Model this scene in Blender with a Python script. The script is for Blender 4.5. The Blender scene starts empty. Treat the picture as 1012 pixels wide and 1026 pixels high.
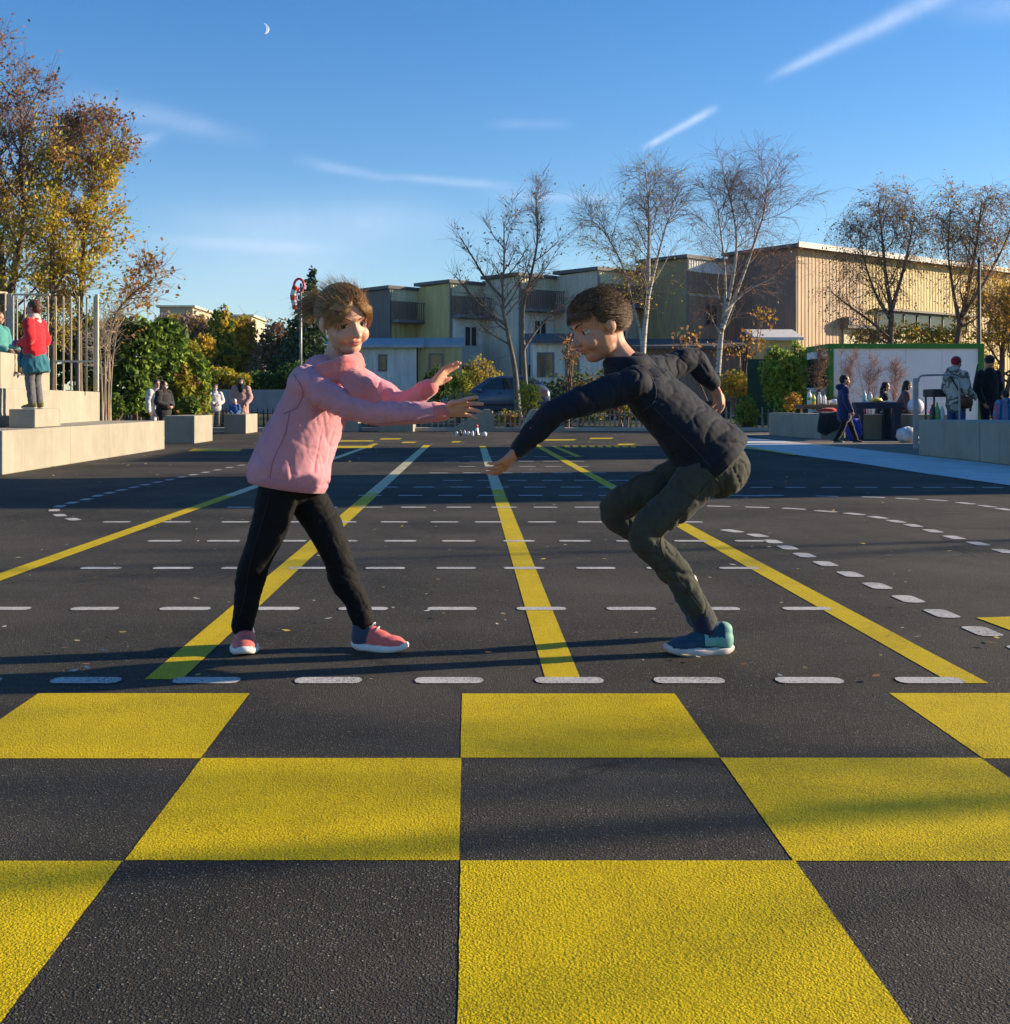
import bpy, math, random
import numpy as np
from mathutils import Vector, Matrix, noise as mnoise

SC = bpy.context.scene
COL = SC.collection
R = math.radians
F, CX, CY, H = 1170.0, 470.0, 403.0, 0.82      # focal length in px, principal point, eye height
def P(px, py, Y):
    return Vector(((px-CX)*Y/F, Y, H+(CY-py)*Y/F))
def G(px, py, z=0.0):
    Y = F*(H-z)/(py-CY)
    return Vector(((px-CX)*Y/F, Y, z))

# ------------------------------------------------------------------ materials
MATS = {}
class NT:
    """tiny node helper"""
    def __init__(s, tree): s.t = tree; s.n = tree.nodes; s.l = tree.links
    def add(s, typ, **kw):
        n = s.n.new(typ)
        for k, v in kw.items(): setattr(n, k, v)
        return n
    def link(s, a, b): s.l.new(a, b)
    def m(s, op, a, b=None, c=None, clamp=False):
        n = s.n.new('ShaderNodeMath'); n.operation = op; n.use_clamp = clamp
        for i, v in enumerate((a, b, c)):
            if v is None: continue
            if isinstance(v, (int, float)): n.inputs[i].default_value = v
            else: s.l.new(v, n.inputs[i])
        return n.outputs[0]
    def mix(s, f, a, b, blend='MIX'):
        n = s.n.new('ShaderNodeMix'); n.data_type = 'RGBA'; n.blend_type = blend
        for idx, v in ((0, f), (6, a), (7, b)):
            if isinstance(v, (int, float)): n.inputs[idx].default_value = v
            elif isinstance(v, (tuple, list)): n.inputs[idx].default_value = (*v[:3], 1)
            else: s.l.new(v, n.inputs[idx])
        return n.outputs[2]
    def ramp(s, fac, stops):
        n = s.n.new('ShaderNodeValToRGB'); e = n.color_ramp.elements
        while len(e) < len(stops): e.new(0.5)
        for el, (p, c) in zip(e, stops):
            el.position = p
            el.color = (*c, 1) if isinstance(c, (tuple, list)) else (c, c, c, 1)
        s.l.new(fac, n.inputs[0]); return n.outputs[0]
    def noise(s, vec, scale, detail=4, rough=.55, out=0):
        n = s.n.new('ShaderNodeTexNoise'); n.inputs['Scale'].default_value = scale
        n.inputs['Detail'].default_value = detail; n.inputs['Roughness'].default_value = rough
        if vec is not None: s.l.new(vec, n.inputs['Vector'])
        return n.outputs[out]
    def voro(s, vec, scale, feature='F1', out=0, rnd=1.0):
        n = s.n.new('ShaderNodeTexVoronoi'); n.feature = feature
        n.inputs['Scale'].default_value = scale; n.inputs['Randomness'].default_value = rnd
        s.l.new(vec, n.inputs['Vector']); return n.outputs[out]
    def mapping(s, vec, scale=(1,1,1), rot=(0,0,0)):
        n = s.n.new('ShaderNodeMapping'); n.inputs['Scale'].default_value = scale
        n.inputs['Rotation'].default_value = rot; s.l.new(vec, n.inputs['Vector']); return n.outputs[0]

def newmat(name):
    m = bpy.data.materials.new(name); m.use_nodes = True
    nt = NT(m.node_tree); b = nt.n['Principled BSDF']
    geo = nt.add('ShaderNodeTexCoord')
    MATS[name] = m
    return m, nt, b, geo.outputs['Object']

def mat(name, col, rough=.8, var=.25, scale=6, bump=0.0, bscale=60, spec=.3, metal=0, stretch=(1,1,1), col2=None, detail=5, sheen=0):
    if name in MATS: return MATS[name]
    m, nt, b, oc = newmat(name)
    v = nt.mapping(oc, stretch)
    n = nt.noise(v, scale, detail, .6)
    c1 = tuple(c*(1-var) for c in col); c2 = col2 or tuple(min(1, c*(1+var)) for c in col)
    nt.link(nt.ramp(n, [(.3, c1), (.7, c2)]), b.inputs['Base Color'])
    b.inputs['Roughness'].default_value = rough
    b.inputs['Specular IOR Level'].default_value = spec
    b.inputs['Metallic'].default_value = metal
    if sheen:
        b.inputs['Sheen Weight'].default_value = sheen
    if bump:
        bn = nt.add('ShaderNodeBump'); bn.inputs['Strength'].default_value = bump; bn.inputs['Distance'].default_value = .01
        nt.link(nt.noise(v, bscale, 4, .6), bn.inputs['Height']); nt.link(bn.outputs[0], b.inputs['Normal'])
    return m

def leafmat(name, col, trans=.45, var=.3):
    if name in MATS: return MATS[name]
    m, nt, b, oc = newmat(name)
    n = nt.noise(oc, 3.1, 3, .7)
    c = nt.ramp(n, [(.3, tuple(x*(1-var) for x in col)), (.7, tuple(x*(1+var) for x in col))])
    nt.link(c, b.inputs['Base Color']); b.inputs['Roughness'].default_value = .55
    b.inputs['Specular IOR Level'].default_value = .25
    tr = nt.add('ShaderNodeBsdfTranslucent'); nt.link(c, tr.inputs[0])
    mx = nt.add('ShaderNodeMixShader'); mx.inputs[0].default_value = trans
    nt.link(b.outputs[0], mx.inputs[1]); nt.link(tr.outputs[0], mx.inputs[2])
    nt.link(mx.outputs[0], nt.n['Material Output'].inputs[0])
    return m

# ------------------------------------------------------------------ objects
def tag(o, label=None, cat=None, group=None, kind=None):
    if label: o['label'] = label
    if cat: o['category'] = cat
    if group: o['group'] = group
    if kind: o['kind'] = kind
    return o
def empty(name, loc, label=None, cat=None, group=None, rz=0):
    o = bpy.data.objects.new(name, None); COL.objects.link(o)
    o.empty_display_size = .1
    o.location = loc; o.rotation_euler.z = rz
    return tag(o, label, cat, group)
def link_mesh(name, me, mats, parent=None, smooth=False):
    o = bpy.data.objects.new(name, me); COL.objects.link(o)
    for m in (mats if isinstance(mats, (list, tuple)) else [mats]): me.materials.append(m)
    if smooth: me.polygons.foreach_set('use_smooth', [True]*len(me.polygons))
    if parent:
        o.parent = parent
        # mesh is given in world space: cancel the parents' transform
        M = Matrix.Identity(4); q = parent
        chain = []
        while q: chain.append(q); q = q.parent
        for q in reversed(chain):
            M = M @ q.matrix_parent_inverse @ q.matrix_basis
        o.matrix_parent_inverse = M.inverted()
    return o

class MB:
    def __init__(s): s.v = []; s.f = []; s.mi = []
    def add(s, vs, fs, mi=0):
        k = len(s.v); s.v += [tuple(x) for x in vs]; s.f += [tuple(i+k for i in f) for f in fs]; s.mi += [mi]*len(fs); return s
    def box(s, lo, hi, mi=0, M=None):
        (a,b,c),(d,e,f) = lo, hi
        vs = [Vector(p) for p in ((a,b,c),(d,b,c),(d,e,c),(a,e,c),(a,b,f),(d,b,f),(d,e,f),(a,e,f))]
        if M is not None: vs = [M @ p for p in vs]
        return s.add(vs, [(0,3,2,1),(4,5,6,7),(0,1,5,4),(1,2,6,5),(2,3,7,6),(3,0,4,7)], mi)
    def bbox(s, lo, hi, bev=.02, mi=0, M=None):
        """box with bevelled edges"""
        import bmesh
        bm = bmesh.new(); bmesh.ops.create_cube(bm, size=1)
        c = [(l+h)/2 for l, h in zip(lo, hi)]; d = [h-l for l, h in zip(lo, hi)]
        for v in bm.verts: v.co = Vector((v.co.x*d[0]+c[0], v.co.y*d[1]+c[1], v.co.z*d[2]+c[2]))
        bmesh.ops.bevel(bm, geom=bm.edges[:], offset=bev, segments=2, affect='EDGES', profile=.6)
        bm.verts.index_update()
        vs = [M @ v.co if M is not None else v.co.copy() for v in bm.verts]
        s.add(vs, [tuple(v.index for v in f.verts) for f in bm.faces], mi); bm.free(); return s
    def prism(s, poly, z0, z1, mi=0):
        n = len(poly)
        vs = [(p[0],p[1],z0) for p in poly]+[(p[0],p[1],z1) for p in poly]
        fs = [tuple(range(n-1,-1,-1)), tuple(range(n,2*n))]+[(i,(i+1)%n,(i+1)%n+n,i+n) for i in range(n)]
        return s.add(vs, fs, mi)
    def hexa(s, b, t, mi=0):
        """bottom quad, top quad"""
        return s.add(list(b)+list(t), [(3,2,1,0),(4,5,6,7),(0,1,5,4),(1,2,6,5),(2,3,7,6),(3,0,4,7)], mi)
    def tube(s, pts, rad, n=8, mi=0, cap=True):
        v, f = tube_geo(pts, rad, n, cap=cap); return s.add(v, f, mi)
    def build(s, name, mats, parent=None, smooth=False):
        me = bpy.data.meshes.new(name); me.from_pydata(s.v, [], s.f); me.update()
        o = link_mesh(name, me, mats, parent, smooth)
        if any(s.mi): me.polygons.foreach_set('material_index', s.mi)
        return o

def frame_of(t, ref=None):
    t = t.normalized()
    if ref is None or abs(t.dot(ref.normalized())) > .98: ref = Vector((0,0,1)) if abs(t.z) < .9 else Vector((0,1,0))
    a = (ref - t*ref.dot(t)).normalized(); return a, t.cross(a)
def tube_geo(pts, rad, n=8, cap=True, side=None):
    """plain tube through pts; rad float or list of float/(a,b)"""
    pts = [Vector(p) for p in pts]; k = len(pts)
    if not isinstance(rad, (list, tuple)): rad = [rad]*k
    vs, fs = [], []
    a = None
    for i, p in enumerate(pts):
        t = (pts[min(i+1,k-1)]-pts[max(i-1,0)])
        if t.length < 1e-9: t = Vector((0,0,1))
        a, b = frame_of(t, side if side is not None else a)
        r = rad[i]; ra, rb = r if isinstance(r, (list, tuple)) else (r, r)
        for j in range(n):
            w = 2*math.pi*j/n
            vs.append(p + a*(ra*math.cos(w)) + b*(rb*math.sin(w)))
    for i in range(k-1):
        for j in range(n):
            q = (j+1) % n
            fs.append((i*n+j, i*n+q, (i+1)*n+q, (i+1)*n+j))
    if cap:
        fs.append(tuple(range(n-1,-1,-1))); fs.append(tuple(range((k-1)*n, k*n)))
    return vs, fs

def np_mesh(name, V, Fq, mi=None):
    V = np.asarray(V, dtype=np.float32); Fq = np.asarray(Fq, dtype=np.int32)
    me = bpy.data.meshes.new(name)
    me.vertices.add(len(V)); me.vertices.foreach_set('co', V.ravel())
    k = Fq.shape[1]
    me.loops.add(Fq.size); me.loops.foreach_set('vertex_index', Fq.ravel())
    me.polygons.add(len(Fq)); me.polygons.foreach_set('loop_start', np.arange(0, Fq.size, k, dtype=np.int32))
    me.polygons.foreach_set('loop_total', np.full(len(Fq), k, dtype=np.int32))
    if mi is not None: me.polygons.foreach_set('material_index', np.asarray(mi, dtype=np.int32))
    me.update(calc_edges=True); me.validate()
    return me

def leaf_quads(rng, C, size, jitter=.4, droop=0.0):
    """one bent diamond leaf per centre"""
    C = np.asarray(C); n = len(C)
    d = rng.normal(size=(n,3)); d[:,2] -= droop; d /= np.linalg.norm(d, axis=1, keepdims=True)
    e = rng.normal(size=(n,3)); e -= d*np.sum(e*d, axis=1, keepdims=True); e /= np.linalg.norm(e, axis=1, keepdims=True)
    u = np.cross(d, e)
    s = size*(1+jitter*rng.uniform(-1,1,size=(n,1)))
    V = np.stack([C-d*s*.5, C+e*s*.32+u*s*.1, C+d*s*.5, C-e*s*.32+u*s*.1], axis=1).reshape(-1,3)
    Fq = np.arange(4*n).reshape(n,4)
    return V, Fq
# ------------------------------------------------------------------ camera, light, sky
cam_d = bpy.data.cameras.new('camera'); cam = bpy.data.objects.new('camera', cam_d); COL.objects.link(cam)
cam.location = (0,0,H); cam.rotation_euler = (R(90),0,0)
cam_d.sensor_fit = 'HORIZONTAL'; cam_d.sensor_width = 36; cam_d.lens = F/1012*36
cam_d.shift_x = (506-CX)/1012; cam_d.shift_y = (CY-513)/1012
cam_d.clip_start = .05; cam_d.clip_end = 20000
SC.camera = cam

SUN_EL = R(18.0)
sun_az = Vector((1,.2,0)).normalized()
sdir = Vector((sun_az.x*math.cos(SUN_EL), sun_az.y*math.cos(SUN_EL), math.sin(SUN_EL)))
ld = bpy.data.lights.new('sun', 'SUN'); ld.energy = 5.0; ld.angle = R(.5); ld.color = (1,.80,.55)
lo = bpy.data.objects.new('sun', ld); COL.objects.link(lo)
lo.rotation_euler = (-sdir).to_track_quat('-Z','Y').to_euler(); lo.location = sdir*60

W = bpy.data.worlds.new('World'); SC.world = W; W.use_nodes = True
wt = NT(W.node_tree); bg = wt.n['Background']
sky = wt.add('ShaderNodeTexSky'); sky.sky_type = 'NISHITA'; sky.sun_disc = False
sky.sun_elevation = SUN_EL; sky.sun_rotation = math.atan2(sdir.x, sdir.y)
sky.air_density = 1.0; sky.dust_density = .2; sky.ozone_density = 2.2; sky.altitude = 400
tc = wt.add('ShaderNodeTexCoord'); sep = wt.add('ShaderNodeSeparateXYZ'); wt.link(tc.outputs['Generated'], sep.inputs[0])
yy = wt.m('MAXIMUM', sep.outputs[1], .02)
fa = wt.m('DIVIDE', sep.outputs[0], yy); fb = wt.m('DIVIDE', sep.outputs[2], yy)
front = wt.m('GREATER_THAN', sep.outputs[1], .15)
comb = wt.add('ShaderNodeCombineXYZ'); wt.link(fa, comb.inputs[0]); wt.link(fb, comb.inputs[1])
uv = comb.outputs[0]
warp = wt.m('SUBTRACT', wt.noise(uv, 5, 3, .5), .5)
def streak(x0,y0,x1,y1,w0,w1,amp,fade=.12,nscale=30,nlow=.2, wob=.01):
    a0,b0,a1,b1 = (x0-CX)/F,(CY-y0)/F,(x1-CX)/F,(CY-y1)/F
    L = math.hypot(a1-a0,b1-b0); dx,dy = (a1-a0)/L,(b1-b0)/L
    ra = wt.m('SUBTRACT', fa, a0); rb = wt.m('SUBTRACT', fb, b0)
    t = wt.m('DIVIDE', wt.m('ADD', wt.m('MULTIPLY', ra, dx), wt.m('MULTIPLY', rb, dy)), L)
    d = wt.m('ADD', wt.m('SUBTRACT', wt.m('MULTIPLY', rb, dx), wt.m('MULTIPLY', ra, dy)), wt.m('MULTIPLY', warp, wob))
    w = wt.m('ADD', w0/F, wt.m('MULTIPLY', t, (w1-w0)/F))
    q = wt.m('DIVIDE', d, w); g = wt.m('POWER', 2.718, wt.m('MULTIPLY', wt.m('MULTIPLY', q, q), -1.0))
    up = wt.m('DIVIDE', t, fade, clamp=True); dn = wt.m('DIVIDE', wt.m('SUBTRACT', 1, t), fade, clamp=True)
    nz = wt.m('ADD', wt.m('MULTIPLY', wt.noise(uv, nscale, 5, .65), 1.0), nlow)
    return wt.m('MULTIPLY', wt.m('MULTIPLY', g, wt.m('MULTIPLY', up, dn)), wt.m('MULTIPLY', nz, amp))
masks = [streak(762,84,1100,-85,4,15,.42,.12,40,.2,.008), streak(640,151,722,106,3,4,.5,.2,60,.3,.003),
         streak(290,158,400,182,6,4,.2,.3,40,.2,.008), streak(370,176,535,188,3.5,5,.24,.3,40,.25,.006),
         streak(40,92,270,146,14,7,.30,.3,18,-.02,.03), streak(135,238,360,250,7,6,.28,.3,30,.1,.012),
         streak(480,124,580,124,5,5,.12,.3), streak(930,12,1100,0,12,16,.2,.4),
         streak(100,268,470,236,60,36,.42,.4,7,-.12,.05), streak(140,212,520,230,14,20,.40,.4,9,-.14,.05),
         streak(100,150,170,135,9,5,.25,.3), streak(480,195,640,200,5,5,.25,.3,25,.1,.01)]
tot = masks[0]
for k in masks[1:]: tot = wt.m('ADD', tot, k)
tot = wt.m('MULTIPLY', wt.m('MINIMUM', tot, .85), front)
cl = wt.mix(tot, sky.outputs[0], (6.2,6.6,7.4))
hsv = wt.add('ShaderNodeHueSaturation'); hsv.inputs['Saturation'].default_value = 1.42; hsv.inputs['Hue'].default_value = .509
wt.link(cl, hsv.inputs['Color']); wt.link(hsv.outputs[0], bg.inputs[0]); bg.inputs[1].default_value = .084
SC.view_settings.view_transform = 'Standard'; SC.view_settings.look = 'None'
SC.view_settings.exposure = 1.15; SC.view_settings.gamma = 1

# crescent moon, far away: only its sunlit part is shaped, brightness put in as emission
bmn = MB(); ctr = P(264.2,28.5,3000); rr = 5.2*3000/F
arc = []
for i in range(17):
    th = R(-78+156*i/16+8); arc.append((math.cos(th)*rr, math.sin(th)*rr))
inn = []
for i in range(17):
    th = R(-78+156*i/16+8); c, s_ = math.cos(th), math.sin(th)
    inn.append((c*rr*.50, s_*rr*.985))
for i in range(16):
    q = [arc[i], arc[i+1], inn[i+1], inn[i]]
    lo_ = [ctr+Vector((x, 0, z)) for x, z in q]; hi_ = [ctr+Vector((x, 6, z)) for x, z in q]
    bmn.hexa(lo_, hi_)
mm, nt, b, oc = newmat('moon_glow')
b.inputs['Base Color'].default_value = (.5,.5,.5,1); b.inputs['Emission Color'].default_value = (.62,.70,.92,1); b.inputs['Emission Strength'].default_value = .30
tag(bmn.build('moon', mm), 'thin pale crescent moon high in the blue sky', 'moon')
# ------------------------------------------------------------------ ground materials
def asphalt_height(nt, oc):
    """aggregate height field shared by bare and painted asphalt"""
    wv = nt.add('ShaderNodeVectorMath'); wv.operation = 'ADD'
    nz = nt.noise(oc, 60, 2, .5, 1)
    sc = nt.add('ShaderNodeVectorMath'); sc.operation = 'SCALE'; sc.inputs['Scale'].default_value = .004
    nt.link(nz, sc.inputs[0]); nt.link(oc, wv.inputs[0]); nt.link(sc.outputs[0], wv.inputs[1])
    v = wv.outputs[0]
    vo = nt.add('ShaderNodeTexVoronoi'); vo.inputs['Scale'].default_value = 310; nt.link(v, vo.inputs['Vector'])
    v2 = nt.add('ShaderNodeTexVoronoi'); v2.inputs['Scale'].default_value = 175; nt.link(v, v2.inputs['Vector'])
    sepc = nt.add('ShaderNodeSeparateColor'); nt.link(v2.outputs['Color'], sepc.inputs[0])
    sepd = nt.add('ShaderNodeSeparateColor'); nt.link(vo.outputs['Color'], sepd.inputs[0])
    h = nt.m('SUBTRACT', 1, nt.m('MULTIPLY', vo.outputs['Distance'], 1.1))
    h2 = nt.m('MULTIPLY', nt.m('SUBTRACT', 1, v2.outputs['Distance']), nt.m('ADD', .4, nt.m('MULTIPLY', sepc.outputs[0], 1.0)))
    hh = nt.m('ADD', nt.m('MULTIPLY', h, .45), nt.m('ADD', nt.m('MULTIPLY', h2, .65), nt.m('MULTIPLY', nt.noise(oc, 260, 3, .7), .35)))
    return hh, sepd.outputs[0], sepc.outputs[1], vo.outputs['Distance']

def make_asphalt():
    m, nt, b, oc = newmat('asphalt')
    hh, rc, rc2, dist = asphalt_height(nt, oc)
    big = nt.noise(oc, .55, 5, .6); mid = nt.noise(oc, 4.2, 4, .6)
    # stones of differing tone, darker binder in between, dusty patches
    stone = nt.ramp(rc, [(0, (.034,.034,.028)), (.5, (.080,.077,.062)), (.9, (.165,.155,.125)), (1, (.46,.44,.37))])
    binder = nt.mix(nt.ramp(hh, [(.78, 0), (1.0, 1)]), (.010,.0105,.009), stone)
    dust = nt.mix(nt.m('MULTIPLY', nt.ramp(big, [(.34, 0), (.70, 1)]), .46), binder, (.150,.133,.102))
    dust = nt.mix(nt.m('MULTIPLY', nt.ramp(mid, [(.45, 0), (.8, 1)]), .25), dust, (.050,.044,.038))
    speck = nt.m('MULTIPLY', nt.ramp(nt.voro(oc, 19), [(.035,1),(.06,0)]), nt.ramp(nt.noise(oc, 2.7, 2, .5), [(.50,0),(.62,.75)]))
    dust = nt.mix(speck, dust, (.42,.39,.34))
    # a few hairline cracks
    cv = nt.mapping(oc, (.28,.28,.28)); cr = nt.voro(cv, 1.0, 'DISTANCE_TO_EDGE')
    cr2 = nt.m('ADD', cr, nt.m('MULTIPLY', nt.m('SUBTRACT', nt.noise(oc, 6, 4, .6), .5), .05))
    crack = nt.m('MULTIPLY', nt.ramp(nt.m('ABSOLUTE', cr2), [(0, 1), (.0045, 0)]), nt.ramp(nt.noise(oc, .5, 2, .5), [(.48, 0), (.6, .8)]))
    col = nt.mix(crack, dust, (.012,.012,.012))
    nt.link(col, b.inputs['Base Color'])
    nt.link(nt.ramp(mid, [(.3, .74), (.7, .9)]), b.inputs['Roughness']); b.inputs['Specular IOR Level'].default_value = .22
    bn = nt.add('ShaderNodeBump'); bn.inputs['Strength'].default_value = 1.0; bn.inputs['Distance'].default_value = .004
    nt.link(hh, bn.inputs['Height']); nt.link(bn.outputs[0], b.inputs['Normal'])
    return m
ASPH = make_asphalt()

def make_paint(name, col, pit, wear=.55, gloss=.42, strength=.5):
    m, nt, b, oc = newmat(name)
    hh, rc, rc2, dist = asphalt_height(nt, oc)
    mid = nt.noise(oc, 3.3, 5, .62); big = nt.noise(oc, .8, 4, .6)
    c = nt.mix(nt.ramp(mid, [(.3, 0), (.75, 1)]), tuple(x*.86 for x in col), col)
    c = nt.mix(nt.m('MULTIPLY', nt.ramp(big, [(.40, 0), (.72, 1)]), .45), c, tuple(x*.70 for x in col))
    pits = nt.m('MULTIPLY', nt.ramp(hh, [(.56, 1), (.68, 0)]), nt.m('ADD', .35, nt.m('MULTIPLY', nt.ramp(nt.noise(oc, 5, 4, .7), [(.42, 0), (.7, 1)]), wear)))
    c = nt.mix(pits, c, pit)
    scuff = nt.m('MULTIPLY', nt.ramp(nt.noise(nt.mapping(oc, (2.2,.7,1)), 2.3, 6, .72), [(.50, 0), (.72, 1)]), .45)
    c = nt.mix(scuff, c, tuple(x*.45 for x in col))
    nt.link(c, b.inputs['Base Color']); b.inputs['Roughness'].default_value = gloss
    b.inputs['Specular IOR Level'].default_value = .16
    bn = nt.add('ShaderNodeBump'); bn.inputs['Strength'].default_value = strength; bn.inputs['Distance'].default_value = .004
    nt.link(hh, bn.inputs['Height']); nt.link(bn.outputs[0], b.inputs['Normal'])
    return m
YEL = make_paint('yellow_road_paint', (.68,.50,.0), (.20,.145,.0), .30, .62)
PALE = make_paint('pale_lane_paint', (.64,.59,.33), (.12,.11,.06))
WHT = make_paint('white_road_paint', (.60,.60,.575), (.16,.15,.14), .9, .65, .4)

def make_concrete(name, base, streaks=.35, seam=0):
    m, nt, b, oc = newmat(name)
    n1 = nt.noise(oc, 1.3, 6, .65); n2 = nt.noise(nt.mapping(oc, (3,3,.5)), 1.6, 5, .6); n3 = nt.noise(oc, 45, 3, .6)
    c = nt.mix(nt.ramp(n1, [(.3, 0), (.7, 1)]), tuple(x*.80 for x in base), tuple(x*1.08 for x in base))
    c = nt.mix(nt.m('MULTIPLY', nt.ramp(n2, [(.52, 0), (.75, 1)]), streaks), c, tuple(x*.55 for x in base))
    c = nt.mix(nt.m('MULTIPLY', nt.ramp(nt.voro(oc, 55), [(.06, 1), (.16, 0)]), nt.ramp(n3, [(.55, 0), (.6, .6)])), c, tuple(x*.4 for x in base))
    sp = nt.add('ShaderNodeSeparateXYZ'); nt.link(oc, sp.inputs[0])
    fr = nt.m('ABSOLUTE', nt.m('SUBTRACT', nt.m('FRACT', nt.m('DIVIDE', nt.m('ADD', sp.outputs[1], .35), 2.43)), .5))
    c = nt.mix(nt.m('MULTIPLY', nt.m('LESS_THAN', fr, .0028), .55), c, tuple(x*.3 for x in base))
    st2 = nt.m('MULTIPLY', nt.ramp(nt.noise(nt.mapping(oc,(2.2,2.2,.9)), 1.1, 6, .7), [(.50,0),(.70,1)]), .45)
    c = nt.mix(st2, c, (base[0]*.62, base[1]*.58, base[2]*.52))
    nt.link(c, b.inputs['Base Color']); b.inputs['Roughness'].default_value = .85
    bn = nt.add('ShaderNodeBump'); bn.inputs['Strength'].default_value = .25; bn.inputs['Distance'].default_value = .006
    nt.link(n3, bn.inputs['Height']); nt.link(bn.outputs[0], b.inputs['Normal'])
    return m
CONC = make_concrete('pale_concrete', (.33,.308,.245))
CONC2 = make_concrete('path_concrete', (.58,.57,.55), .22)
SOIL = mat('soil', (.075,.058,.040), .95, .5, 3, .6, 30)
EARTH = mat('gravel_soil', (.20,.165,.125), .95, .35, 9, .5, 90)

# ------------------------------------------------------------------ ground sheet (gentle bank behind the court) and asphalt
def terrain_z(x, y):
    t = min(1, max(0, (y-35.0)/4.0)); z = .28*t*t*(3-2*t)
    u = min(1, max(0, (y-38)/10.0)); w = min(1, max(0, (-x-4)/6.0))
    z += .55*u*u*(3-2*u)*w
    return z
xs = [-2400,-800,-250,-90,-50,-35,-28]+[-24+2*i for i in range(26)]+[28,34,42,60,100,250,800,2400]
ys = [-400,-60,-20,-6,0,6,12,18,24,28,32,34,35,36,37,38,39,40,42,44,46,48,52,58,66,80,110,160,300,700,1600,4400]
g = MB()
for y in ys:
    for x in xs: g.v.append((x, y, terrain_z(x,y)-.03))
n = len(xs)
for j in range(len(ys)-1):
    for i in range(n-1): g.f.append((j*n+i, j*n+i+1, (j+1)*n+i+1, (j+1)*n+i)); g.mi.append(0)
tag(g.build('ground', mat('ground_soil', (.085,.075,.040), .95, .5, 1.5, .4, 20, col2=(.10,.10,.045)), smooth=True), kind='structure')
def sheet(name, poly, z, m, kind='structure'):
    b_ = MB(); b_.add([(x,y,z) for x,y in poly], [tuple(range(len(poly)))]); o = b_.build(name, m); o['kind'] = kind; return o
sheet('asphalt_court', [(-26,-8),(16,-8),(16,33.4),(-26,33.4)], 0.0, ASPH)
# gravel apron under the benches on the right, concrete drain path beside the court
sheet('gravel_apron', [(6.35,17.9),(14.5,17.9),(14.5,33.3),(7.0,33.3)], .004, EARTH)
Lp = [G(1040,494),G(1012,487),G(930,475.5),G(850,463),(4.85,20.6),(5.4,24.4),(5.9,28.5)]
Lp = [(p[0],p[1]) for p in Lp]
Rp = [(6.35,28.9),(6.65,23.5),(6.85,18.6),(6.95,15.3),(6.95,9.8)]
sheet('concrete_path', Lp+Rp, .008, CONC2)
kb = MB(); kb.bbox((-24,33.1,-.05),(14,33.5,.10),.02)
tag(kb.build('kerb', make_concrete('kerb_concrete', (.42,.39,.33)), smooth=False), kind='structure')
sheet('street', [(-60,41.0),(30,41.0),(30,47.5),(-60,47.5)], .30, mat('street_asphalt', (.075,.072,.07), .9, .3, 2, .3, 60))

# ------------------------------------------------------------------ painted markings
def quad_px(mb, pts, z, mi=0): mb.add([Vector((*G(*p)[:2], z)) for p in pts], [tuple(range(len(pts)))], mi)
ch = MB(); x0, y0, s = -.017, 3.286, .5985
rj = random.Random(4)
for r_ in range(4):
    for c in range(-7, 7):
        if (c + r_) % 2: continue
        e = [rj.uniform(-.004,.004) for _ in range(4)]
        X0, X1 = x0+c*s+e[0], x0+(c+1)*s+e[1]; Y1, Y0 = y0-r_*s+e[2], y0-(r_+1)*s+e[3]
        cs = [(X0,Y0),(X1,Y0),(X1,Y1),(X0,Y1)]; pts = []
        for k in range(4):
            (ax,ay),(bx,by) = cs[k], cs[(k+1)%4]
            for q in range(60):
                t = q/60; j = .0011*mnoise.noise(Vector((ax+(bx-ax)*t,ay+(by-ay)*t,1.5))*38)+.0008*mnoise.noise(Vector((ax+(bx-ax)*t,ay+(by-ay)*t,4.5))*130); ex = (0,1) if k % 2 == 0 else (1,0)
                pts.append((ax+(bx-ax)*t+ex[0]*j, ay+(by-ay)*t+ex[1]*j, .0012))
        ch.add(pts, [tuple(range(len(pts)))])
tag(ch.build('checkerboard_marking', YEL), kind='structure')

def lane(pn, pf, wn, wf, ysplit, ytip):
    """line given by near and far pixel centres; yellow, then pale, then a yellow tip"""
    a, b_ = G(*pn), G(*pf); d = (b_-a)
    def at(Y): return a + d*((Y-a.y)/d.y)
    def w(Y): return wn + (wf-wn)*(Y-a.y)/d.y
    def seg(mb, Ya, Yb):
        p, q = at(Ya), at(Yb)
        mb.add([(p.x-w(Ya)/2,Ya,.0018),(p.x+w(Ya)/2,Ya,.0018),(q.x+w(Yb)/2,Yb,.0018),(q.x-w(Yb)/2,Yb,.0018)], [(0,1,2,3)])
    Yl = F*H/(ysplit-CY) if ysplit else b_.y
    seg(yl, a.y, Yl)
    if ysplit:
        Yt = F*H/(ytip-CY); seg(pl, Yl, Yt); seg(yl, Yt, b_.y)
yl, pl = MB(), MB()
lane((-140,628),(377,444.5),.100,.11,497,447.5)
lane((163.5,681),(428,446),.110,.13,494,449)
lane((563.5,679),(483.5,447),.104,.12,490.5,449.5)
lane((972,685),(536.5,445.5),.108,.12,None,None)
quad_px(yl, [(553,447.5),(557,447),(583,457.5),(577,458)], .0028)
quad_px(yl, [(978,619.5),(1060,617),(1060,640),(1012,632)], .0028)
quad_px(yl, [(188,452.2),(240,452.2),(243,449.8),(194,449.8)], .0028)
quad_px(yl, [(290,449),(372,449),(374,446.8),(296,446.8)], .0028)
for (a_, b_, y_) in ((340,372,441.5),(380,400,439.5),(402,415,443),(452,460,442.5),(545,575,440.5),(590,612,439),(300,330,438.5),(618,634,445)):
    quad_px(yl, [(a_,y_+1.1),(b_,y_+.9),(b_+3,y_-.3),(a_+2,y_-.3)], .0028)
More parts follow.
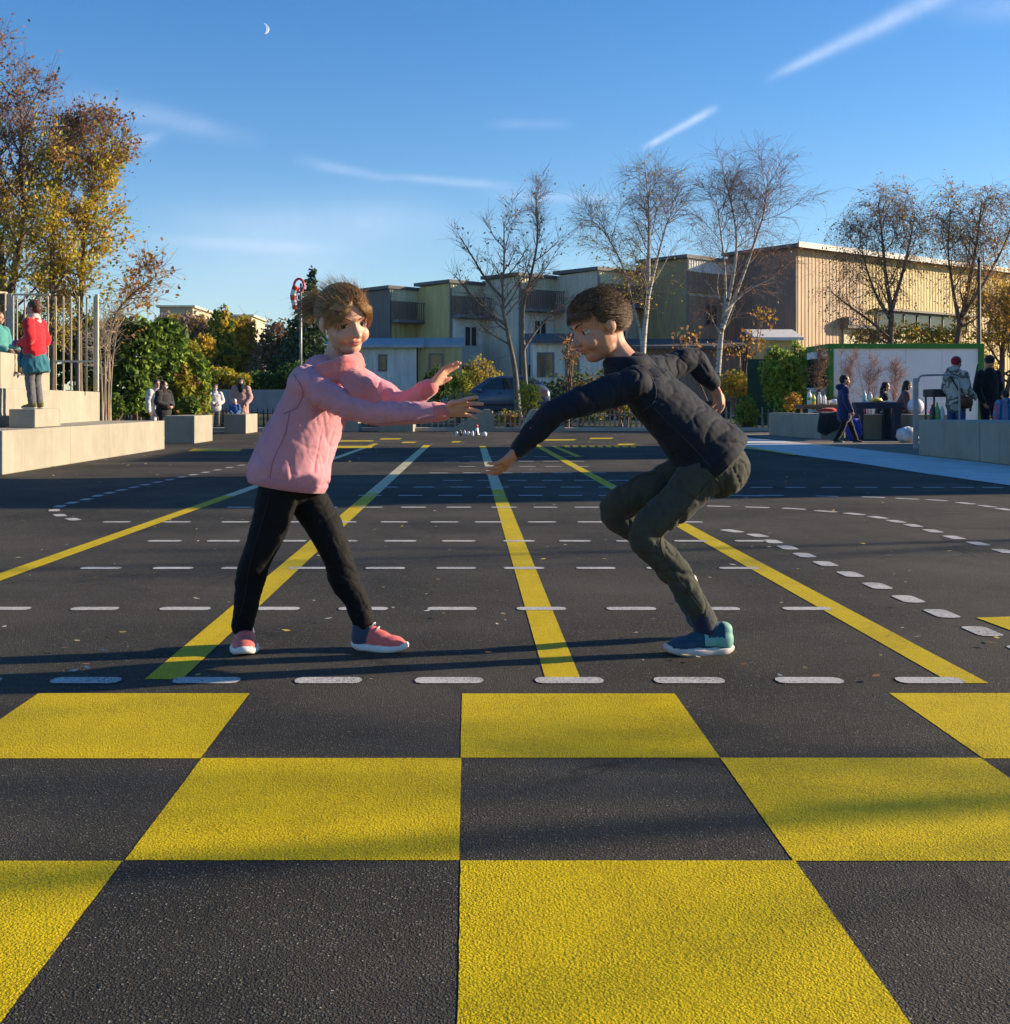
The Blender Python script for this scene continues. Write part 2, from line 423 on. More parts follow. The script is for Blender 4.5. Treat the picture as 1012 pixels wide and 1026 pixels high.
for k in range(9):
    x_ = 566+k*8.3; quad_px(yl, [(x_,448.6),(x_+5.5,448.6),(x_+4.6,446.8),(x_-.6,446.8)], .0028)
quad_px(yl, [(742,448.5),(746,447.8),(800,456.5),(795,456.8)], .012)
tag(yl.build('yellow_lane_marking', YEL), kind='structure'); tag(pl.build('pale_lane_marking', PALE), kind='structure')

ds = MB()
def dash(c, d, L, wd, z=.0028, rnd=True):
    """pill-shaped thick dash"""
    d = Vector((d[0],d[1])).normalized(); nrm = Vector((-d.y,d.x)); c = Vector((c[0],c[1]))
    pts = []
    r_ = wd/2; e = L/2-r_*.55
    for sx in (1,-1):
        for k in range(5):
            th = R(-90+45*k); pts.append(c + d*sx*(e+math.cos(th)*r_*.55) + nrm*sx*(math.sin(th)*r_))
    n_ = len(pts)
    top = [(p.x,p.y,z) for p in pts]; bot = [(c.x+(p.x-c.x)*1.01, c.y+(p.y-c.y)*1.02, .0022) for p in pts]
    ds.add(top, [tuple(range(n_))])
rr_ = random.Random(8)
def row(py, xs_px, L=.205, wd=.092):
    for x_ in xs_px:
        p = G(x_, py); dash(p, (1, rr_.uniform(-.01,.01)), L*rr_.uniform(.96,1.04), wd)
row(682.3, [-35,86,207,329,450,570.5,690.5,811,932], .204, .076)
row(610.3, [5,95,185.5,275.5,364,453,542.5,632.5,717.5,809], .196, .072)
row(569.6, [101,173.5,241,309,386,457,525,597,667,740.5], .196, .072)
row(542.3, [58+107,224,291,342,401,459.5,520,576,634,692,752], .195, .074)
row(523.3, [117,177,236,290,343.5,395,445.5,490,543,592,641,690], .195, .074)
row(508.5, [240,287,326,371.5,414.5,459.5,505,546.5,588,632,675], .20, .076)
for k in range(11): row(496.6, [371+40.2*k], .22, .078)
for k in range(9): row(488.3, [388+37*k], .22, .08)
row(488.6, [728,763,797,833,868,904,935,965,995,1026], .21, .078)
for py, n0, n1, st in ((481.5,455,640,33),(474,440,625,31),(467.5,470,610,28),(462.3,450,600,26),(457.6,470,590,24)):
    x_ = n0
    while x_ < n1: row(py, [x_+rr_.uniform(-3,3)], .22, .08); x_ += st
def curve(pts, L=.20, wd=.095):
    q = [G(*p) for p in pts]
    for i, p in enumerate(q):
        a = q[max(i-1,0)]; b_ = q[min(i+1,len(q)-1)]; dash(p, ((b_-a).x,(b_-a).y), L, wd)
curve([(733.7,532.3),(759,536.8),(774,542.9),(789,549),(806,556.6),(827,565.2),(852,575.8),(879,587.4),(910,600.6),(943.6,615.2),(984,633),(1032,653)], .185, .09)
curve([(720,507.5),(759,508.6),(795.5,510),(827.5,512.6),(856,515.2),(879.6,518.7),(898,522.7),(914.8,526.8),(934.6,532.3),(956,538.8),(980,545),(1006,552.5),(1036,562)], .19, .085)
curve([(720,496.8),(754,497),(788.7,497.6),(817,499.4),(844.5,501.6),(871.5,504.5),(895,507.6),(925,513)][:2], .2, .08)
curve([(829,497.4),(875,498.4),(909,500),(938.6,501.5),(967.6,504.5),(989,507.5),(1006,510.5),(1030,515)], .2, .08)
curve([(73,520.5),(60,516.5),(54.4,511.5),(60,507.5),(72,504),(86.5,500.5),(98,497),(110,494),(122,491.2),(134,488.5),(146,485.8),(158,483.2),(170,480.8),(182,478.3),(194,475.8),(206,473.4),(218,471),(230,468.6),(242,466.2)], .19, .08)
tag(ds.build('white_dash_marking', WHT), kind='structure')

# ------------------------------------------------------------------ litter: fallen leaves and bits, uncountable
rng = np.random.default_rng(11)
n_ = 750
Yv = 3.3+29*rng.random(n_)**1.2; Xv = rng.uniform(-.62,.62,n_)*(Yv*.95+1)
Cc = np.stack([Xv,Yv,np.full(n_,.012)],1)
Vl, Fl = [], []
for i in range(n_):
    a = rng.uniform(0,6.28); L_ = rng.uniform(.006,.02)*(1+Yv[i]*.035); c, s_ = math.cos(a), math.sin(a); k = len(Vl)
    t = rng.uniform(-.5,.5)
    for (u,v_,w_) in ((-1,0,0),(0,-.45,.3*t),(1,0,.5*abs(t)),(0,.45,-.2*t)):
        Vl.append((Cc[i,0]+(u*c-v_*s_)*L_, Cc[i,1]+(u*s_+v_*c)*L_, .013+w_*L_+.004))
    Fl.append((k,k+1,k+2,k+3))
me = np_mesh('fallen_leaves', Vl, Fl, rng.integers(0,4,n_))
o = link_mesh('fallen_leaves', me, [mat('dry_leaf_tan', (.42,.30,.13), .8), mat('dry_leaf_pale', (.55,.50,.40), .8), mat('dry_leaf_yellow', (.55,.40,.06), .8), mat('dry_leaf_brown', (.18,.09,.04), .8)])
tag(o, kind='stuff')
# ------------------------------------------------------------------ houses behind the street
def cladding(name, col, rough=.7, var=.18, grime=.3, seam=.2, ang=0.0):
    m, nt, b, oc = newmat(name)
    v = nt.mapping(oc, (1,1,.12)); n1 = nt.noise(v, 4.5, 5, .65); n2 = nt.noise(oc, .5, 4, .6)
    c = nt.mix(nt.ramp(n1, [(.3,0),(.7,1)]), tuple(x*(1-var) for x in col), tuple(x*(1+var) for x in col))
    c = nt.mix(nt.m('MULTIPLY', nt.ramp(n2, [(.45,0),(.75,1)]), grime), c, tuple(x*.55 for x in col))
    nt.link(c, b.inputs['Base Color']); b.inputs['Roughness'].default_value = rough
    return m
M_TAN = cladding('tan_cladding', (.52,.36,.215)); M_YEL = cladding('straw_cladding', (.60,.46,.20))
M_CREAM = cladding('cream_sheet', (.70,.63,.42)); M_OLIVE = cladding('olive_cladding', (.58,.46,.20))
M_WHITE = cladding('white_cladding', (.78,.76,.69)); M_GREY = cladding('weathered_cladding', (.60,.55,.44))
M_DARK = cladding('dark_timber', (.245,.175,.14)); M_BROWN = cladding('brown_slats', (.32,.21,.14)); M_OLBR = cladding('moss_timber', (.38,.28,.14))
M_SLATE = cladding('slate_board', (.17,.15,.14))
M_ROOF = mat('roof_metal', (.12,.115,.115), .6, .2); M_PIPE = mat('pipe_metal', (.16,.16,.17), .5, .15); M_FASC = mat('white_fascia', (.70,.68,.64), .6, .1)
M_LEAN = mat('zinc_roof', (.40,.43,.46), .45, .15)
def glass(name, col=(.02,.025,.03), rough=.08):
    m, nt, b, oc = newmat(name); b.inputs['Base Color'].default_value = (*col,1); b.inputs['Roughness'].default_value = rough
    b.inputs['Specular IOR Level'].default_value = .7
    bn = nt.add('ShaderNodeBump'); bn.inputs['Strength'].default_value = .05; nt.link(nt.noise(oc, 2, 2), bn.inputs['Height']); nt.link(bn.outputs[0], b.inputs['Normal'])
    return m
GLASS = glass('window_glass')
pv, qv = Vector((.81,.59,0)).normalized(), Vector((-.59,.81,0)).normalized()
UP = Vector((0,0,1))
def corr(mb, A, d, L, z0, z1, nrm, pitch=.22, depth=.035, thick=.10, mi=0):
    """corrugated/ribbed wall sheet from A along d for L, facing nrm; solid backing"""
    n = max(2, int(L/pitch)); prof = []
    for i in range(n):
        t0 = L*i/n; w = L/n
        for k, h in ((.0,0),(.38,0),(.5,depth),(.88,depth)): prof.append((t0+w*k, h))
    prof.append((L,0))
    k = len(mb.v); m_ = len(prof)
    for z in (z0, z1):
        for t, h in prof: mb.v.append(tuple(A + d*t + nrm*h + UP*(z-A.z)))
    for i in range(m_-1): mb.f.append((k+i,k+i+1,k+m_+i+1,k+m_+i)); mb.mi.append(mi)
    a, b_ = A - nrm*thick, A + d*L - nrm*thick
    mb.hexa([(a.x,a.y,z0),(b_.x,b_.y,z0),((A+d*L-nrm*.002).x,(A+d*L-nrm*.002).y,z0),((A-nrm*.002).x,(A-nrm*.002).y,z0)],
            [(a.x,a.y,z1),(b_.x,b_.y,z1),((A+d*L-nrm*.002).x,(A+d*L-nrm*.002).y,z1),((A-nrm*.002).x,(A-nrm*.002).y,z1)], mi)
def slab(mb, A, d, L, n, t0, t1, z0, z1, mi=0):
    """box: along d 0..L, along n t0..t1, z0..z1"""
    q = [A+n*t0, A+d*L+n*t0, A+d*L+n*t1, A+n*t1]
    mb.hexa([(p.x,p.y,z0) for p in q], [(p.x,p.y,z1) for p in q], mi)
NP, NQ = -qv, -pv       # outward normals of the p-walls (sunny) and q-walls (shaded, left)
def window(parent, A, d, nrm, t0, t1, z0, z1, fm, mull=1, name='window', prj=.05):
    """frame ring + mullions as one part, glass as its child"""
    mb = MB(); w = .07; B = A+d*t0
    L = t1-t0
    slab(mb, B, d, L, nrm, .0, prj, z0, z0+w); slab(mb, B, d, L, nrm, .0, prj, z1-w, z1)
    for t in [0]+[L*k/(mull) for k in range(1,mull)]+[L]:
        tt = min(max(t-w/2,0),L-w); slab(mb, B+d*tt, d, w, nrm, .0, prj-.003, z0+w, z1-w)
    o = mb.build(name, fm, parent)
    gl = MB(); slab(gl, B+d*w*.5, d, L-w, nrm, -.02, prj*.45, z0+w*.5, z1-w*.5); gl.build('pane', GLASS, o)
    return o
def wall_frame(parent, **k): pass

units = [  # corner x,y,top, a (left face), b (right wall), left material, bay material
 dict(c=(-4.12,61.1), z=6.88, a=3.6, b=1.9, lm=M_SLATE, low=M_OLIVE, lab='farthest flat-roofed house of the row, slate grey side wall and small balcony'),
 dict(c=(-.92,59.6), z=7.03, a=3.3, b=2.35, lm=M_OLIVE, low=M_WHITE, lab='flat-roofed row house with plain olive side wall and slatted balcony'),
 dict(c=(2.55,58.41), z=7.26, a=3.2, b=2.55, lm=M_GREY, low=M_WHITE, lab='pale weathered row house behind the two bare street trees'),
 dict(c=(6.35,57.17), z=7.40, a=3.4, b=2.9, lm=M_GREY, low=M_GREY, lab='weathered grey row house with straw coloured strip under the eaves, left of the birch'),
 dict(c=(10.5,56.06), z=7.86, a=3.5, b=3.45, lm=M_OLBR, low=M_BROWN, lab='mossy brown timber house between the two birches, white strip below its roof'),
]
for i, u in enumerate(units):
    C = Vector((*u['c'],0)); zt = u['z']; a, b_ = u['a'], u['b']
    e = empty('row_house', C, u['lab'], 'house', 'stepped houses along the street')
    # left (shaded) face
    mb = MB(); corr(mb, C+qv*a, -qv, a, .1, zt-.12, NQ, .16, .02); mb.build('side_wall', u['lm'], e)
    # rear body to close the volume
    mb = MB(); A = C - NP*.1 - NQ*.1
    q = [A, A+pv*(b_+3.5), A+pv*(b_+3.5)+qv*(a-.25), A+qv*(a-.25)]
    mb.prism(q, .1, zt-.2); mb.build('core', M_GREY, e)
    # sunny bay wall: cream strip / balcony slats / white wall
    zc, zb = zt-.75, zt-1.75
    mb = MB(); corr(mb, C, pv, b_, zc, zt-.12, NP, .17, .03); mb.build('cream_strip', M_CREAM if i != 4 else M_FASC, e)
    mb = MB()
    corr(mb, C, pv, b_, zb, zc-.004, NP, .14, .03); mb.build('slatted_wall', M_BROWN, e)
    if i < 4:
        mb = MB(); slab(mb, C+pv*.05, pv, b_-.05, NP, 0.0, .75, zb-.16, zb-.004); mb.build('balcony_floor', M_PIPE, e)
        mb = MB()
        nb = int(b_/.13)
        for k in range(nb+1): slab(mb, C+pv*(.06+(b_-.12)*k/nb), pv, .03, NP, .70, .73, zb, zb+.86)
        slab(mb, C+pv*.05, pv, b_-.06, NP, .69, .745, zb+.862, zb+.91)
        mb.build('balcony_railing', M_ROOF, e)
    zl = zb-.164
    mb = MB(); corr(mb, C, pv, b_, .1, zl, NP, .30, .015); mb.build('lower_wall', u['low'], e)
    if i in (1,2,3,4):
        window(e, C, pv, NP, b_*.34, b_*.34+.85, zl-1.45, zl-.35, M_FASC if i != 4 else M_PIPE, 2)
        window(e, C, pv, NP, b_*.2, b_*.2+1.0, 1.1, 2.7, M_PIPE, 2, prj=.055)
    # roof slab with overhang and downpipe
    mb = MB(); A = C + NP*.14 + NQ*.20
    q = [A, A+pv*(b_+4.0), A+pv*(b_+4.0)+qv*(a+.0), A+qv*(a+.0)]
    dz = [.0,-.10,.02,.06]
    mb.hexa([(p.x,p.y,zt-.12+d) for p, d in zip(q,dz)], [(p.x,p.y,zt+.05+d) for p, d in zip(q,dz)]); mb.build('roof', M_ROOF, e)
    mb = MB(); pb = C+NP*.06+NQ*.08; mb.tube([(pb.x,pb.y,.1),(pb.x,pb.y,zt-.15)], .05, 8); mb.build('downpipe', M_PIPE, e); mb = MB()
    pb2 = C+qv*(a-.12)+NQ*.08; mb.tube([(pb2.x,pb2.y,3.4),(pb2.x,pb2.y,zt-.2)], .045, 8)
    mb.build('downpipe', M_PIPE, e)
# lean-to annexes in front of the row
def annex(px0, px1, Y, ztop, lab, wm, wins, roofm, over=.35, dep=2.2, cat='shed', z0=.1):
    x0, x1 = (px0-CX)*Y/F, (px1-CX)*Y/F
    e = empty('street_annex', (x0,Y,z0), lab, cat, 'low annexes in front of the houses')
    mb = MB(); corr(mb, Vector((x0,Y,0)), Vector((1,0,0)), x1-x0, z0, ztop, Vector((0,-1,0)), .22, .02); mb.box((x0,Y+.102,z0),(x1,Y+dep,ztop)); mb.build('wall', wm, e)
    mb = MB(); mb.hexa([(x0-over,Y-over,ztop+.004),(x1+over,Y-over,ztop+.004),(x1+over,Y+dep,ztop+.45),(x0-over,Y+dep,ztop+.45)],
                       [(x0-over,Y-over,ztop+.14),(x1+over,Y-over,ztop+.14),(x1+over,Y+dep,ztop+.6),(x0-over,Y+dep,ztop+.6)]); mb.build('roof', roofm, e)
    for (wa, wb, ya, yb, k) in wins:
        xa, xb = (wa-CX)*Y/F, (wb-CX)*Y/F
        window(e, Vector((xa,Y,0)), Vector((1,0,0)), Vector((0,-1,0)), 0, xb-xa, H+(CY-yb)*Y/F, H+(CY-ya)*Y/F, M_PIPE, k, prj=.06)
    return e
annex(330,417,56.6,3.45,'pale walled lean-to with zinc roof left of the parked car', M_WHITE, [(379,388,355,372,1)], M_LEAN)
annex(419,463,57.2,3.5,'olive lean-to with one dark window behind the parked car', M_OLIVE, [(430,444,354,374,1)], M_LEAN, .1)
annex(534,608,54.4,3.55,'grey lean-to with dark glazing between bare trees and birch', M_WHITE, [(520+18,555,353,378,2),(566,580,350,378,1)], M_ROOF)
annex(640,742,53.6,3.25,'dark timber shed under the mossy timber house', M_DARK, [(690,704,352,366,1)], M_ROOF)
e = annex(760.5,798,51.8,3.55,'small yellow porch under a white canopy at the barn corner', M_YEL, [(768,777,349.5,360,1)], M_FASC, .25, 1.6, 'porch')

# the barn
C = Vector((15.4,55,0)); zt = 8.2
e = empty('barn', C, 'large barn-like hall with ribbed tan wall in sunlight and ribbon windows', 'building')
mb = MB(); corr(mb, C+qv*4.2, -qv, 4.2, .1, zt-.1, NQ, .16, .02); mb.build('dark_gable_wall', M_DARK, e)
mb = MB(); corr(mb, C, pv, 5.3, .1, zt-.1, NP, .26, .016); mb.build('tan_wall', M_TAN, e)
mb = MB(); corr(mb, C+pv*5.3, pv, 27, .1, zt-.1, NP, .26, .016); mb.build('straw_wall', M_YEL, e)
mb = MB(); A = C-NP*.1-NQ*.1; q = [A,A+pv*32.1,A+pv*32.1+qv*4.0,A+qv*4.0]; mb.prism(q,.1,zt-.2); mb.build('core', M_GREY, e)
mb = MB(); A = C+NP*.4+NQ*.35; q = [A,A+pv*33,A+pv*33+qv*4.7,A+qv*4.7]
mb.hexa([(p.x,p.y,zt-.1) for p in q],[(p.x,p.y,zt+.06) for p in q]); mb.build('roof', M_ROOF, e)
mb = MB(); slab(mb, C+NQ*.35, pv, 33, NP, .402, .46, zt-.14, zt+.12); mb.build('fascia', M_FASC, e)
window(e, C, pv, NP, 6.2, 14.4, 4.55, 5.42, M_ROOF, 7, prj=.09)
mb = MB(); slab(mb, C+pv*6.0, pv, 9, NP, .05, .35, 5.44, 5.54); mb.build('window_hood', M_ROOF, e)
window(e, C, pv, NP, 16.6, 22, 4.3, 5.3, M_ROOF, 5, prj=.09)
mb = MB(); slab(mb, C+pv*3.3, pv, 4.6, NP, .05, .5, 4.42, 4.6); slab(mb, C+pv*3.3, pv, .35, NP, .05, .55, 4.6, 4.95); mb.build('bracket_gutter', M_ROOF, e)
mb = MB(); slab(mb, C+pv*3.5, pv, 5.0, NP, .05, .12, 2.6, 4.40); mb.build('pale_panel', M_CREAM, e)

# distant buildings over the trees on the left
for (px0, px1, pt, Y, lab) in ((160,193,308,150,'distant cream block with flat roof above the green shrub'), (222,252,317,170,'distant cream block above the yellow trees, the lower one')):
    x0,x1 = (px0-CX)*Y/F,(px1-CX)*Y/F; zt_ = H+(CY-pt)*Y/F
    e = empty('apartment_block', (x0,Y,0), lab, 'building', 'far cream blocks')
    mb = MB(); mb.box((x0,Y,0),(x1,Y+12,zt_)); mb.build('wall', cladding('far_cream_%d'%px0, (.44,.38,.28)), e)
    mb = MB(); mb.box((x0-.4,Y-.4,zt_+.003),(x1+.4,Y+12,zt_+.25)); mb.build('roof', M_CREAM, e)
    for k in range(3):
        w_ = (x1-x0)/3; window(e, Vector((x0,Y,0)), Vector((1,0,0)), Vector((0,-1,0)), w_*k+.5, w_*k+w_-.5, zt_-2.2, zt_-.9, M_PIPE, 2)
# off to the right, unseen blocks added to throw shadow bands across the court
M_CAST = make_concrete('caster_render', (.5,.46,.38))
def caster(x0,x1,y0,y1,zt_,lab):
    e = empty('shadow_caster', (x0,y0,0), lab, 'building', 'unseen shadow casters beside the court')
    mb = MB(); mb.box((x0,y0,0),(x1,y1,zt_)); mb.build('wall', M_CAST, e)
    mb = MB(); mb.box((x0-.15,y0-.15,zt_+.003),(x1+.15,y1+.15,zt_+.22)); mb.build('roof', M_ROOF, e)
    n_ = max(1,int((y1-y0)/1.8)); w_ = (y1-y0)/n_
    for k in range(n_): window(e, Vector((x0,y1,0)), Vector((0,-1,0)), Vector((-1,0,0)), w_*k+.35, w_*k+w_-.35, 1.0, min(2.3,zt_-.4), M_PIPE, 2)
caster(14.6,19,13.25,16.35,6.6,'tall unseen shadow wing beside the right edge of the court, nearer one')
caster(14.6,19,20.0,24.2,6.15,'tall unseen shadow wing beside the right edge of the court, farther one')
caster(14.6,18,16.51,19.84,3.6,'low unseen filler added between the two tall shadow casters')

# hill on the horizon
hb = MB(); prof = []
rh = random.Random(3)
def hz(px): return 101*math.exp(-((px-305)/85)**2)+40*math.exp(-((px-480)/160)**2)+20*math.exp(-((px-80)/160)**2)
Yh = 3000
nx = 90
for j in range(10):
    fr = j/9
    for i in range(nx):
        px = -300+i*16; Y = Yh+1500*fr
        h_ = hz(px)*math.sin(min(1,fr*1.6)*math.pi/2)*Yh/F + mnoise.noise(Vector((px*.03,fr*4,0)))*8*fr
        hb.v.append(((px-CX)*Yh/F, Y, max(-2,h_)))
for j in range(9):
    for i in range(nx-1): hb.f.append((j*nx+i,j*nx+i+1,(j+1)*nx+i+1,(j+1)*nx+i)); hb.mi.append(0)
hz_b = MB().box((-2500,-450,-1.2),(2500,4700,330)); hm_ = bpy.data.materials.new('haze_air'); hm_.use_nodes = True; ht = NT(hm_.node_tree)
ht.n.remove(ht.n['Principled BSDF']); pvn = ht.add('ShaderNodeVolumePrincipled'); pvn.inputs['Color'].default_value = (.50,.72,1,1); pvn.inputs['Density'].default_value = 1.0e-4; pvn.inputs['Anisotropy'].default_value = .1
ht.link(pvn.outputs[0], ht.n['Material Output'].inputs['Volume'])
tag(hz_b.build('haze', hm_), kind='stuff')
tag(hb.build('hills', mat('hill_forest', (.05,.07,.06), .9, .4, .01), smooth=True), kind='structure')
# ------------------------------------------------------------------ trees
class Grow:
    """branch generator: stems -> limbs -> branches -> twigs, kept as polylines"""
    def __init__(s, seed): s.r = random.Random(seed); s.limb = []; s.twig = []; s.tips = []
    def path(s, p, d, L, n, wob, trop, trop_end=None):
        pts = [Vector(p)]; d = Vector(d).normalized(); r = s.r
        for i in range(n):
            k = trop if trop_end is None else trop+(trop_end-trop)*i/n
            d = (d + Vector((r.gauss(0,wob),r.gauss(0,wob),r.gauss(0,wob)*.7+k))).normalized()
            pts.append(pts[-1]+d*(L/n))
        return pts
    def sub(s, pts, rad, t):
        x = t*(len(pts)-1); i = min(int(x), len(pts)-2); f = x-i
        p = pts[i].lerp(pts[i+1], f); d = (pts[i+1]-pts[i]).normalized(); return p, d, rad[i]+(rad[i+1]-rad[i])*f
    def side(s, d, ang, bias=None):
        r = s.r; v = Vector((r.gauss(0,1),r.gauss(0,1),r.gauss(0,.5)))
        if bias is not None: v += bias
        v = (v - d*v.dot(d))
        if v.length < 1e-5: v = Vector((1,0,0))
        return (d*math.cos(ang)+v.normalized()*math.sin(ang)).normalized()
def smooth_path(pts, per=4):
    pts = [Vector(p) for p in pts]; out = []
    q = [pts[0]*2-pts[1]]+pts+[pts[-1]*2-pts[-2]]
    for i in range(1, len(q)-2):
        for k in range(per):
            t = k/per; a,b_,c,d = q[i-1],q[i],q[i+1],q[i+2]
            out.append(.5*((2*b_)+(c-a)*t+(2*a-5*b_+4*c-d)*t*t+(3*b_-a-3*c+d)*t**3))
    out.append(pts[-1]); return out
def many_tubes(lines, n):
    """numpy: all lines as n-sided tubes"""
    V, Fq = [], []; base = 0
    for pts, rad in lines:
        P_ = np.array([tuple(p) for p in pts]); k = len(P_)
        T = np.gradient(P_, axis=0); T /= np.linalg.norm(T,axis=1,keepdims=True)+1e-9
        ref = np.array([.3,.9,.2]) if abs(T[0,2]) > .5 else np.array([0,0,1.])
        A = ref - T*(T@ref)[:,None]; A /= np.linalg.norm(A,axis=1,keepdims=True)+1e-9; B = np.cross(T,A)
        w = np.arange(n)*2*np.pi/n; r_ = np.asarray(rad)[:,None,None]
        ring = P_[:,None,:]+r_*(np.cos(w)[None,:,None]*A[:,None,:]+np.sin(w)[None,:,None]*B[:,None,:])
        V.append(ring.reshape(-1,3))
        i = np.arange(k-1)[:,None]*n; j = np.arange(n)[None,:]; j2 = (j+1)%n
        Fq.append(np.stack([i+j,i+j2,i+n+j2,i+n+j],-1).reshape(-1,4)+base); base += k*n
    return np.concatenate(V), np.concatenate(Fq)
def bark(name, col, dark, birch=False):
    m, nt, b, oc = newmat(name)
    if birch:
        v = nt.mapping(oc, (2.2,2.2,9)); n1 = nt.noise(v, 1.4, 4, .7)
        c = nt.mix(nt.ramp(n1, [(.54,0),(.60,1)]), col, dark)
        c = nt.mix(nt.ramp(nt.noise(oc,1.5,3,.6), [(.5,0),(.75,.6)]), c, tuple(x*.6 for x in col))
    else:
        v = nt.mapping(oc, (6,6,1.2)); c = nt.mix(nt.ramp(nt.noise(v, 2.2, 5, .7), [(.35,0),(.65,1)]), col, dark)
    nt.link(c, b.inputs['Base Color']); b.inputs['Roughness'].default_value = .85
    bn = nt.add('ShaderNodeBump'); bn.inputs['Strength'].default_value = .5; bn.inputs['Distance'].default_value = .02
    nt.link(nt.noise(oc, 14, 4, .7), bn.inputs['Height']); nt.link(bn.outputs[0], b.inputs['Normal'])
    return m
BK_BROWN = bark('brown_bark', (.17,.12,.085), (.07,.05,.036)); BK_GREY = bark('grey_bark', (.21,.175,.14), (.09,.075,.06))
BK_BIRCH = bark('birch_bark', (.50,.465,.41), (.05,.045,.04), True)
TWIG_BR = mat('twig_brown', (.20,.14,.105), .9); TWIG_RED = mat('twig_reddish', (.24,.155,.12), .9); TWIG_PINK = mat('twig_pink', (.38,.22,.16), .9); TWIG_PALE = mat('twig_pale', (.40,.32,.24), .9)
LF = dict(yel=leafmat('leaf_yellow', (.62,.43,.04)), gold=leafmat('leaf_gold', (.55,.33,.04)), lime=leafmat('leaf_yellow_green', (.38,.36,.04)),
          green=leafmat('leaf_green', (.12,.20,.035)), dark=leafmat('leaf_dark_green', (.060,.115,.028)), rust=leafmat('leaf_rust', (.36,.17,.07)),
          plum=leafmat('leaf_brown_red', (.27,.14,.095)), bright=leafmat('leaf_bright_green', (.30,.42,.06)), brown=leafmat('leaf_brown', (.24,.15,.08)),
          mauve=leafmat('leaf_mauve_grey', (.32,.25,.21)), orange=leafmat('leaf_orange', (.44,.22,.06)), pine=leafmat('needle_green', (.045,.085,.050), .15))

def tree(name, label, cat, stems, r0, limb_n, limb_len, seed, bk, twig_m, leaf=None, nleaf=0, lsize=.09, limb_ang=(.7,1.1), trop=.05, twig_droop=0.0,
         br_n=7, tw_n=7, br_ratio=.5, tw_len=.7, group=None, start=.3, prof=None, limb_r=.36, twr=.0055, leaf_fn=None, extra_limbs=(), sidebias=None, mat_limb=None, tipleaf=.9):
    """stems: list of world polylines"""
    G_ = Grow(seed); r = G_.r; limbs, branches, twigs = [], [], []
    for si, st in enumerate(stems):
        rr0 = r0[si] if isinstance(r0,(list,tuple)) else r0
        pts = smooth_path(st, 5); k = len(pts); rad = [rr0*(1-.88*(i/(k-1))**.8) for i in range(k)]
        rad[0] *= 1.25; limbs.append((pts, rad))
        nl = limb_n[si] if isinstance(limb_n,(list,tuple)) else limb_n
        for j in range(nl):
            t = start+(1-start)*(j+r.random()*.9)/nl; t = min(t,.985)
            p, d, rd = G_.sub(pts, rad, t)
            L = limb_len*(prof(t) if prof else (1.15-.75*t))*r.uniform(.7,1.2)
            dd = G_.side(d, r.uniform(*limb_ang), sidebias)
            lp = G_.path(p, dd, L, 7, .10, trop, trop-.02-twig_droop*.25); lr0 = min(rd*.75, max(.015, rr0*limb_r*(1.1-.7*t))); lr = [lr0*(1-.8*i/7) for i in range(8)]
            (limbs if lr0 > .02 else branches).append((lp, lr)); 
            fill(G_, lp, lr, L, branches, twigs, br_n, tw_n, br_ratio, tw_len, trop, twig_droop, twr)
        fill(G_, pts[int(k*.6):], rad[int(k*.6):], limb_len*.8, branches, twigs, br_n, tw_n, br_ratio, tw_len, trop, twig_droop, twr)
    for lp, lr0 in extra_limbs:
        lp = smooth_path(lp, 4); lr = [lr0*(1-.8*i/(len(lp)-1)) for i in range(len(lp))]; limbs.append((lp,lr))
        L = sum((lp[i+1]-lp[i]).length for i in range(len(lp)-1)); fill(G_, lp, lr, L*.7, branches, twigs, br_n+7, tw_n, br_ratio, tw_len, trop, twig_droop, twr)
    base = stems[0][0]
    e = empty(name, base, label, cat, group)
    V, Fq = many_tubes(limbs, 9); link_mesh('trunk', np_mesh('trunk', V, Fq), bk, e, True)
    V1, F1 = many_tubes(branches, 5); V2, F2 = many_tubes(twigs, 3)
    F2 = F2+len(V1); Vs = [V1, V2]; Fs = [F1, F2]; mi = [np.zeros(len(F1),int), np.zeros(len(F2),int)]
    mats = [twig_m]
    if leaf:
        rg = np.random.default_rng(seed+5); keys = list(dict.fromkeys(leaf)); mats += [LF[k] for k in keys]
        segs = []
        for pts, rad in twigs: segs += [tuple(x) for x in pts[1:]]
        S = np.array(segs); idx = rg.integers(0,len(S),nleaf); C_ = S[idx]+rg.normal(scale=lsize*tipleaf, size=(nleaf,3))
        if leaf_fn is not None:
            ky, keep = leaf_fn(rg, C_); C_ = C_[keep]; ky = ky[keep]
        else: ky = rg.integers(0,len(leaf),nleaf)
        LV, LFq = leaf_quads(rg, C_, lsize, .4, .5)
        Fs.append(LFq+len(V1)+len(V2)); Vs.append(LV)
        lut = np.array([keys.index(k)+1 for k in leaf]); mi.append(lut[ky])
    link_mesh('crown', np_mesh('crown', np.concatenate(Vs), np.concatenate(Fs), np.concatenate(mi)), mats, e)
    return e
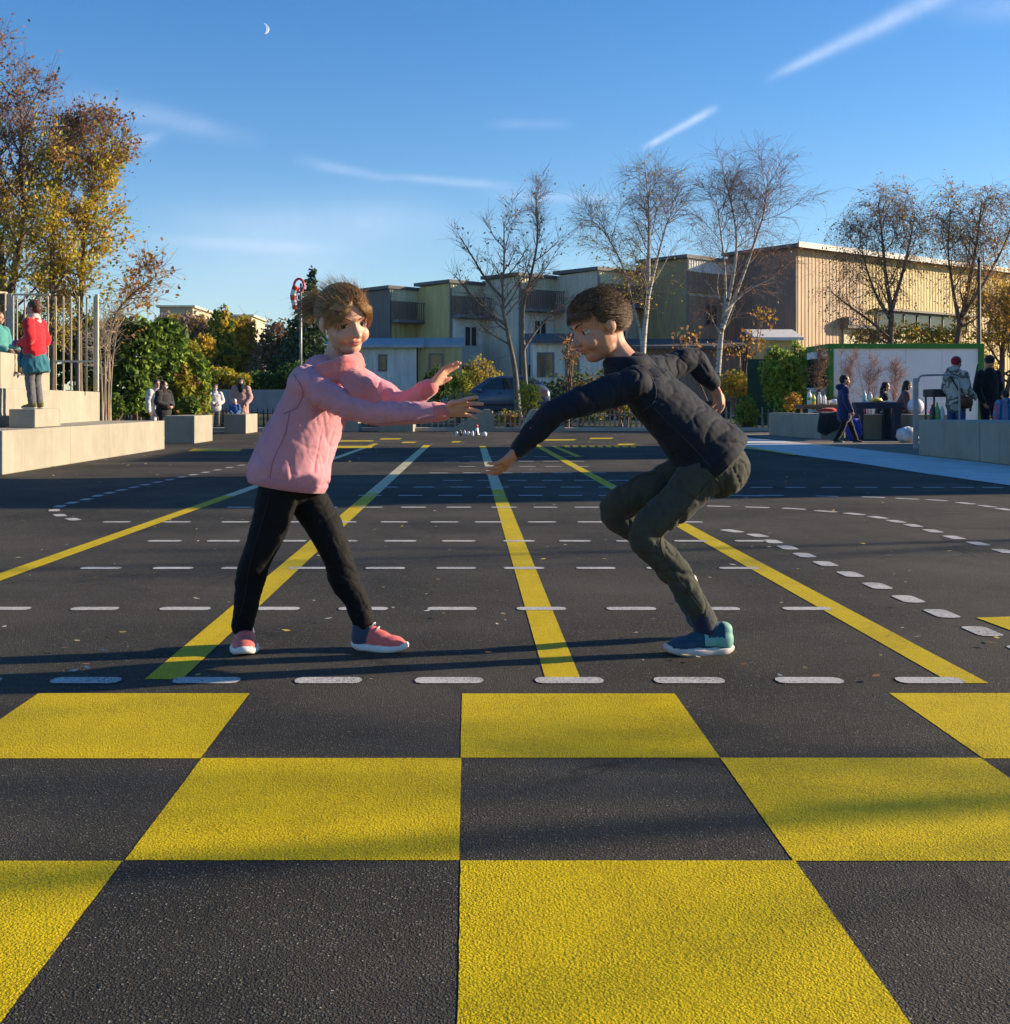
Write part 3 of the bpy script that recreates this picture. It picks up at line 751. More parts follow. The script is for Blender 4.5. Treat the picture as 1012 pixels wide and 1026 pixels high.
def fill(G_, lp, lr, L, branches, twigs, br_n, tw_n, br_ratio, tw_len, trop, droop, twr):
    r = G_.r
    for j in range(br_n):
        t = .12+.88*(j+r.random())/br_n; t = min(t,.99); p, d, rd = G_.sub(lp, lr, t)
        BL = L*br_ratio*r.uniform(.6,1.2)*(1.15-.6*t); dd = G_.side(d, r.uniform(.45,.95))
        bp = G_.path(p, dd, BL, 5, .13, trop*.8, trop*.4-droop*.5); b0 = min(rd*.7, max(twr*1.5,.016)); br = [b0*(1-.7*i/5) for i in range(6)]
        branches.append((bp, br))
        for q in range(tw_n):
            u = .1+.9*(q+r.random())/tw_n; u = min(u,.99); p2, d2, rd2 = G_.sub(bp, br, u)
            tp = G_.path(p2, G_.side(d2, r.uniform(.4,.9)), tw_len*r.uniform(.5,1.25), 5, .16, trop*.3-droop*.35, trop*.2-droop)
            twigs.append((tp, [twr,twr*.9,twr*.8,twr*.7,twr*.6,twr*.5]))

def PX(lst, Y, dy=None, seed=0):
    r = random.Random(seed); return [P(x,y,Y+(r.uniform(-.4,.4) if i else 0)) for i,(x,y) in enumerate(lst)]
def grounded(pts):
    b_ = pts[0].copy(); b_.z = terrain_z(b_.x,b_.y)-.05; return [b_]+pts[1:] if (pts[1].z-b_.z) > .3 else pts

# two bare street trees behind the fence
YT = 41
tree('street_tree', 'bare street tree with leaning dark trunk before the silver blue car', 'tree',
     [grounded(PX([(519.5,410),(516,372),(509,335),(504,305),(505,262),(505,222)],YT))], .125, 13, 2.7, 21, BK_GREY, TWIG_BR, ['brown','rust'], 320, .10,
     (.55,.95), .06, 0, 7, 6, .42, .6, 'bare street trees by the car', .33, prof=lambda t: 1.15-.7*t, extra_limbs=[(PX([(506,325),(488,312),(470,293),(455,275)],YT),.06),(PX([(505,300),(487,280),(472,255),(460,236)],YT),.06)])
tree('street_tree', 'taller slender bare street tree with curved trunk, right of the pair by the car', 'tree',
     [grounded(PX([(529,410),(525,360),(524,312),(531,280),(538,245),(538,215),(537,192)],YT+.8))], .10, 13, 1.9, 22, BK_GREY, TWIG_BR, ['brown'], 160, .09,
     (.45,.8), .08, 0, 6, 6, .42, .55, 'bare street trees by the car', .36, prof=lambda t: 1.1-.75*t, extra_limbs=[(PX([(525,350),(540,328),(558,312),(574,300)],YT+.8),.05)])
# birches
def birch_leaf(rg, C_):
    z = C_[:,2]; ky = rg.integers(0,3,len(C_)); keep = rg.random(len(C_)) < np.clip(1.2-(z-3)/4.0,.12,1); return ky, keep
tree('birch_tree', 'silver birch with some yellow-green leaves behind the crouching child', 'tree',
     [grounded(PX([(641,420),(645,340),(649,300),(650,250),(650,210),(647,172)],43)), grounded(PX([(641,420),(643,345),(634,305),(622,262),(603,230),(590,220)],43)),
      PX([(649,300),(658,262),(668,225),(680,200)],43)], [.14,.075,.07], [16,11,9], 2.4, 31, BK_BIRCH, TWIG_RED, ['lime','yel','lime'], 5200, .085, (.5,1.0), .04, .20, 7, 8, .5, .9, 'birches', .30, leaf_fn=birch_leaf, limb_r=.20, twr=.0048)
tree('birch_tree', 'white-trunked bare birch leaning right with forked stem, before the dark timber gable', 'tree',
     [grounded(PX([(716,420),(720,365),(724,325),(733,285),(738,245),(734,210),(724,172)],42)), PX([(723,330),(741,285),(757,240),(766,210),(770,170)],42), PX([(727,312),(726,270),(722,232),(717,195)],42.2)],
     [.13,.085,.07], [15,14,9], 2.5, 32, BK_BIRCH, TWIG_RED, ['brown','rust'], 500, .07, (.55,1.0), .05, .20, 7, 8, .5, .95, 'birches', .30, limb_r=.20, twr=.0048,
     extra_limbs=[(PX([(726,312),(748,292),(775,278),(793,262)],42),.05),(PX([(722,335),(712,318),(708,310)],42),.035)])
def weep_leaf(rg, C_):
    ky = rg.integers(0,4,len(C_)); return ky, rg.random(len(C_)) < 1
tree('birch_tree', 'weeping birch with thin brown foliage before the tan wall, behind the white container', 'tree',
     [grounded(PX([(890,420),(892,345),(893,312),(888,280),(884,240),(880,203)],40)), PX([(893,312),(903,278),(911,245),(917,212)],40), PX([(892,318),(880,300),(868,268),(859,228)],40.2)], [.15,.085,.08], [11,9,8], 1.9, 33, BK_BROWN, TWIG_BR,
     ['brown','gold','brown','rust'], 6000, .07, (.6,1.15), .22, .95, 6, 7, .42, 1.3, 'birches', .30, limb_r=.26, twr=.0045, extra_limbs=[(PX([(890,338),(872,322),(850,306),(832,292)],40),.06),(PX([(891,345),(875,335),(860,318)],40),.04)])
tree('birch_tree', 'weeping birch with yellowing lower leaves beside the lamp post', 'tree',
     [grounded(PX([(955,420),(958,350),(964,318),(972,280),(979,240),(984,200)],41)), PX([(962,325),(955,290),(950,250),(953,208)],41), PX([(964,318),(985,285),(1005,248),(1018,212)],41)], [.15,.085,.085], [11,9,9], 2.0, 34, BK_BROWN, TWIG_BR,
     ['brown','gold','gold','rust'], 6000, .07, (.6,1.15), .22, .95, 6, 7, .42, 1.3, 'birches', .30, limb_r=.32)
# yellow tree at the right edge
tree('maple_tree', 'dense golden yellow tree at the right edge behind the lamp post', 'tree',
     [grounded(PX([(1003,420),(1004,360),(1006,330),(1008,300)],44)), grounded(PX([(1003,420),(1020,350),(1035,300)],44))], .14, 14, 2.4, 35, BK_BROWN, TWIG_BR, ['gold','yel','orange','yel'], 9000, .12, (.6,1.2), .05, .05, 7, 6, .5, .6, None, .2)
# the big autumn trees on the left
def autumn(rg, C_):
    z = C_[:,2]; x = C_[:,0]
    cl = np.array([mnoise.noise(Vector((c[0]*.9,c[1]*.9,c[2]*.9))) for c in C_]); cl2 = np.array([mnoise.noise(Vector((c[0]*2.2+9,c[1]*2.2,c[2]*2.2))) for c in C_])
    h = z+cl*1.6+rg.normal(scale=.5,size=len(z))
    ky = np.where(h > 6.5, rg.integers(0,3,len(z)), np.where(h > 5.6, rg.integers(1,5,len(z)), rg.integers(3,7,len(z))))
    keep = (rg.random(len(z)) < np.where(z > 6.0, .42, .85)*np.clip(.62+cl2*1.5,.03,1)); return ky, keep
AUT = ['plum','brown','plum','gold','lime','yel','lime']
def aut(lab, stems, seed, ln, nl, limb_n=20, r0=.13):
    return tree('maple_tree', lab, 'tree', stems, r0, limb_n, ln, seed, BK_BROWN, TWIG_BR, AUT, nl, .078, (.45,.95), .06, .02, 7, 7, .5, .55, 'autumn maples behind the railing', .13, leaf_fn=autumn, limb_r=.26, prof=lambda t: 1.0-.5*t)
aut('tallest brown-topped maple at the left edge behind the steps', [grounded(PX([(2,430),(4,330),(0,250),(-8,190),(-6,130),(-14,75)],25)), grounded(PX([(2,430),(10,300),(24,225),(20,165),(26,118)],25))], 41, 2.1, 20000, [20,17])
aut('maple with slim stem rising behind the standing child in red', [grounded(PX([(52,430),(53,330),(52,270),(55,210),(64,160),(68,135)],24))], 42, 1.7, 15000, 17, .09)
aut('maple with slim stem behind the right end of the railing', [grounded(PX([(80,430),(79,340),(82,280),(85,225),(95,178),(104,146)],24.6))], 43, 1.6, 15000, 17, .09)
tree('street_tree', 'thin bare-branched young maple leaning right above the green shrub', 'tree', [grounded(PX([(100,430),(108,350),(118,312),(136,292),(158,276)],25.4))], .05, 11, 1.0, 44, BK_GREY, TWIG_BR, ['gold','orange','rust'], 420, .10, (.5,.9), .04, .02, 5, 5, .5, .5)
# pale many-stemmed bare shrub at the end of the steps
st = []
for k,(xb,xt,yt) in enumerate(((103,98,318),(106,104,300),(108,112,296),(109,120,312),(111,108,330),(104,92,335))):
    st.append([Vector((*P(xb,420,22.5)[:2],0)), P(xb+(xt-xb)*.3,370,22.5+.1*k), P(xt,yt,22.5+.15*(k-2))])
tree('bare_shrub', 'pale bare multi-stemmed shrub standing at the end of the railing', 'shrub', st, .026, 3, .5, 45, bark('pale_bark',(.40,.31,.21),(.22,.16,.10)), TWIG_PALE, None, 0, .1, (.35,.7), .08, 0, 4, 3, .5, .35, None, .35)

# ------------------------------------------------------------------ bushes and small trees: leaves through a lumpy volume on real stems
def bush(name, label, cat, lumps, leaves, n, lsize, seed, z0=0, group=None, stem_m=None, stems=7, shell=.45, bias=None):
    """lumps: list of (centre, (rx,ry,rz)); leaves scattered mostly in the outer shell, uneven"""
    rg = np.random.default_rng(seed); keys = list(dict.fromkeys(leaves)); vol = np.array([a[1][0]*a[1][1]*a[1][2] for a in lumps])**.67; vol /= vol.sum()
    C_, K_ = [], []
    for (c, rad), w in zip(lumps, vol):
        m_ = int(n*w)+10; d = rg.normal(size=(m_,3)); d /= np.linalg.norm(d,axis=1,keepdims=True)
        lump = np.array([mnoise.noise(Vector((v[0]*2.4+c[0],v[1]*2.4+c[1],v[2]*2.4+seed)))+.5*mnoise.noise(Vector((v[0]*6+c[0],v[1]*6,v[2]*6+seed))) for v in d])
        rr_ = (shell+(1-shell)*rg.random(m_)**.55)*(1+.32*lump); p = np.array(c)+d*np.array(rad)*rr_[:,None]
        clump = np.array([mnoise.noise(Vector((v[0]*1.9,v[1]*1.9,v[2]*1.9+seed))) for v in p]); hole = np.array([mnoise.noise(Vector((v[0]*4.5+7,v[1]*4.5,v[2]*4.5))) for v in p])
        keep = (p[:,2] > z0+.02) & (rg.random(m_) < np.clip(.85+hole*1.3,.15,1))
        ki = np.clip(((clump*.9+.5+rg.normal(scale=.22,size=m_))*len(leaves)).astype(int),0,len(leaves)-1)
        C_.append(p[keep]); K_.append(ki[keep])
    C_ = np.concatenate(C_); K_ = np.concatenate(K_)
    cs = np.array([l[0] for l in lumps]); base = Vector((float(cs[:,0].mean()), float(cs[:,1].mean()), z0))
    e = empty(name, base, label, cat, group)
    r = random.Random(seed); lines = []
    for k in range(stems):
        c, rad = lumps[k % len(lumps)]
        tgt = Vector(c)+Vector((r.uniform(-.6,.6)*rad[0],r.uniform(-.5,.5)*rad[1],r.uniform(.1,.8)*rad[2])); b_ = base.lerp(Vector((tgt.x,tgt.y,z0)),.35); b_.z = z0-.03
        pts = [b_, b_.lerp(tgt,.35)+Vector((r.uniform(-.1,.1),r.uniform(-.1,.1),.1)), b_.lerp(tgt,.7)+Vector((r.uniform(-.1,.1),0,.05)), tgt]
        lines.append((smooth_path(pts,3), [.035-.0028*i for i in range(10)]))
        for q in range(5):
            p = pts[1+q%3]; t2 = p+Vector((r.gauss(0,.5)*rad[0],r.gauss(0,.5)*rad[1],r.uniform(.1,.6)*rad[2])); lines.append(([p,p.lerp(t2,.5)+Vector((0,0,.05)),t2],[.012,.008,.004]))
    V, Fq = many_tubes(lines, 5); link_mesh('stem', np_mesh('stem', V, Fq), stem_m or BK_BROWN, e)
    LV, LFq = leaf_quads(rg, C_, lsize, .45, .3); lut = np.array([keys.index(k) for k in leaves])
    link_mesh('foliage', np_mesh('foliage', LV, LFq, lut[K_]), [LF[k] for k in keys], e)
    return e
def L_(px,py,Y,rx,rz,ry=None):
    """lump from pixel centre and pixel radii"""
    p = P(px,py,Y); k = Y/F; return (tuple(p),(rx*k,(ry if ry is not None else rx)*k*.8,rz*k))
bush('evergreen_shrub', 'large glossy green shrub at the end of the concrete steps', 'shrub', [L_(138,352,28,30,34),L_(128,385,27.6,24,32),L_(150,388,28.6,22,34),L_(165,345,28.5,22,26),L_(118,345,28.5,20,30)], ['dark','green','dark','bright','green'], 13000, .14, 51, stems=10)
bush('evergreen_shrub', 'rounded shrub with russet tinted leaves beside the large green one', 'shrub', [L_(190,375,29.2,20,32),L_(180,395,28.8,16,26),L_(197,395,29.0,15,24)], ['green','bright','lime','rust','lime'], 7500, .12, 52)
bush('evergreen_shrub', 'dark leafy bush behind the railing on the left', 'shrub', [L_(20,350,28.5,40,38),L_(-30,340,28.5,40,44),L_(50,360,28,26,34)], ['dark','dark','green','lime'], 8000, .15, 55, stems=8)
bush('evergreen_shrub', 'dark leafy bush behind the end post of the railing', 'shrub', [L_(84,350,28.2,24,34),L_(96,378,27.6,20,26)], ['dark','green','dark','yel'], 5000, .14, 56)
bush('low_shrub', 'low light green shrub at the foot of the russet shrub', 'shrub', [L_(190,408,27.2,11,11)], ['lime','bright','green'], 1300, .10, 53)
bush('low_shrub', 'small green tuft beside the bare stems at the steps', 'shrub', [L_(116,408,23,9,14)], ['bright','green'], 700, .09, 54)
# trees beyond on the left
def far_tree(lab, lumps, leaves, n, ls, seed, name='far_tree', z0=.5): return bush(name, lab, 'tree', lumps, leaves, n, ls, seed, z0, 'trees beyond the street on the left', BK_BROWN, 9, .3)
far_tree('tall yellow-green poplar behind the rounded russet shrub', [L_(222,330,60,13,22),L_(222,355,60,18,25),L_(212,362,60,14,20)], ['lime','green','yel'], 6500, .22, 61)
far_tree('golden autumn tree right of the yellow-green poplar', [L_(243,345,62,17,30),L_(246,372,62,18,18)], ['yel','gold','lime','rust'], 5200, .24, 62)
far_tree('thin mauve-grey tree top above the green shrub', [L_(188,335,62,26,24),L_(170,340,62,24,28),L_(205,338,62,18,24)], ['mauve','brown','mauve','yel'], 6500, .20, 63)
far_tree('mauve-brown leafless looking tree in front of the hill', [L_(278,345,58,20,26),L_(270,366,58,20,24),L_(288,362,58,18,26)], ['plum','mauve','brown','dark'], 5600, .20, 64)
far_tree('dark green broadleaf mass behind the girl, low part', [L_(225,385,52,26,12),L_(262,386,52,30,14),L_(300,380,52,26,18)], ['dark','green','dark'], 6000, .20, 65)
far_tree('bright yellow-green bush in front of the golden tree', [L_(218,376,50,20,9),L_(238,380,50,14,7)], ['lime','yel','lime','green'], 1900, .16, 66)
far_tree('yellow-leaved tree behind the mauve one, right side', [L_(205,350,57,12,16)], ['yel','gold','lime'], 1500, .2, 67)
# conifer behind the windsock
cv = []
for k in range(9): cv.append(L_(313-2*k*.6,275+13*k,55,4+4.0*k,9+.5*k))
bush('conifer_tree', 'dark conifer with pointed top behind the windsock', 'tree', cv, ['pine','pine','dark'], 7000, .22, 68, .3, None, BK_BROWN, 6, .2)
# planting bed and hedge row behind the picket fence
beds = [('yellow-leaved shrub behind the car bonnet',[L_(481,376,47,17,19),L_(497,383,46,11,13)],['lime','yel','brown','lime'],1500,.13),
        ('olive yellow shrub between car and lean-to',[L_(463,385,49,12,14)],['lime','green'],900,.14),
        ('straggly rose bush with yellow leaves in front of the car bonnet',[L_(462,400,37,18,10)],['lime','yel','green'],520,.11),
        ('straggly green and yellow bush in front of the rear of the car',[L_(531,398,37,13,20)],['lime','bright','yel'],620,.11),
        ('bushy low hedge plant behind the picket fence between the ramps',[L_(511,419,35.8,14,8)],['lime','green','gold'],700,.10),
        ('rust and green bed plant behind the picket fence right of the ramps',[L_(590,412,36,20,12),L_(560,408,36,12,8)],['rust','green','lime'],900,.10),
        ('rust-leaved bush behind the fence, seen under the crouching child',[L_(625,408,36.5,24,12)],['rust','brown','lime'],900,.11),
        ('brown dry bed plants behind the concrete block gap',[L_(372,414,36,16,12)],['brown','rust','lime'],700,.10),
        ('dark-leaved shrub left of the street trees',[L_(440,385,50,18,18)],['dark','dark','green'],1400,.16),
        ('dark-leaved shrub right of the parked car',[L_(575,392,48,34,20),L_(612,390,49,26,22)],['dark','dark','brown'],3400,.16),
        ('orange-leaved young tree beside the white birch trunk',[L_(752,345,44,20,16),L_(690,345,45,18,18),L_(765,318,45,16,14),L_(725,350,44,16,12)],['orange','rust','brown','gold'],480,.15),
        ('orange-leaved sapling in front of the grey lean-to',[L_(572,352,46,11,20)],['orange','rust'],170,.14),
        ('yellow-green bush behind the crouching child beside the birch',[L_(738,385,40,18,14),L_(750,392,40,10,10)],['yel','lime','gold'],1300,.13),
        ('feathery bright green bamboo-like bush left of the white container',[L_(790,385,33,17,32),L_(778,378,33.4,16,30),L_(800,372,33.4,10,32)],['bright','lime','green','bright'],6500,.11),
        ('green climbing plant at the end of the picket fence',[L_(748,415,33.9,12,20)],['green','bright','lime'],1200,.10),
        ('orange-yellow plants between bamboo bush and bottle table',[L_(795,405,31.5,9,12),L_(832,406,33.0,20,9)],['orange','gold','yel'],1100,.09),
        ('golden green tree crown hanging before the ribbon windows',[L_(905,335,43,40,12),L_(868,338,43,18,10),L_(945,338,43,24,12)],['lime','gold','brown','lime'],3000,.12),
        ('olive shrub along the foot of the barn behind the container',[L_(930,352,47,60,10)],['lime','brown','green'],2200,.16)]
for k,(lab,lm,lv,n_,ls) in enumerate(beds):
    z_ = terrain_z(lm[0][0][0],lm[0][0][1]); bush('garden_shrub', lab, 'shrub', lm, lv, n_, ls, 80+k, z_, 'shrubs in the planting beds', None, 7, .15)
# bare pinkish shrubs in front of the container panel
for k,(xa,xb,lab) in enumerate(((838,858,'bare pinkish shrub before the white panel, behind the boy in blue'),(858,882,'bare pinkish shrub in the middle of the white panel'),(884,905,'sparse bare shrub behind the two seated women'))):
    st = []; r = random.Random(90+k)
    for q in range(7):
        x_ = r.uniform(xa,xb); top = r.uniform(352,376); st.append([Vector((*P((xa+xb)/2+r.uniform(-3,3),405,31.5)[:2],.0)), P((x_+(xa+xb)/2)/2,395,31.5), P(x_+r.uniform(-3,3),top,31.4)])
    tree('bare_shrub', lab, 'shrub', st, .010, 4, .38, 95+k, TWIG_PINK, TWIG_PINK, ['rust','mauve'], 80, .035, (.3,.6), .10, 0, 4, 3, .5, .25, 'bare shrubs before the container', .3, twr=.004)
st = [[Vector((*P(820,405,32.3)[:2],0)),P(820,390,32.3),P(819+k*2.2,352+k*2,32.25)] for k in range(4)]
tree('bare_shrub', 'dark bare bush at the left end of the container', 'shrub', st, .014, 9, .4, 99, TWIG_BR, TWIG_BR, ['plum','brown'], 500, .05, (.3,.6), .08, 0, 4, 3, .5, .25, 'bare shrubs before the container', .25, twr=.004)
# two bare trees beyond the right edge: their branches streak the paving with soft shade
tree('street_tree', 'bare tree beyond the right edge of the court, the nearer one', 'tree', [[Vector((15.5,5.2,0)),Vector((15.4,5.2,2.5)),Vector((15.6,5.3,5)),Vector((15.4,5.1,8))]], .11, 12, 2.1, 71, BK_GREY, TWIG_BR, ['brown'], 150, .09, (.6,1.1), .05, 0, 5, 3, .45, .6, 'bare trees right of the court', .25)
tree('street_tree', 'bare tree beyond the right edge of the court, the farther one', 'tree', [[Vector((17,9.6,0)),Vector((17.1,9.6,2.2)),Vector((17,9.7,4.5)),Vector((17.1,9.5,7))]], .10, 11, 1.9, 72, BK_GREY, TWIG_BR, ['brown'], 150, .09, (.6,1.1), .05, 0, 5, 3, .45, .6, 'bare trees right of the court', .25)
# ------------------------------------------------------------------ concrete furniture
def conc(name, label, cat, poly, z0, z1, group=None, bev=.012, m=None, seams=()):
    import bmesh
    mb = MB(); mb.prism(poly, z0, z1)
    bm = bmesh.new(); vs = [bm.verts.new(v) for v in mb.v]
    for f in mb.f: bm.faces.new([vs[i] for i in f])
    bmesh.ops.recalc_face_normals(bm, faces=bm.faces[:])
    bmesh.ops.bevel(bm, geom=bm.edges[:], offset=bev, segments=2, affect='EDGES', profile=.5)
    me = bpy.data.meshes.new(name); bm.to_mesh(me); bm.free()
    return tag(link_mesh(name, me, m or CONC), label, cat, group)
BEN = 'concrete benches around the court'
conc('concrete_bench', 'long pale concrete bench along the left side of the court', 'bench', [(-5.25,13.14),(-5.32,20.4),(-6.9,20.4),(-6.9,13.14)], 0, .5, BEN)
conc('concrete_step', 'small concrete step block the child in red stands on', 'step', [(-5.74,14.56),(-5.41,14.56),(-5.42,15.5),(-5.75,15.5)], .503, .735)
conc('concrete_terrace', 'lower tier of the concrete steps, in front of the railing posts', 'terrace', [(-5.93,14.3),(-6.42,20.3),(-9,20.3),(-9,14.3)], 0, 1.0, 'tiers of the concrete steps')
conc('concrete_terrace', 'upper tier of the concrete steps, behind the child in red', 'terrace', [(-6.5,16.2),(-6.66,18.55),(-9,18.55),(-9,16.2)], .6, 1.52, 'tiers of the concrete steps')
BLK = 'concrete seat blocks'
def blk(px, py, pl_, pr, hpx, lab):
    p = G(px,py); k = p.y/F; w = (px-pl_)*k; Y2 = p.x*F/(pr-CX) if abs(pr-CX) > 1 else p.y+1.2
    Y2 = min(max(Y2, p.y+.8), p.y+2.2)
    return conc('concrete_block', lab, 'concrete block', [(p.x,p.y),(p.x,Y2),(p.x-w,Y2),(p.x-w,p.y)], 0, hpx*k, BLK)
blk(195,444.5,165,213,28,'concrete block next to the far end of the long left bench')
blk(246.5,434.5,225,258,19.5,'concrete block with the small child in blue sitting on it')
blk(414,433,379,416.5,15.5,'concrete block behind the girl\'s forearms, left of the two ramps')
blk(359,433,331,362,15.5,'concrete block hidden partly behind the girl in pink')
def ramp(pa, pb, top_at, lab):
    p, q = G(*pa), G(*pb); h = .62; a = .32
    xs_ = [(p.x,0),(q.x,0),(q.x-.02 if top_at else p.x+(q.x-p.x)*.25,h),(q.x-.30*1 if top_at else p.x+(q.x-p.x)*.12,h)]
    if top_at: prof = [(p.x,0),(q.x,0),(q.x,h*.80),(q.x-.08,h),(q.x-.24,h)]
    else: prof = [(p.x,0),(q.x,0),(p.x+(q.x-p.x)*.40,h),(p.x+(q.x-p.x)*.26,h)]
    mb = MB(); n = len(prof)
    vs = [(x,p.y,z) for x,z in prof]+[(x,p.y+1.2,z) for x,z in prof]
    mb.add(vs, [tuple(range(n)), tuple(range(2*n-1,n-1,-1))]+[(i,i+n,(i+1)%n+n,(i+1)%n) for i in range(n)])
    return tag(mb.build('concrete_ramp', CONC), lab, 'ramp', 'concrete ramp blocks')
ramp((449,432.5),(494,432.5),True,'wedge shaped concrete ramp rising to the right, by the row of bottles')
ramp((521,432.5),(571,432.5),False,'wedge shaped concrete ramp sloping down to the right')
conc('concrete_bench', 'concrete bench at the right edge, nearer piece with brighter face', 'bench', [(7.03,12.0),(8.15,12.0),(8.15,16.05),(7.02,16.05)], 0, .55, BEN)
conc('concrete_bench', 'concrete bench at the right edge, piece beside the metal hoop', 'bench', [(7.015,16.065),(8.15,16.065),(8.15,18.1),(6.97,18.1)], 0, .55, BEN)
conc('concrete_bench', 'concrete bench with a dark jacket hung over its corner', 'bench', [(7.5,29.2),(7.62,27.6),(7.8,25.9),(8.32,25.9),(8.5,29.2)], 0, .56, BEN)
conc('concrete_bench', 'dull concrete bench under the navy table', 'bench', [(8.62,25.75),(9.36,25.75),(9.36,26.7),(8.62,26.7)], 0, .55, BEN)
conc('concrete_bench', 'concrete bench with toys on it, behind the metal hoop', 'bench', [(9.45,24.6),(10.15,24.6),(10.15,26.6),(9.45,26.6)], 0, .56, BEN)

# ------------------------------------------------------------------ railing on the steps
M_RAIL = mat('railing_paint', (.50,.43,.31), .5, .15, 8); M_POST = mat('railing_steel', (.30,.32,.33), .45, .15, 8, metal=.3)
e = empty('railing', (-6.1,19.3,1.0), 'tall cream railing of vertical bars behind the concrete steps', 'railing')
mb = MB(); Yr = 19.3
def rx(px): return (px-CX)*Yr/F
mb.box((rx(95.5),Yr-.03,1.0),(rx(98.6),Yr+.03,H+(CY-295)*Yr/F)); mb.build('end_post', M_RAIL, e)
mb = MB(); mb.box((rx(8.6),Yr-.06,1.0),(rx(13),Yr+.06,H+(CY-294)*Yr/F)); mb.build('corner_post', M_POST, e)
mb = MB()
for k in range(11):
    x_ = rx(17+7.75*k); mb.tube([(x_,Yr,1.0),(x_,Yr,H+(CY-297)*Yr/F)], .0145, 6)
for k in range(9):
    y_ = Yr-.2*k-.15; x_ = rx(9)-.16*k; mb.tube([(x_,y_,1.53 if y_<18.5 else 1.0),(x_,y_,H+(CY-294)*Yr/F)], .0145, 6)
mb.build('bars', M_RAIL, e)
mb = MB(); zt = H+(CY-296)*Yr/F
mb.box((rx(13.2),Yr-.02,zt),(rx(50),Yr+.02,zt+.03)); mb.box((rx(54),Yr-.012,H+(CY-363)*Yr/F),(rx(95.3),Yr+.012,H+(CY-361)*Yr/F))
mb.tube([(rx(9),Yr-.08,zt+.03),(rx(9)-1.6,Yr-2.2,zt+.03)], .022, 6); mb.build('rails', M_RAIL, e)

# ------------------------------------------------------------------ fences
M_PICK = mat('split_chestnut', (.30,.25,.19), .9, .4, 3, .4, 40); M_FD = mat('dark_fence_wood', (.045,.042,.04), .8, .3)
def picket(x0,x1,Y,h,lab,m,step=.16,z0=0.0):
    e = empty('picket_fence', (x0,Y,z0), lab, 'fence'); r = random.Random(int(x0*10))
    mb = MB(); x_ = x0
    while x_ < x1:
        w = r.uniform(.045,.085); t = r.uniform(-.015,.015); hh = h*r.uniform(.88,1.08)
        mb.hexa([(x_,Y-.02,z0),(x_+w,Y-.02,z0),(x_+w,Y+.015,z0),(x_,Y+.015,z0)],[(x_+t+w*.25,Y-.02,z0+hh),(x_+t+w*.7,Y-.02,z0+hh*.985),(x_+t+w*.7,Y+.01,z0+hh*.985),(x_+t+w*.25,Y+.01,z0+hh)]); x_ += step*r.uniform(.75,1.25)
    mb.build('pickets', m, e)
    mb = MB()
    for f in (.3,.75): mb.tube([(x0,Y+.03,z0+h*f),(x1,Y+.03,z0+h*f)], .012, 5)
    mb.build('wires', M_PIPE, e)
    mb = MB(); n = max(1,int((x1-x0)/2))
    for k in range(n+1): mb.tube([(x0+(x1-x0)*k/n,Y+.07,z0-.05),(x0+(x1-x0)*k/n,Y+.07,z0+h*.95)], .035, 7)
    mb.build('posts', m, e); return e
picket(-1.6,5.2,34.4,.60,'low split picket fence between the ramps and the crouching child',M_PICK)
picket(5.25,8.9,34.0,.66,'pale picket fence left of the benches with climbing greenery',mat('pale_picket',(.46,.41,.31),.9,.35,3,.4,40),.15)
picket(-13.5,-5.4,35.2,.62,'dark picket fence behind the people on the left',M_FD,.15)
tag(MB().bbox((-15,43.4,.3),(-5,43.7,1.28),.02).build('low_wall', make_concrete('wall_grey',(.30,.30,.31))), 'long low grey wall beyond the street on the left', 'wall')
mb = MB()
for k in range(11): mb.box((4.8+k*.36,39.3,.2),(4.8+k*.36+.35,39.36,.86))
mb.box((4.75,39.37,.2),(8.8,39.9,.84))
tag(mb.build('planter_box', M_FD), 'dark timber planter behind the picket fence, beside the birch', 'planter')
mb = MB(); corr(mb, Vector((8.6,36.0,0)), Vector((1,0,0)), 3.3, .1, 2.15, Vector((0,-1,0)), .3, .01)
tag(mb.build('green_screen', mat('dark_green_screen',(.025,.065,.035),.7,.25,2)), 'dark green screen fence behind the bamboo-like bush', 'fence')

# ------------------------------------------------------------------ container
e = empty('container', (12.2,33,0), 'white container cabin with green frame behind the tables', 'container')
M_GRN = mat('green_frame_paint', (.035,.20,.035), .45, .15, 3); M_PAN = mat('white_panel', (.84,.84,.86), .5, .06, 1.2); M_GASK = mat('panel_joint', (.36,.36,.38), .6)
Yc = 33.0; xa, xb = 10.15, 14.55; zt = H+(CY-345)*Yc/F
mb = MB()
for x_ in (xa, xb-.15): MB().bbox((x_,Yc-.03,.05),(x_+.15,Yc+.21,zt),.015).build('corner_post', M_GRN, e)
MB().bbox((xa,Yc+2.2,.05),(xa+.2,Yc+2.4,zt),.015).build('corner_post', M_GRN, e)
mb = MB(); mb.bbox((xa-.003,Yc-.033,zt-.12),(xb+.003,Yc+.17,zt+.02),.012); mb.bbox((xa-.003,Yc+.174,zt-.14),(xa+.16,Yc+2.4,zt+.02),.012); mb.bbox((xa,Yc-.03,.05),(xb,Yc+.15,.2),.012)
mb.build('frame_rails', M_GRN, e)
mb = MB()
for k in range(4):
    w = (xb-xa-.30)/4; mb.box((xa+.15+w*k+.004,Yc+.03,.2),(xa+.15+w*(k+1)-.004,Yc+.08,zt-.12))
mb.build('panels', M_PAN, e)
mb = MB(); mb.box((xa+.12,Yc+.09,.2),(xb-.12,Yc+2.3,zt-.13)); mb.build('cabin_core', M_GASK, e)
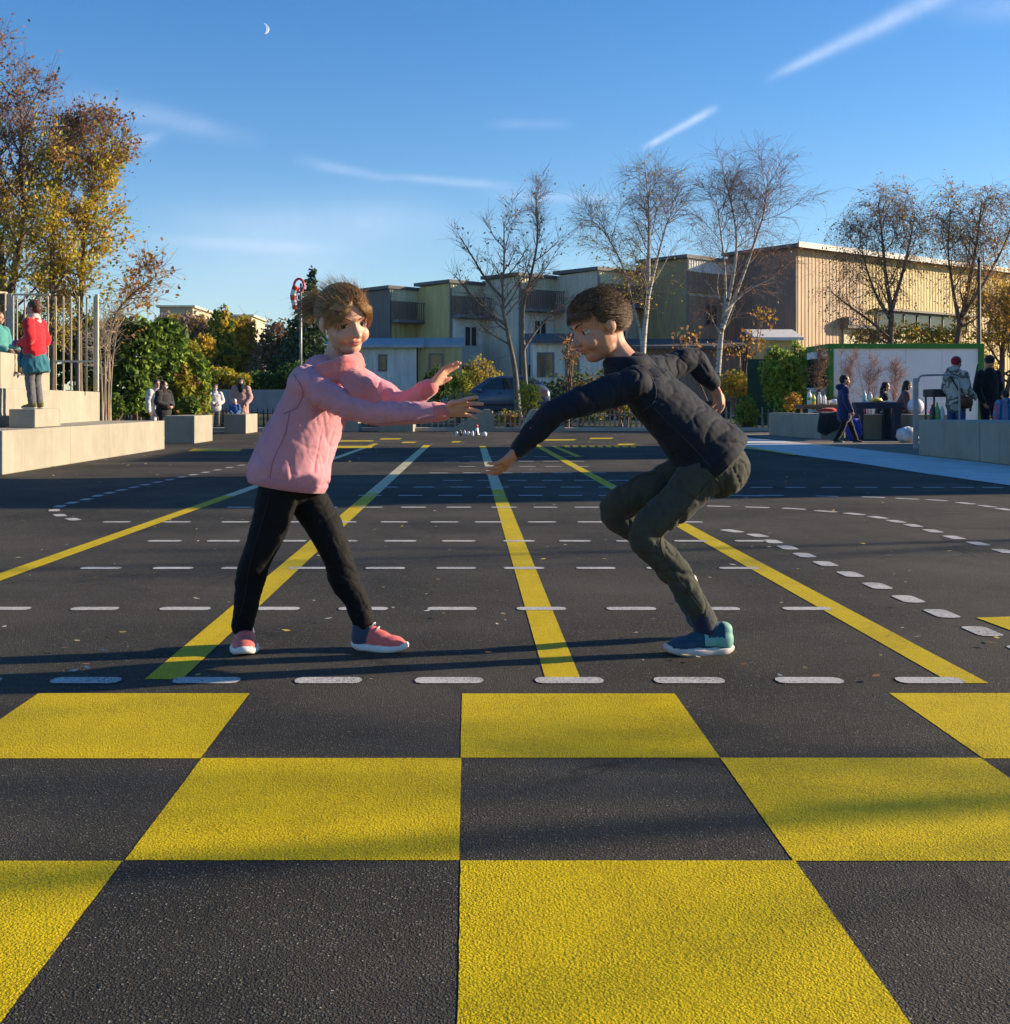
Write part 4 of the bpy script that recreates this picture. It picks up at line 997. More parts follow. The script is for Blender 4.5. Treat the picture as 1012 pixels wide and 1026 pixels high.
mb = MB(); mb.box((xa+.03,Yc+.22,.2),(xa+.1,Yc+2.19,1.25)); mb.box((xa+.03,Yc+.22,2.1),(xa+.1,Yc+2.19,zt-.15)); mb.build('side_panel', M_PAN, e)
mb = MB(); mb.box((xa+.045,Yc+.22,1.253),(xa+.09,Yc+2.19,2.097)); mb.build('side_window', GLASS, e)

# ------------------------------------------------------------------ tables and things on them
M_NAVY = mat('navy_steel', (.022,.035,.065), .45, .2, 5); M_WOOD = mat('brown_table_wood', (.17,.095,.06), .7, .3, 3, .3, 40, stretch=(.5,4,4)); M_DK = mat('dark_steel', (.03,.03,.035), .5)
e = empty('table', (8.73,25.2,0), 'chunky navy blue steel table in front of the concrete bench', 'table')
mb = MB(); mb.bbox((8.24,24.9,.68),(9.24,25.65,.82),.01); mb.build('tabletop', M_NAVY, e)
for x_ in (8.26,9.06):
    for y_ in (24.92,25.5): mb = MB(); mb.bbox((x_,y_,0),(x_+.16,y_+.13,.677),.008); mb.build('leg', M_NAVY, e)
e = empty('table', (8.6,28.2,0), 'long brown wooden table covered with bottles and cups', 'table')
mb = MB()
for k in range(4): mb.bbox((7.95,27.75+.21*k,.66),(9.5,27.75+.21*k+.2,.76),.01)
mb.build('tabletop', M_WOOD, e)
for x_ in (7.97,9.36):
    for y_ in (27.8,28.45): mb = MB(); mb.bbox((x_,y_,0),(x_+.1,y_+.08,.657),.006); mb.build('leg', M_DK, e)

def lathe(name, prof, loc, mats, parent=None, n=14, mi=None, label=None, cat=None, group=None):
    mb = MB(); k = len(prof); L0 = Vector(loc)
    for r_, z in prof:
        for j in range(n): w = 2*math.pi*j/n; mb.v.append((L0.x+r_*math.cos(w), L0.y+r_*math.sin(w), L0.z+z))
    for i in range(k-1):
        for j in range(n):
            q = (j+1)%n; mb.f.append((i*n+j,i*n+q,(i+1)*n+q,(i+1)*n+j)); mb.mi.append(mi[i] if mi else 0)
    mb.f.append(tuple(range(n-1,-1,-1))); mb.mi.append(mi[0] if mi else 0); mb.f.append(tuple(range((k-1)*n,k*n))); mb.mi.append(mi[-1] if mi else 0)
    o = mb.build(name, mats, parent, smooth=True); return tag(o, label, cat, group)
def plastic(name, col, rough=.35): return mat(name, col, rough, .06, 3, spec=.5)
P_WHITE = plastic('white_plastic', (.75,.76,.78)); P_GREEN = plastic('green_plastic', (.12,.35,.10)); P_YEL = plastic('yellow_plastic', (.75,.55,.05)); P_BLUE = plastic('blue_plastic', (.04,.10,.42)); P_RED = plastic('red_plastic', (.6,.05,.05)); P_TEAL = plastic('pale_teal_plastic', (.35,.55,.55)); P_PINK = plastic('pink_plastic', (.75,.12,.40)); P_CLEAR = plastic('clear_plastic', (.50,.55,.60),.15); P_DARK = plastic('dark_plastic', (.04,.04,.05)); P_LILAC = plastic('lilac_plastic', (.68,.66,.78))
def bottle(px, Y, z0, h, r_, body, capm, lab, group='bottles and cups on the wooden table', band=None):
    x_ = (px-CX)*Y/F
    e = lathe('bottle', [(r_*.9,0),(r_,h*.04),(r_,h*.30),(r_*1.005,h*.31),(r_*1.005,h*.5),(r_,h*.51),(r_,h*.62),(r_*.75,h*.76),(r_*.38,h*.86),(r_*.36,h*.9)], (x_,Y,z0), [body, band or body], mi=[0,0,0,1,1,0,0,0,0], label=lab, cat='bottle', group=group)
    lathe('cap', [(r_*.42,h*.90),(r_*.42,h*.985),(r_*.36,h)], (x_,Y,z0), capm, e); return e
tz = .763
bottle(811,28.05,tz,.34,.055,P_WHITE,P_YEL,'tall white bottle with yellow and green band at the left end of the wooden table',band=P_GREEN)
bottle(815,27.95,tz,.26,.05,P_YEL,P_GREEN,'yellow bottle in front of the tall white one on the wooden table',band=P_GREEN)
bottle(821,28.1,tz,.30,.05,P_CLEAR,P_WHITE,'clear bottle with white cap, third from the left on the wooden table')
bottle(826,28.2,tz,.25,.045,P_WHITE,P_BLUE,'slim white bottle with blue cap on the wooden table')
lathe('cup', [(.035,0),(.045,.10),(.046,.103),(.040,.10),(.032,.01)], ((830-CX)*27.9/F,27.9,tz), P_WHITE, label='small white cup left of the boy in blue on the table', cat='cup', group='bottles and cups on the wooden table')
def bag(name, loc, size, m, lab, cat, seed, group=None, n=18):
    """slumped sack: noisy superellipsoid with flat base"""
    mb = MB(); rings = 12; L0 = Vector(loc)
    for i in range(rings+1):
        ph = math.pi*i/rings - math.pi/2
        for j in range(n):
            th = 2*math.pi*j/n; d = Vector((math.cos(ph)*math.cos(th), math.cos(ph)*math.sin(th), math.sin(ph)))
            k = 1+.22*mnoise.noise(d*2.2+Vector((seed,0,0)))+.10*mnoise.noise(d*6+Vector((0,seed,0)))
            p = Vector((d.x*size[0]*k, d.y*size[1]*k, max(-.92,d.z)*size[2]*k+size[2]*.9)); mb.v.append(tuple(L0+p))
    for i in range(rings):
        for j in range(n): q = (j+1)%n; mb.f.append((i*n+j,i*n+q,(i+1)*n+q,(i+1)*n+j)); mb.mi.append(0)
    return tag(mb.build(name, m, None, True), lab, cat, group)
def cloth(name, col, sheen=.2): return mat(name, col, .9, .18, 12, .35, 160, sheen=sheen)
for k,(px,dz,sx,sz,m,lab) in enumerate(((836,0,.10,.07,P_WHITE,'crumpled white paper bag on the wooden table'),(868,0,.09,.06,P_CLEAR,'clear plastic food tub heap on the wooden table'),(874,0,.07,.08,P_DARK,'dark pot among the food on the wooden table'),(879,0,.08,.05,P_WHITE,'white bowl at the right end of the wooden table'))):
    bag('food_bag' if k!=2 else 'pot', ((px-CX)*28.1/F,28.1,tz), (sx,sx,sz), m, lab, 'food', 3+k)
bottle(866,25.2,.823,.24,.045,P_TEAL,P_WHITE,'pale teal bottle on the navy table',group='things on the navy table')
bottle(872,25.4,.823,.22,.045,P_CLEAR,P_WHITE,'clear water bottle on the navy table',group='things on the navy table')
bag('food_bag', ((878-CX)*25.2/F,25.2,.823), (.13,.10,.05), P_YEL, 'crumpled yellow-green snack packet on the navy table', 'food', 21, 'things on the navy table')
mb = MB(); x_ = (888-CX)*25.25/F; mb.bbox((x_-.13,25.1,.823),(x_+.13,25.4,.85),.006); tag(mb.build('tray', P_WHITE), 'flat pale tray at the right end of the navy table', 'tray')
# blue sports bag
e = bag('bag', ((856-CX)*24.6/F,24.62,0), (.17,.12,.26), cloth('blue_bag_cloth',(.01,.035,.33)), 'bright blue bag standing against the navy table leg', 'bag', 31)
mb = MB(); x_ = (856-CX)*24.6/F; mb.tube(smooth_path([(x_-.08,24.5,.42),(x_-.05,24.5,.55),(x_+.05,24.5,.55),(x_+.08,24.5,.42)],4), .012, 6); mb.build('handle', cloth('dark_strap',(.01,.015,.08)), e, True)
bag('sack', ((909-CX)*23.6/F,23.6,0), (.22,.18,.17), mat('white_sack_plastic',(.62,.64,.68),.4,.25,9,.6,30), 'full white plastic sack lying on the gravel by the metal hoop', 'sack', 37)
lathe('ball', [(.02*1,.0)]+[(.17*math.cos(R(a)),.17+.17*math.sin(R(a))) for a in range(-80,81,16)]+[(.015,.34)], (9.52,24.9,.563), P_LILAC, label='large pale lilac ball on the bench behind the metal hoop', cat='ball')
bag('toy_bag', (9.88,24.85,.563), (.10,.09,.07), P_PINK, 'bright pink bundle beside the lilac ball', 'bag', 41)
bag('folded_cloth', (9.30,25.95,.56), (.16,.12,.045), cloth('white_blue_cloth',(.55,.60,.70)), 'folded white and pale blue cloth left of the lilac ball', 'cloth', 44)
bag('food_box', (8.72,25.9,.553), (.07,.06,.10), P_PINK, 'pink and white carton under the navy table', 'carton', 45)
# dark jacket hanging over the bench corner, red bag beside it
mb = MB(); nx_, ny_ = 12, 14
for i in range(nx_+1):
    for j in range(ny_+1):
        u = i/nx_; v = j/ny_; x_ = 7.74+.50*u+.03*math.sin(v*5+i); 
        if v < .4: y_, z_ = 26.30-.41*v/.4, .60+.02*mnoise.noise(Vector((u*4,v*4,1)))
        else: y_ = 25.885-.02*math.sin(u*9)*v-.015; z_ = .585-(v-.4)/.6*(.34+.16*abs(math.sin(u*3.3+.5)))
        mb.v.append((x_, y_, z_))
for i in range(nx_):
    for j in range(ny_): a = i*(ny_+1)+j; mb.f.append((a,a+1,a+ny_+2,a+ny_+1)); mb.mi.append(0)
o = mb.build('jacket', cloth('dark_jacket_cloth',(.022,.03,.035)), None, True); md = o.modifiers.new('s','SOLIDIFY'); md.thickness = .02
tag(o, 'dark jacket hung over the corner of the concrete bench', 'jacket')
bag('bag', (8.15,26.5,.563), (.22,.14,.07), cloth('red_bag_cloth',(.50,.03,.02)), 'crumpled red bag lying on the bench behind the dark jacket', 'bag', 47)
# grill on legs
e = empty('grill', (9.05,22.4,0), 'dark grill tray on thin legs beside the person in the red hat', 'grill')
mb = MB(); mb.bbox((8.78,22.1,.92),(9.30,22.6,1.07),.02); mb.build('tray', M_DK, e)
for x_ in (8.82,9.25):
    for y_ in (22.15,22.55): mb = MB(); mb.tube([(x_,y_,0),(x_,y_,.92)], .018, 6); mb.build('leg', M_DK, e)
# metal hoop
e = empty('metal_hoop', (7.82,20.4,0), 'grey metal hoop rail standing at the end of the right-hand bench', 'rail')
M_GALV = mat('galvanised_steel', (.28,.29,.31), .45, .2, 8, metal=.5)
mb = MB(); mb.bbox((7.76,20.36,0),(7.84,20.42,1.24),.01); mb.build('post', M_GALV, e)
mb = MB(); mb.tube(smooth_path([(7.84,20.39,1.18),(7.88,20.39,1.27),(8.0,20.38,1.29),(8.3,20.3,1.29),(8.45,20.25,1.25),(8.5,20.25,1.1),(8.5,20.25,.0)],4), .017, 8); mb.build('rail', M_GALV, e, True)
# pole stuck in the bags / carried pole leaning
e = tag(MB().tube([P(972,412,22.2),P(976,385,22.25),P(980,365,22.3)], [.022,.02,.014], 7).build('tripod_pole', M_DK), 'thin dark pole leaning between red hat and black coat', 'pole')
# cluttered box of bottles between them
for k,(px,h,m,c_) in enumerate(((934,.36,P_DARK,P_RED),(939,.40,P_GREEN,P_YEL),(944,.34,P_CLEAR,P_WHITE))):
    bottle(px,21.6,.0+.42,h,.045,m,c_,('dark bottle with red cap','green bottle with yellow cap','clear bottle with white cap')[k]+' in the crate below the grill',group='bottles in the crate')
mb = MB(); mb.bbox((8.42,21.4,.0),(8.95,21.85,.42),.012); tag(mb.build('crate', plastic('blue_grey_crate',(.06,.10,.14))), 'blue-grey crate holding bottles below the grill', 'crate')

# lamp post and windsock
e = empty('lamp_post', P(981,420,38), 'slim dark lamp post rising beside the right end of the container', 'lamp post')
b_ = P(981,420,38); b_.z = terrain_z(b_.x,b_.y); mb = MB(); mb.tube([b_,P(981,262,38)], [.075,.05], 10); mb.build('pole', mat('lamp_post_paint',(.10,.085,.06),.6), e, True)
mb = MB(); t_ = P(981,262,38); mb.tube([t_-Vector((0,0,.02)),t_+Vector((0,0,.12))],[.07,.03],10); mb.build('cap', M_DK, e, True)
Yw = 50; e = empty('windsock', P(301.5,400,Yw), 'red and white windsock with red ring on a thin grey pole', 'windsock')
b_ = P(301.5,400,Yw); b_.z = .3; mb = MB(); mb.tube([b_,P(301.5,284,Yw)], [.06,.045], 8); mb.build('pole', M_GALV, e, True)
mb = MB(); c = P(299.5,286,Yw); ring = [c+Vector((math.cos(2*math.pi*k/20)*.21,0.05*math.sin(2*math.pi*k/20),math.sin(2*math.pi*k/20)*.29)) for k in range(21)]
mb.tube(ring, .055, 8, cap=False); mb.build('ring', P_RED, e, True)
axis = [P(297,287,Yw),P(295.5,291,Yw),P(294,296,Yw),P(294.5,301,Yw),P(295.5,306,Yw),P(295.5,310,Yw)]; sp = smooth_path(axis,2)
mb = MB(); v,f = tube_geo(sp, [(.20-.007*i,.17-.006*i) for i in range(len(sp))], 12, cap=False)
fi = [0 if (q//12)//2 % 2 else 1 for q in range(len(f))]
mb.v = [tuple(x) for x in v]; mb.f = f; mb.mi = fi; o = mb.build('sock', [cloth('windsock_white',(.75,.73,.72)), cloth('windsock_red',(.60,.04,.04))], e, True); o.modifiers.new('s','SOLIDIFY').thickness = .01

# row of little bottles and a figure on the asphalt near the ramp
for k in range(6):
    p = G(457.5+4.0*k, 436.6-.1*(k%2)); bb = k % 2
    bottle(457.5+4.0*k, p.y, .0, .12+.015*(k%3), .032, (P_WHITE,P_DARK,P_CLEAR,P_WHITE,P_LILAC,P_DARK)[k], (P_BLUE,P_WHITE,P_BLUE,P_DARK,P_BLUE,P_WHITE)[k],
           ('small white bottle with blue cap, leftmost of the row on the asphalt','small dark bottle with white cap, second in the row on the asphalt','small clear bottle with blue cap in the row on the asphalt','small white bottle with dark cap in the row on the asphalt','small lilac bottle in the row on the asphalt','small dark bottle at the right end of the row')[k], group='little bottles on the asphalt')
p = G(477.8,435.6); e = lathe('game_cone', [(.075,0),(.075,.02),(.05,.025),(.045,.10),(.035,.18)], p, P_WHITE, label='small white cone with red band and top behind the row of little bottles', cat='cone')
lathe('cone_band', [(.0472,.06),(.0425,.12)], p, P_RED, e); lathe('cone_tip', [(.036,.18),(.03,.24),(.01,.27)], p, P_RED, e)
p = G(485.5,437.6); lathe('ball', [(.01,0)]+[(.06*math.cos(R(a)),.06+.06*math.sin(R(a))) for a in range(-75,76,15)]+[(.01,.12)], p, P_WHITE, label='small white ball at the right end of the row of little bottles', cat='ball')

# ------------------------------------------------------------------ parked hatchback, seen from its left side, nose to the left
def car(loc, L=3.95, label=''):
    e = empty('parked_car', loc, label, 'car'); X, Y, Z = loc
    paint = mat('silver_blue_paint', (.075,.115,.175), .25, .05, 1, spec=.6, metal=.25); rub = mat('tyre_rubber', (.02,.02,.02), .9); trim = mat('black_trim', (.02,.02,.022), .5)
    # stations along length: x, half-width, bottom, waist height, roof height, roof half-width
    st_ = [(0,.55,.38,.62,.66,.50),(.10,.74,.27,.70,.74,.66),(.45,.80,.22,.82,.86,.70),(.95,.83,.20,.90,.95,.72),(1.15,.83,.20,.92,1.02,.70),(1.75,.84,.20,.95,1.43,.58),(2.2,.84,.20,.96,1.53,.57),(2.9,.84,.20,.97,1.52,.56),(3.35,.83,.22,.99,1.44,.54),(3.70,.80,.28,1.0,1.22,.56),(3.88,.74,.34,.98,1.02,.58),(3.95,.60,.40,.80,.82,.5)]
    mb = MB(); k = 0; ringn = 14
    for x_,hw,zb,zw,zr,rw in st_:
        half = [(hw*.85,zb),(hw*.97,zb+.10),(hw,zb+(zw-zb)*.55),(hw*.985,zw),(rw+(hw*.98-rw)*.45,zw+(zr-zw)*.52),(rw,zr-.04*(zr-zw)),(rw*.6,zr)]
        ring = half+[(-a,b_) for a,b_ in reversed(half)]
        for a,b_ in ring: mb.v.append((X+x_, Y+a, Z+b_))
    for i in range(len(st_)-1):
        for j in range(ringn): q = (j+1)%ringn; mb.f.append((i*ringn+j,(i+1)*ringn+j,(i+1)*ringn+q,i*ringn+q)); mb.mi.append(0)
    mb.f.append(tuple(range(ringn))); mb.f.append(tuple(range((len(st_)-1)*ringn+ringn-1,(len(st_)-1)*ringn-1,-1))); mb.mi += [0,0]
    mb.build('body', paint, e, True)
    def side(name, pts, m, off=.012, parent=e):   # pts (x, z) on the near side, on the slanting glasshouse
        mb = MB()
        def yat(x_, z_):
            for i in range(len(st_)-1):
                if st_[i][0] <= x_ <= st_[i+1][0]:
                    f = (x_-st_[i][0])/(st_[i+1][0]-st_[i][0]); hw,zb,zw,zr,rw = [st_[i][q]*(1-f)+st_[i+1][q]*f for q in range(1,6)]
                    t = max(0,min(1,(z_-zw)/max(.05,zr-zw))); return -(hw*.985+(rw-hw*.985)*t*.98)
            return -.8
        fr = [(X+x_, Y+yat(x_,z_)-off, Z+z_) for x_,z_ in pts]; bk_ = [(a,b_+.03,c) for a,b_,c in fr]; n = len(fr)
        mb.add(fr+bk_, [tuple(range(n)), tuple(range(2*n-1,n-1,-1))]+[(i,i+n,(i+1)%n+n,(i+1)%n) for i in range(n)]); return mb.build(name, m, parent)
    gl = glass('car_glass', (.03,.05,.05), .05)
    side('window', [(1.32,1.0),(1.84,1.37),(2.18,1.43),(2.22,1.02)], gl); side('window', [(2.30,1.02),(2.27,1.43),(2.80,1.43),(2.98,1.04)], gl); side('window', [(3.06,1.06),(2.90,1.40),(3.22,1.34),(3.36,1.12)], gl)
    side('pillar', [(2.225,1.0),(2.185,1.43),(2.265,1.43),(2.295,1.0)], trim)
    side('door_seam', [(1.28,.32),(1.30,.98),(1.315,.98),(1.295,.32)], trim,.006); side('door_seam', [(2.25,.32),(2.25,.98),(2.265,.98),(2.265,.32)], trim,.006)
    side('door_handle', [(2.02,.86),(2.02,.90),(2.18,.90),(2.18,.86)], trim,.03); side('door_handle', [(2.95,.88),(2.95,.92),(3.10,.92),(3.10,.88)], trim,.03); side('side_trim', [(1.0,.42),(1.0,.49),(3.1,.49),(3.1,.42)], trim,.016)
    for x_ in (.78,3.18):
        for y_ in (-.72,.72):
            mb = MB(); mb.tube([(X+x_,Y+y_-.10,Z+.31),(X+x_,Y+y_-.085,Z+.31),(X+x_,Y+y_+.085,Z+.31),(X+x_,Y+y_+.10,Z+.31)], [.27,.31,.31,.27], 22); o = mb.build('wheel', rub, e, True)
            s_ = -1 if y_ < 0 else 1
            mb = MB(); mb.tube([(X+x_,Y+y_+s_*.085,Z+.31),(X+x_,Y+y_+s_*.112,Z+.31)], [.20,.17], 16); mb.build('rim', M_GALV, o)
    mb = MB(); mb.hexa([(X+1.10,Y-.60,Z+.985),(X+1.10,Y+.60,Z+.985),(X+1.80,Y+.53,Z+1.46),(X+1.80,Y-.53,Z+1.46)],[(X+1.06,Y-.60,Z+1.01),(X+1.06,Y+.60,Z+1.01),(X+1.77,Y+.53,Z+1.49),(X+1.77,Y-.53,Z+1.49)]); mb.build('windscreen', gl, e)
    side('headlight', [(.14,.60),(.20,.72),(.55,.80),(.45,.66)], P_CLEAR,.02); side('tail_light', [(3.60,.75),(3.52,1.02),(3.80,1.0),(3.86,.78)], plastic('tail_light_lens',(.30,.12,.10),.15),.03)
    mb = MB(); mb.bbox((X+3.86,Y-.62,Z+.40),(X+4.0,Y+.62,Z+.62),.04); mb.build('bumper', P_WHITE, e, True)
    mb = MB(); mb.bbox((X+1.30,Y-1.0,Z+.93),(X+1.46,Y-.84,Z+1.06),.03); mb.build('wing_mirror', paint, e, True)
    return e
c_ = P(443,400,43); car((c_.x, 43, .27), 3.95, 'silver-blue hatchback parked behind the bare street trees')
# ------------------------------------------------------------------ people
def cap_tube(pts, rad, n=16, side=None, per=4, fold=None, seed=0, flat=False):
    """closed rounded tube through smooth path; rad entries r or (a,b), a along `side`; fold=(amp,freq) adds cloth folds"""
    sp = smooth_path(pts, per); k = len(sp); m_ = len(pts)
    R_ = [(r,r) if not isinstance(r,(tuple,list)) else r for r in rad]
    rr_ = []
    for i in range(k):
        x = min(i/per, m_-1); j = min(int(x), m_-2); f = x-j; f = f*f*(3-2*f)
        rr_.append((R_[j][0]*(1-f)+R_[j+1][0]*f, R_[j][1]*(1-f)+R_[j+1][1]*f))
    t0 = (sp[1]-sp[0]).normalized(); t1 = (sp[-1]-sp[-2]).normalized()
    P_, Q_ = [], []
    for a in (85,60,30): c = math.cos(R(a)); s_ = math.sin(R(a)); P_.append(sp[0]-t0*(min(rr_[0])*s_)); Q_.append((rr_[0][0]*c, rr_[0][1]*c))
    P_ += sp; Q_ += rr_
    for a in (() if flat else (30,60,85)): c = math.cos(R(a)); s_ = math.sin(R(a)); P_.append(sp[-1]+t1*(min(rr_[-1])*s_)); Q_.append((rr_[-1][0]*c, rr_[-1][1]*c))
    vs, fs = tube_geo(P_, Q_, n, True, side)
    if fold:
        amp, fq = fold; L = 0
        for i in range(len(P_)):
            if i: L += (P_[i]-P_[i-1]).length
            for j in range(n):
                w = 2*math.pi*j/n; q = mnoise.noise(Vector((L*fq+.6*math.sin(w+seed), math.cos(w)*.8+seed, math.sin(w)*.8)))
                q = (1-abs(q)*2.2); v = vs[i*n+j]; d = v-P_[i]
                if d.length > 1e-6: vs[i*n+j] = v+d.normalized()*amp*q
    return vs, fs
def ell(c, rad, M=None, n=14, rings=9):
    c = Vector(c); vs, fs = [], []
    for i in range(1, rings):
        ph = math.pi*i/rings-math.pi/2
        for j in range(n):
            th = 2*math.pi*j/n; p = Vector((rad[0]*math.cos(ph)*math.cos(th), rad[1]*math.cos(ph)*math.sin(th), rad[2]*math.sin(ph)))
            vs.append(c+(M @ p if M is not None else p))
    for i in range(rings-2):
        for j in range(n): q = (j+1)%n; fs.append((i*n+j,i*n+q,(i+1)*n+q,(i+1)*n+j))
    b_ = len(vs); lo_ = Vector((0,0,-rad[2])); vs += [c+(M @ lo_ if M is not None else lo_), c-(M @ lo_ if M is not None else lo_)]
    for j in range(n): q = (j+1)%n; fs.append((b_,q,j)); fs.append((b_+1,(rings-2)*n+j,(rings-2)*n+q))
    return vs, fs
def fuse(name, geos, voxel, smooth, mats, parent, post=None, facemat=None):
    """union of closed shells through a voxel remesh, then smoothing; one continuous mesh"""
    mb = MB()
    for g_ in geos: mb.add(*g_)
    me = bpy.data.meshes.new('tmp'); me.from_pydata(mb.v, [], mb.f); o = bpy.data.objects.new('tmp', me); COL.objects.link(o)
    md = o.modifiers.new('r','REMESH'); md.mode = 'VOXEL'; md.voxel_size = voxel
    if smooth: ms = o.modifiers.new('s','SMOOTH'); ms.factor = .5; ms.iterations = smooth
    me2 = bpy.data.meshes.new_from_object(o.evaluated_get(bpy.context.evaluated_depsgraph_get()))
    bpy.data.objects.remove(o); bpy.data.meshes.remove(me)
    me2.name = name; me2.materials.clear()
    if post: post(me2)
    r_ = link_mesh(name, me2, mats, parent, True)
    if facemat:
        mi = [facemat(p.center) for p in me2.polygons]; me2.polygons.foreach_set('material_index', mi)
    return r_
def skinmat(name, col, lip=None):
    if name in MATS: return MATS[name]
    m, nt, b, oc = newmat(name)
    n = nt.noise(oc, 26, 5, .65); c = nt.mix(nt.ramp(n, [(.3,0),(.7,1)]), (col[0]*.93,col[1]*.80,col[2]*.76), (min(1,col[0]*1.06),col[1]*1.04,col[2]*1.02)); c = nt.mix(nt.m('MULTIPLY', nt.ramp(nt.noise(oc, 240, 2, .5), [(.56,0),(.68,1)]), .35), c, (col[0]*.72,col[1]*.6,col[2]*.5))
    nt.link(c, b.inputs['Base Color']); b.inputs['Roughness'].default_value = .5; b.inputs['Specular IOR Level'].default_value = .35
    b.inputs['Subsurface Weight'].default_value = .12; b.inputs['Subsurface Radius'].default_value = (.012,.004,.002); b.inputs['Subsurface Scale'].default_value = 1.0
    bn = nt.add('ShaderNodeBump'); bn.inputs['Strength'].default_value = .12; bn.inputs['Distance'].default_value = .002
    nt.link(nt.noise(oc, 320, 3, .6), bn.inputs['Height']); nt.link(bn.outputs[0], b.inputs['Normal'])
    return m
def fabric(name, col, weave=420, var=.14, sheen=.25, bump=.3, rough=.88, mottle=7):
    if name in MATS: return MATS[name]
    m, nt, b, oc = newmat(name)
    n = nt.noise(oc, mottle, 5, .6); c = nt.mix(nt.ramp(n, [(.3,0),(.7,1)]), tuple(x*(1-var) for x in col), tuple(min(1,x*(1+var)) for x in col))
    c = nt.mix(nt.m('MULTIPLY', nt.noise(oc, weave*.7, 2, .6), .35), c, tuple(x*.7 for x in col))
    nt.link(c, b.inputs['Base Color']); b.inputs['Roughness'].default_value = rough; b.inputs['Specular IOR Level'].default_value = .2; b.inputs['Sheen Weight'].default_value = sheen
    bn = nt.add('ShaderNodeBump'); bn.inputs['Strength'].default_value = bump; bn.inputs['Distance'].default_value = .004
    h = nt.m('ADD', nt.m('MULTIPLY', nt.noise(oc, weave, 3, .6), .5), nt.m('MULTIPLY', nt.noise(oc, 38, 4, .6), .8))
    nt.link(h, bn.inputs['Height']); nt.link(bn.outputs[0], b.inputs['Normal'])
    return m
def hairmat(name, col, col2):
    if name in MATS: return MATS[name]
    m, nt, b, oc = newmat(name); n = nt.noise(oc, 55, 3, .7)
    nt.link(nt.ramp(n, [(.3,col),(.7,col2)]), b.inputs['Base Color']); b.inputs['Roughness'].default_value = .5; b.inputs['Specular IOR Level'].default_value = .3; b.inputs['Sheen Weight'].default_value = .1
    return m
def wrinkle(amp, scale, stretch=(1,1,1), seed=0, amp2=0, scale2=60):
    def post(me):
        n_ = len(me.vertices); co = np.empty(n_*3,np.float32); no = np.empty(n_*3,np.float32)
        me.vertices.foreach_get('co', co); me.vertices.foreach_get('normal', no); co = co.reshape(-1,3); no = no.reshape(-1,3)
        h = np.empty(n_,np.float32)
        for i in range(n_):
            x,y,z = co[i]; q = 1-2.2*abs(mnoise.noise(Vector((x*scale*stretch[0]+seed,y*scale*stretch[1],z*scale*stretch[2]))))
            h[i] = amp*q+(amp2*mnoise.noise(Vector((x*scale2,y*scale2,z*scale2))) if amp2 else 0)
        me.vertices.foreach_set('co', (co+no*h[:,None]).ravel()); me.update()
    return post

def folds(zones, fine=.0008, seed=0):
    """cloth creases: each zone (a, b, D, freq, amp) is a limb segment whose folds run along D"""
    Z = [(Vector(a),Vector(b_),Vector(D).normalized(),f,am) for a,b_,D,f,am in zones]
    def post(me):
        n_ = len(me.vertices); co = np.empty(n_*3,np.float32); no = np.empty(n_*3,np.float32)
        me.vertices.foreach_get('co', co); me.vertices.foreach_get('normal', no); no = no.reshape(-1,3); co = co.reshape(-1,3); h = np.zeros(n_,np.float32)
        for i in range(n_):
            p = Vector(co[i]); tw = 0; th = 0
            for k,(a,b_,D,f,am) in enumerate(Z):
                ab = b_-a; t = max(0,min(1,(p-a).dot(ab)/ab.length_squared)); w = 1/((p-a-ab*t).length+.012)**6
                wp = p + Vector((mnoise.noise(p*9+Vector((seed,0,0))),mnoise.noise(p*9+Vector((0,7,seed))),mnoise.noise(p*9+Vector((3,seed,0)))))*.022
                al = wp.dot(D); q = (wp-D*al)*f + D*(al*f*.16) + Vector((k*5.3+seed,0,0))
                v1 = mnoise.noise(q); v2 = mnoise.noise(q*2.1+Vector((9,9,9)))
                th += w*am*(.38*v1+.12*v2-.62*max(0,1-abs(v1)/.17)**2-.22*max(0,1-abs(v2)/.14)**2+.35*max(0,v1-.28)*2); tw += w
            h[i] = th/tw+fine*mnoise.noise(p*75)
        me.vertices.foreach_set('co', (co+no*h[:,None]).ravel()); me.update()
    return post
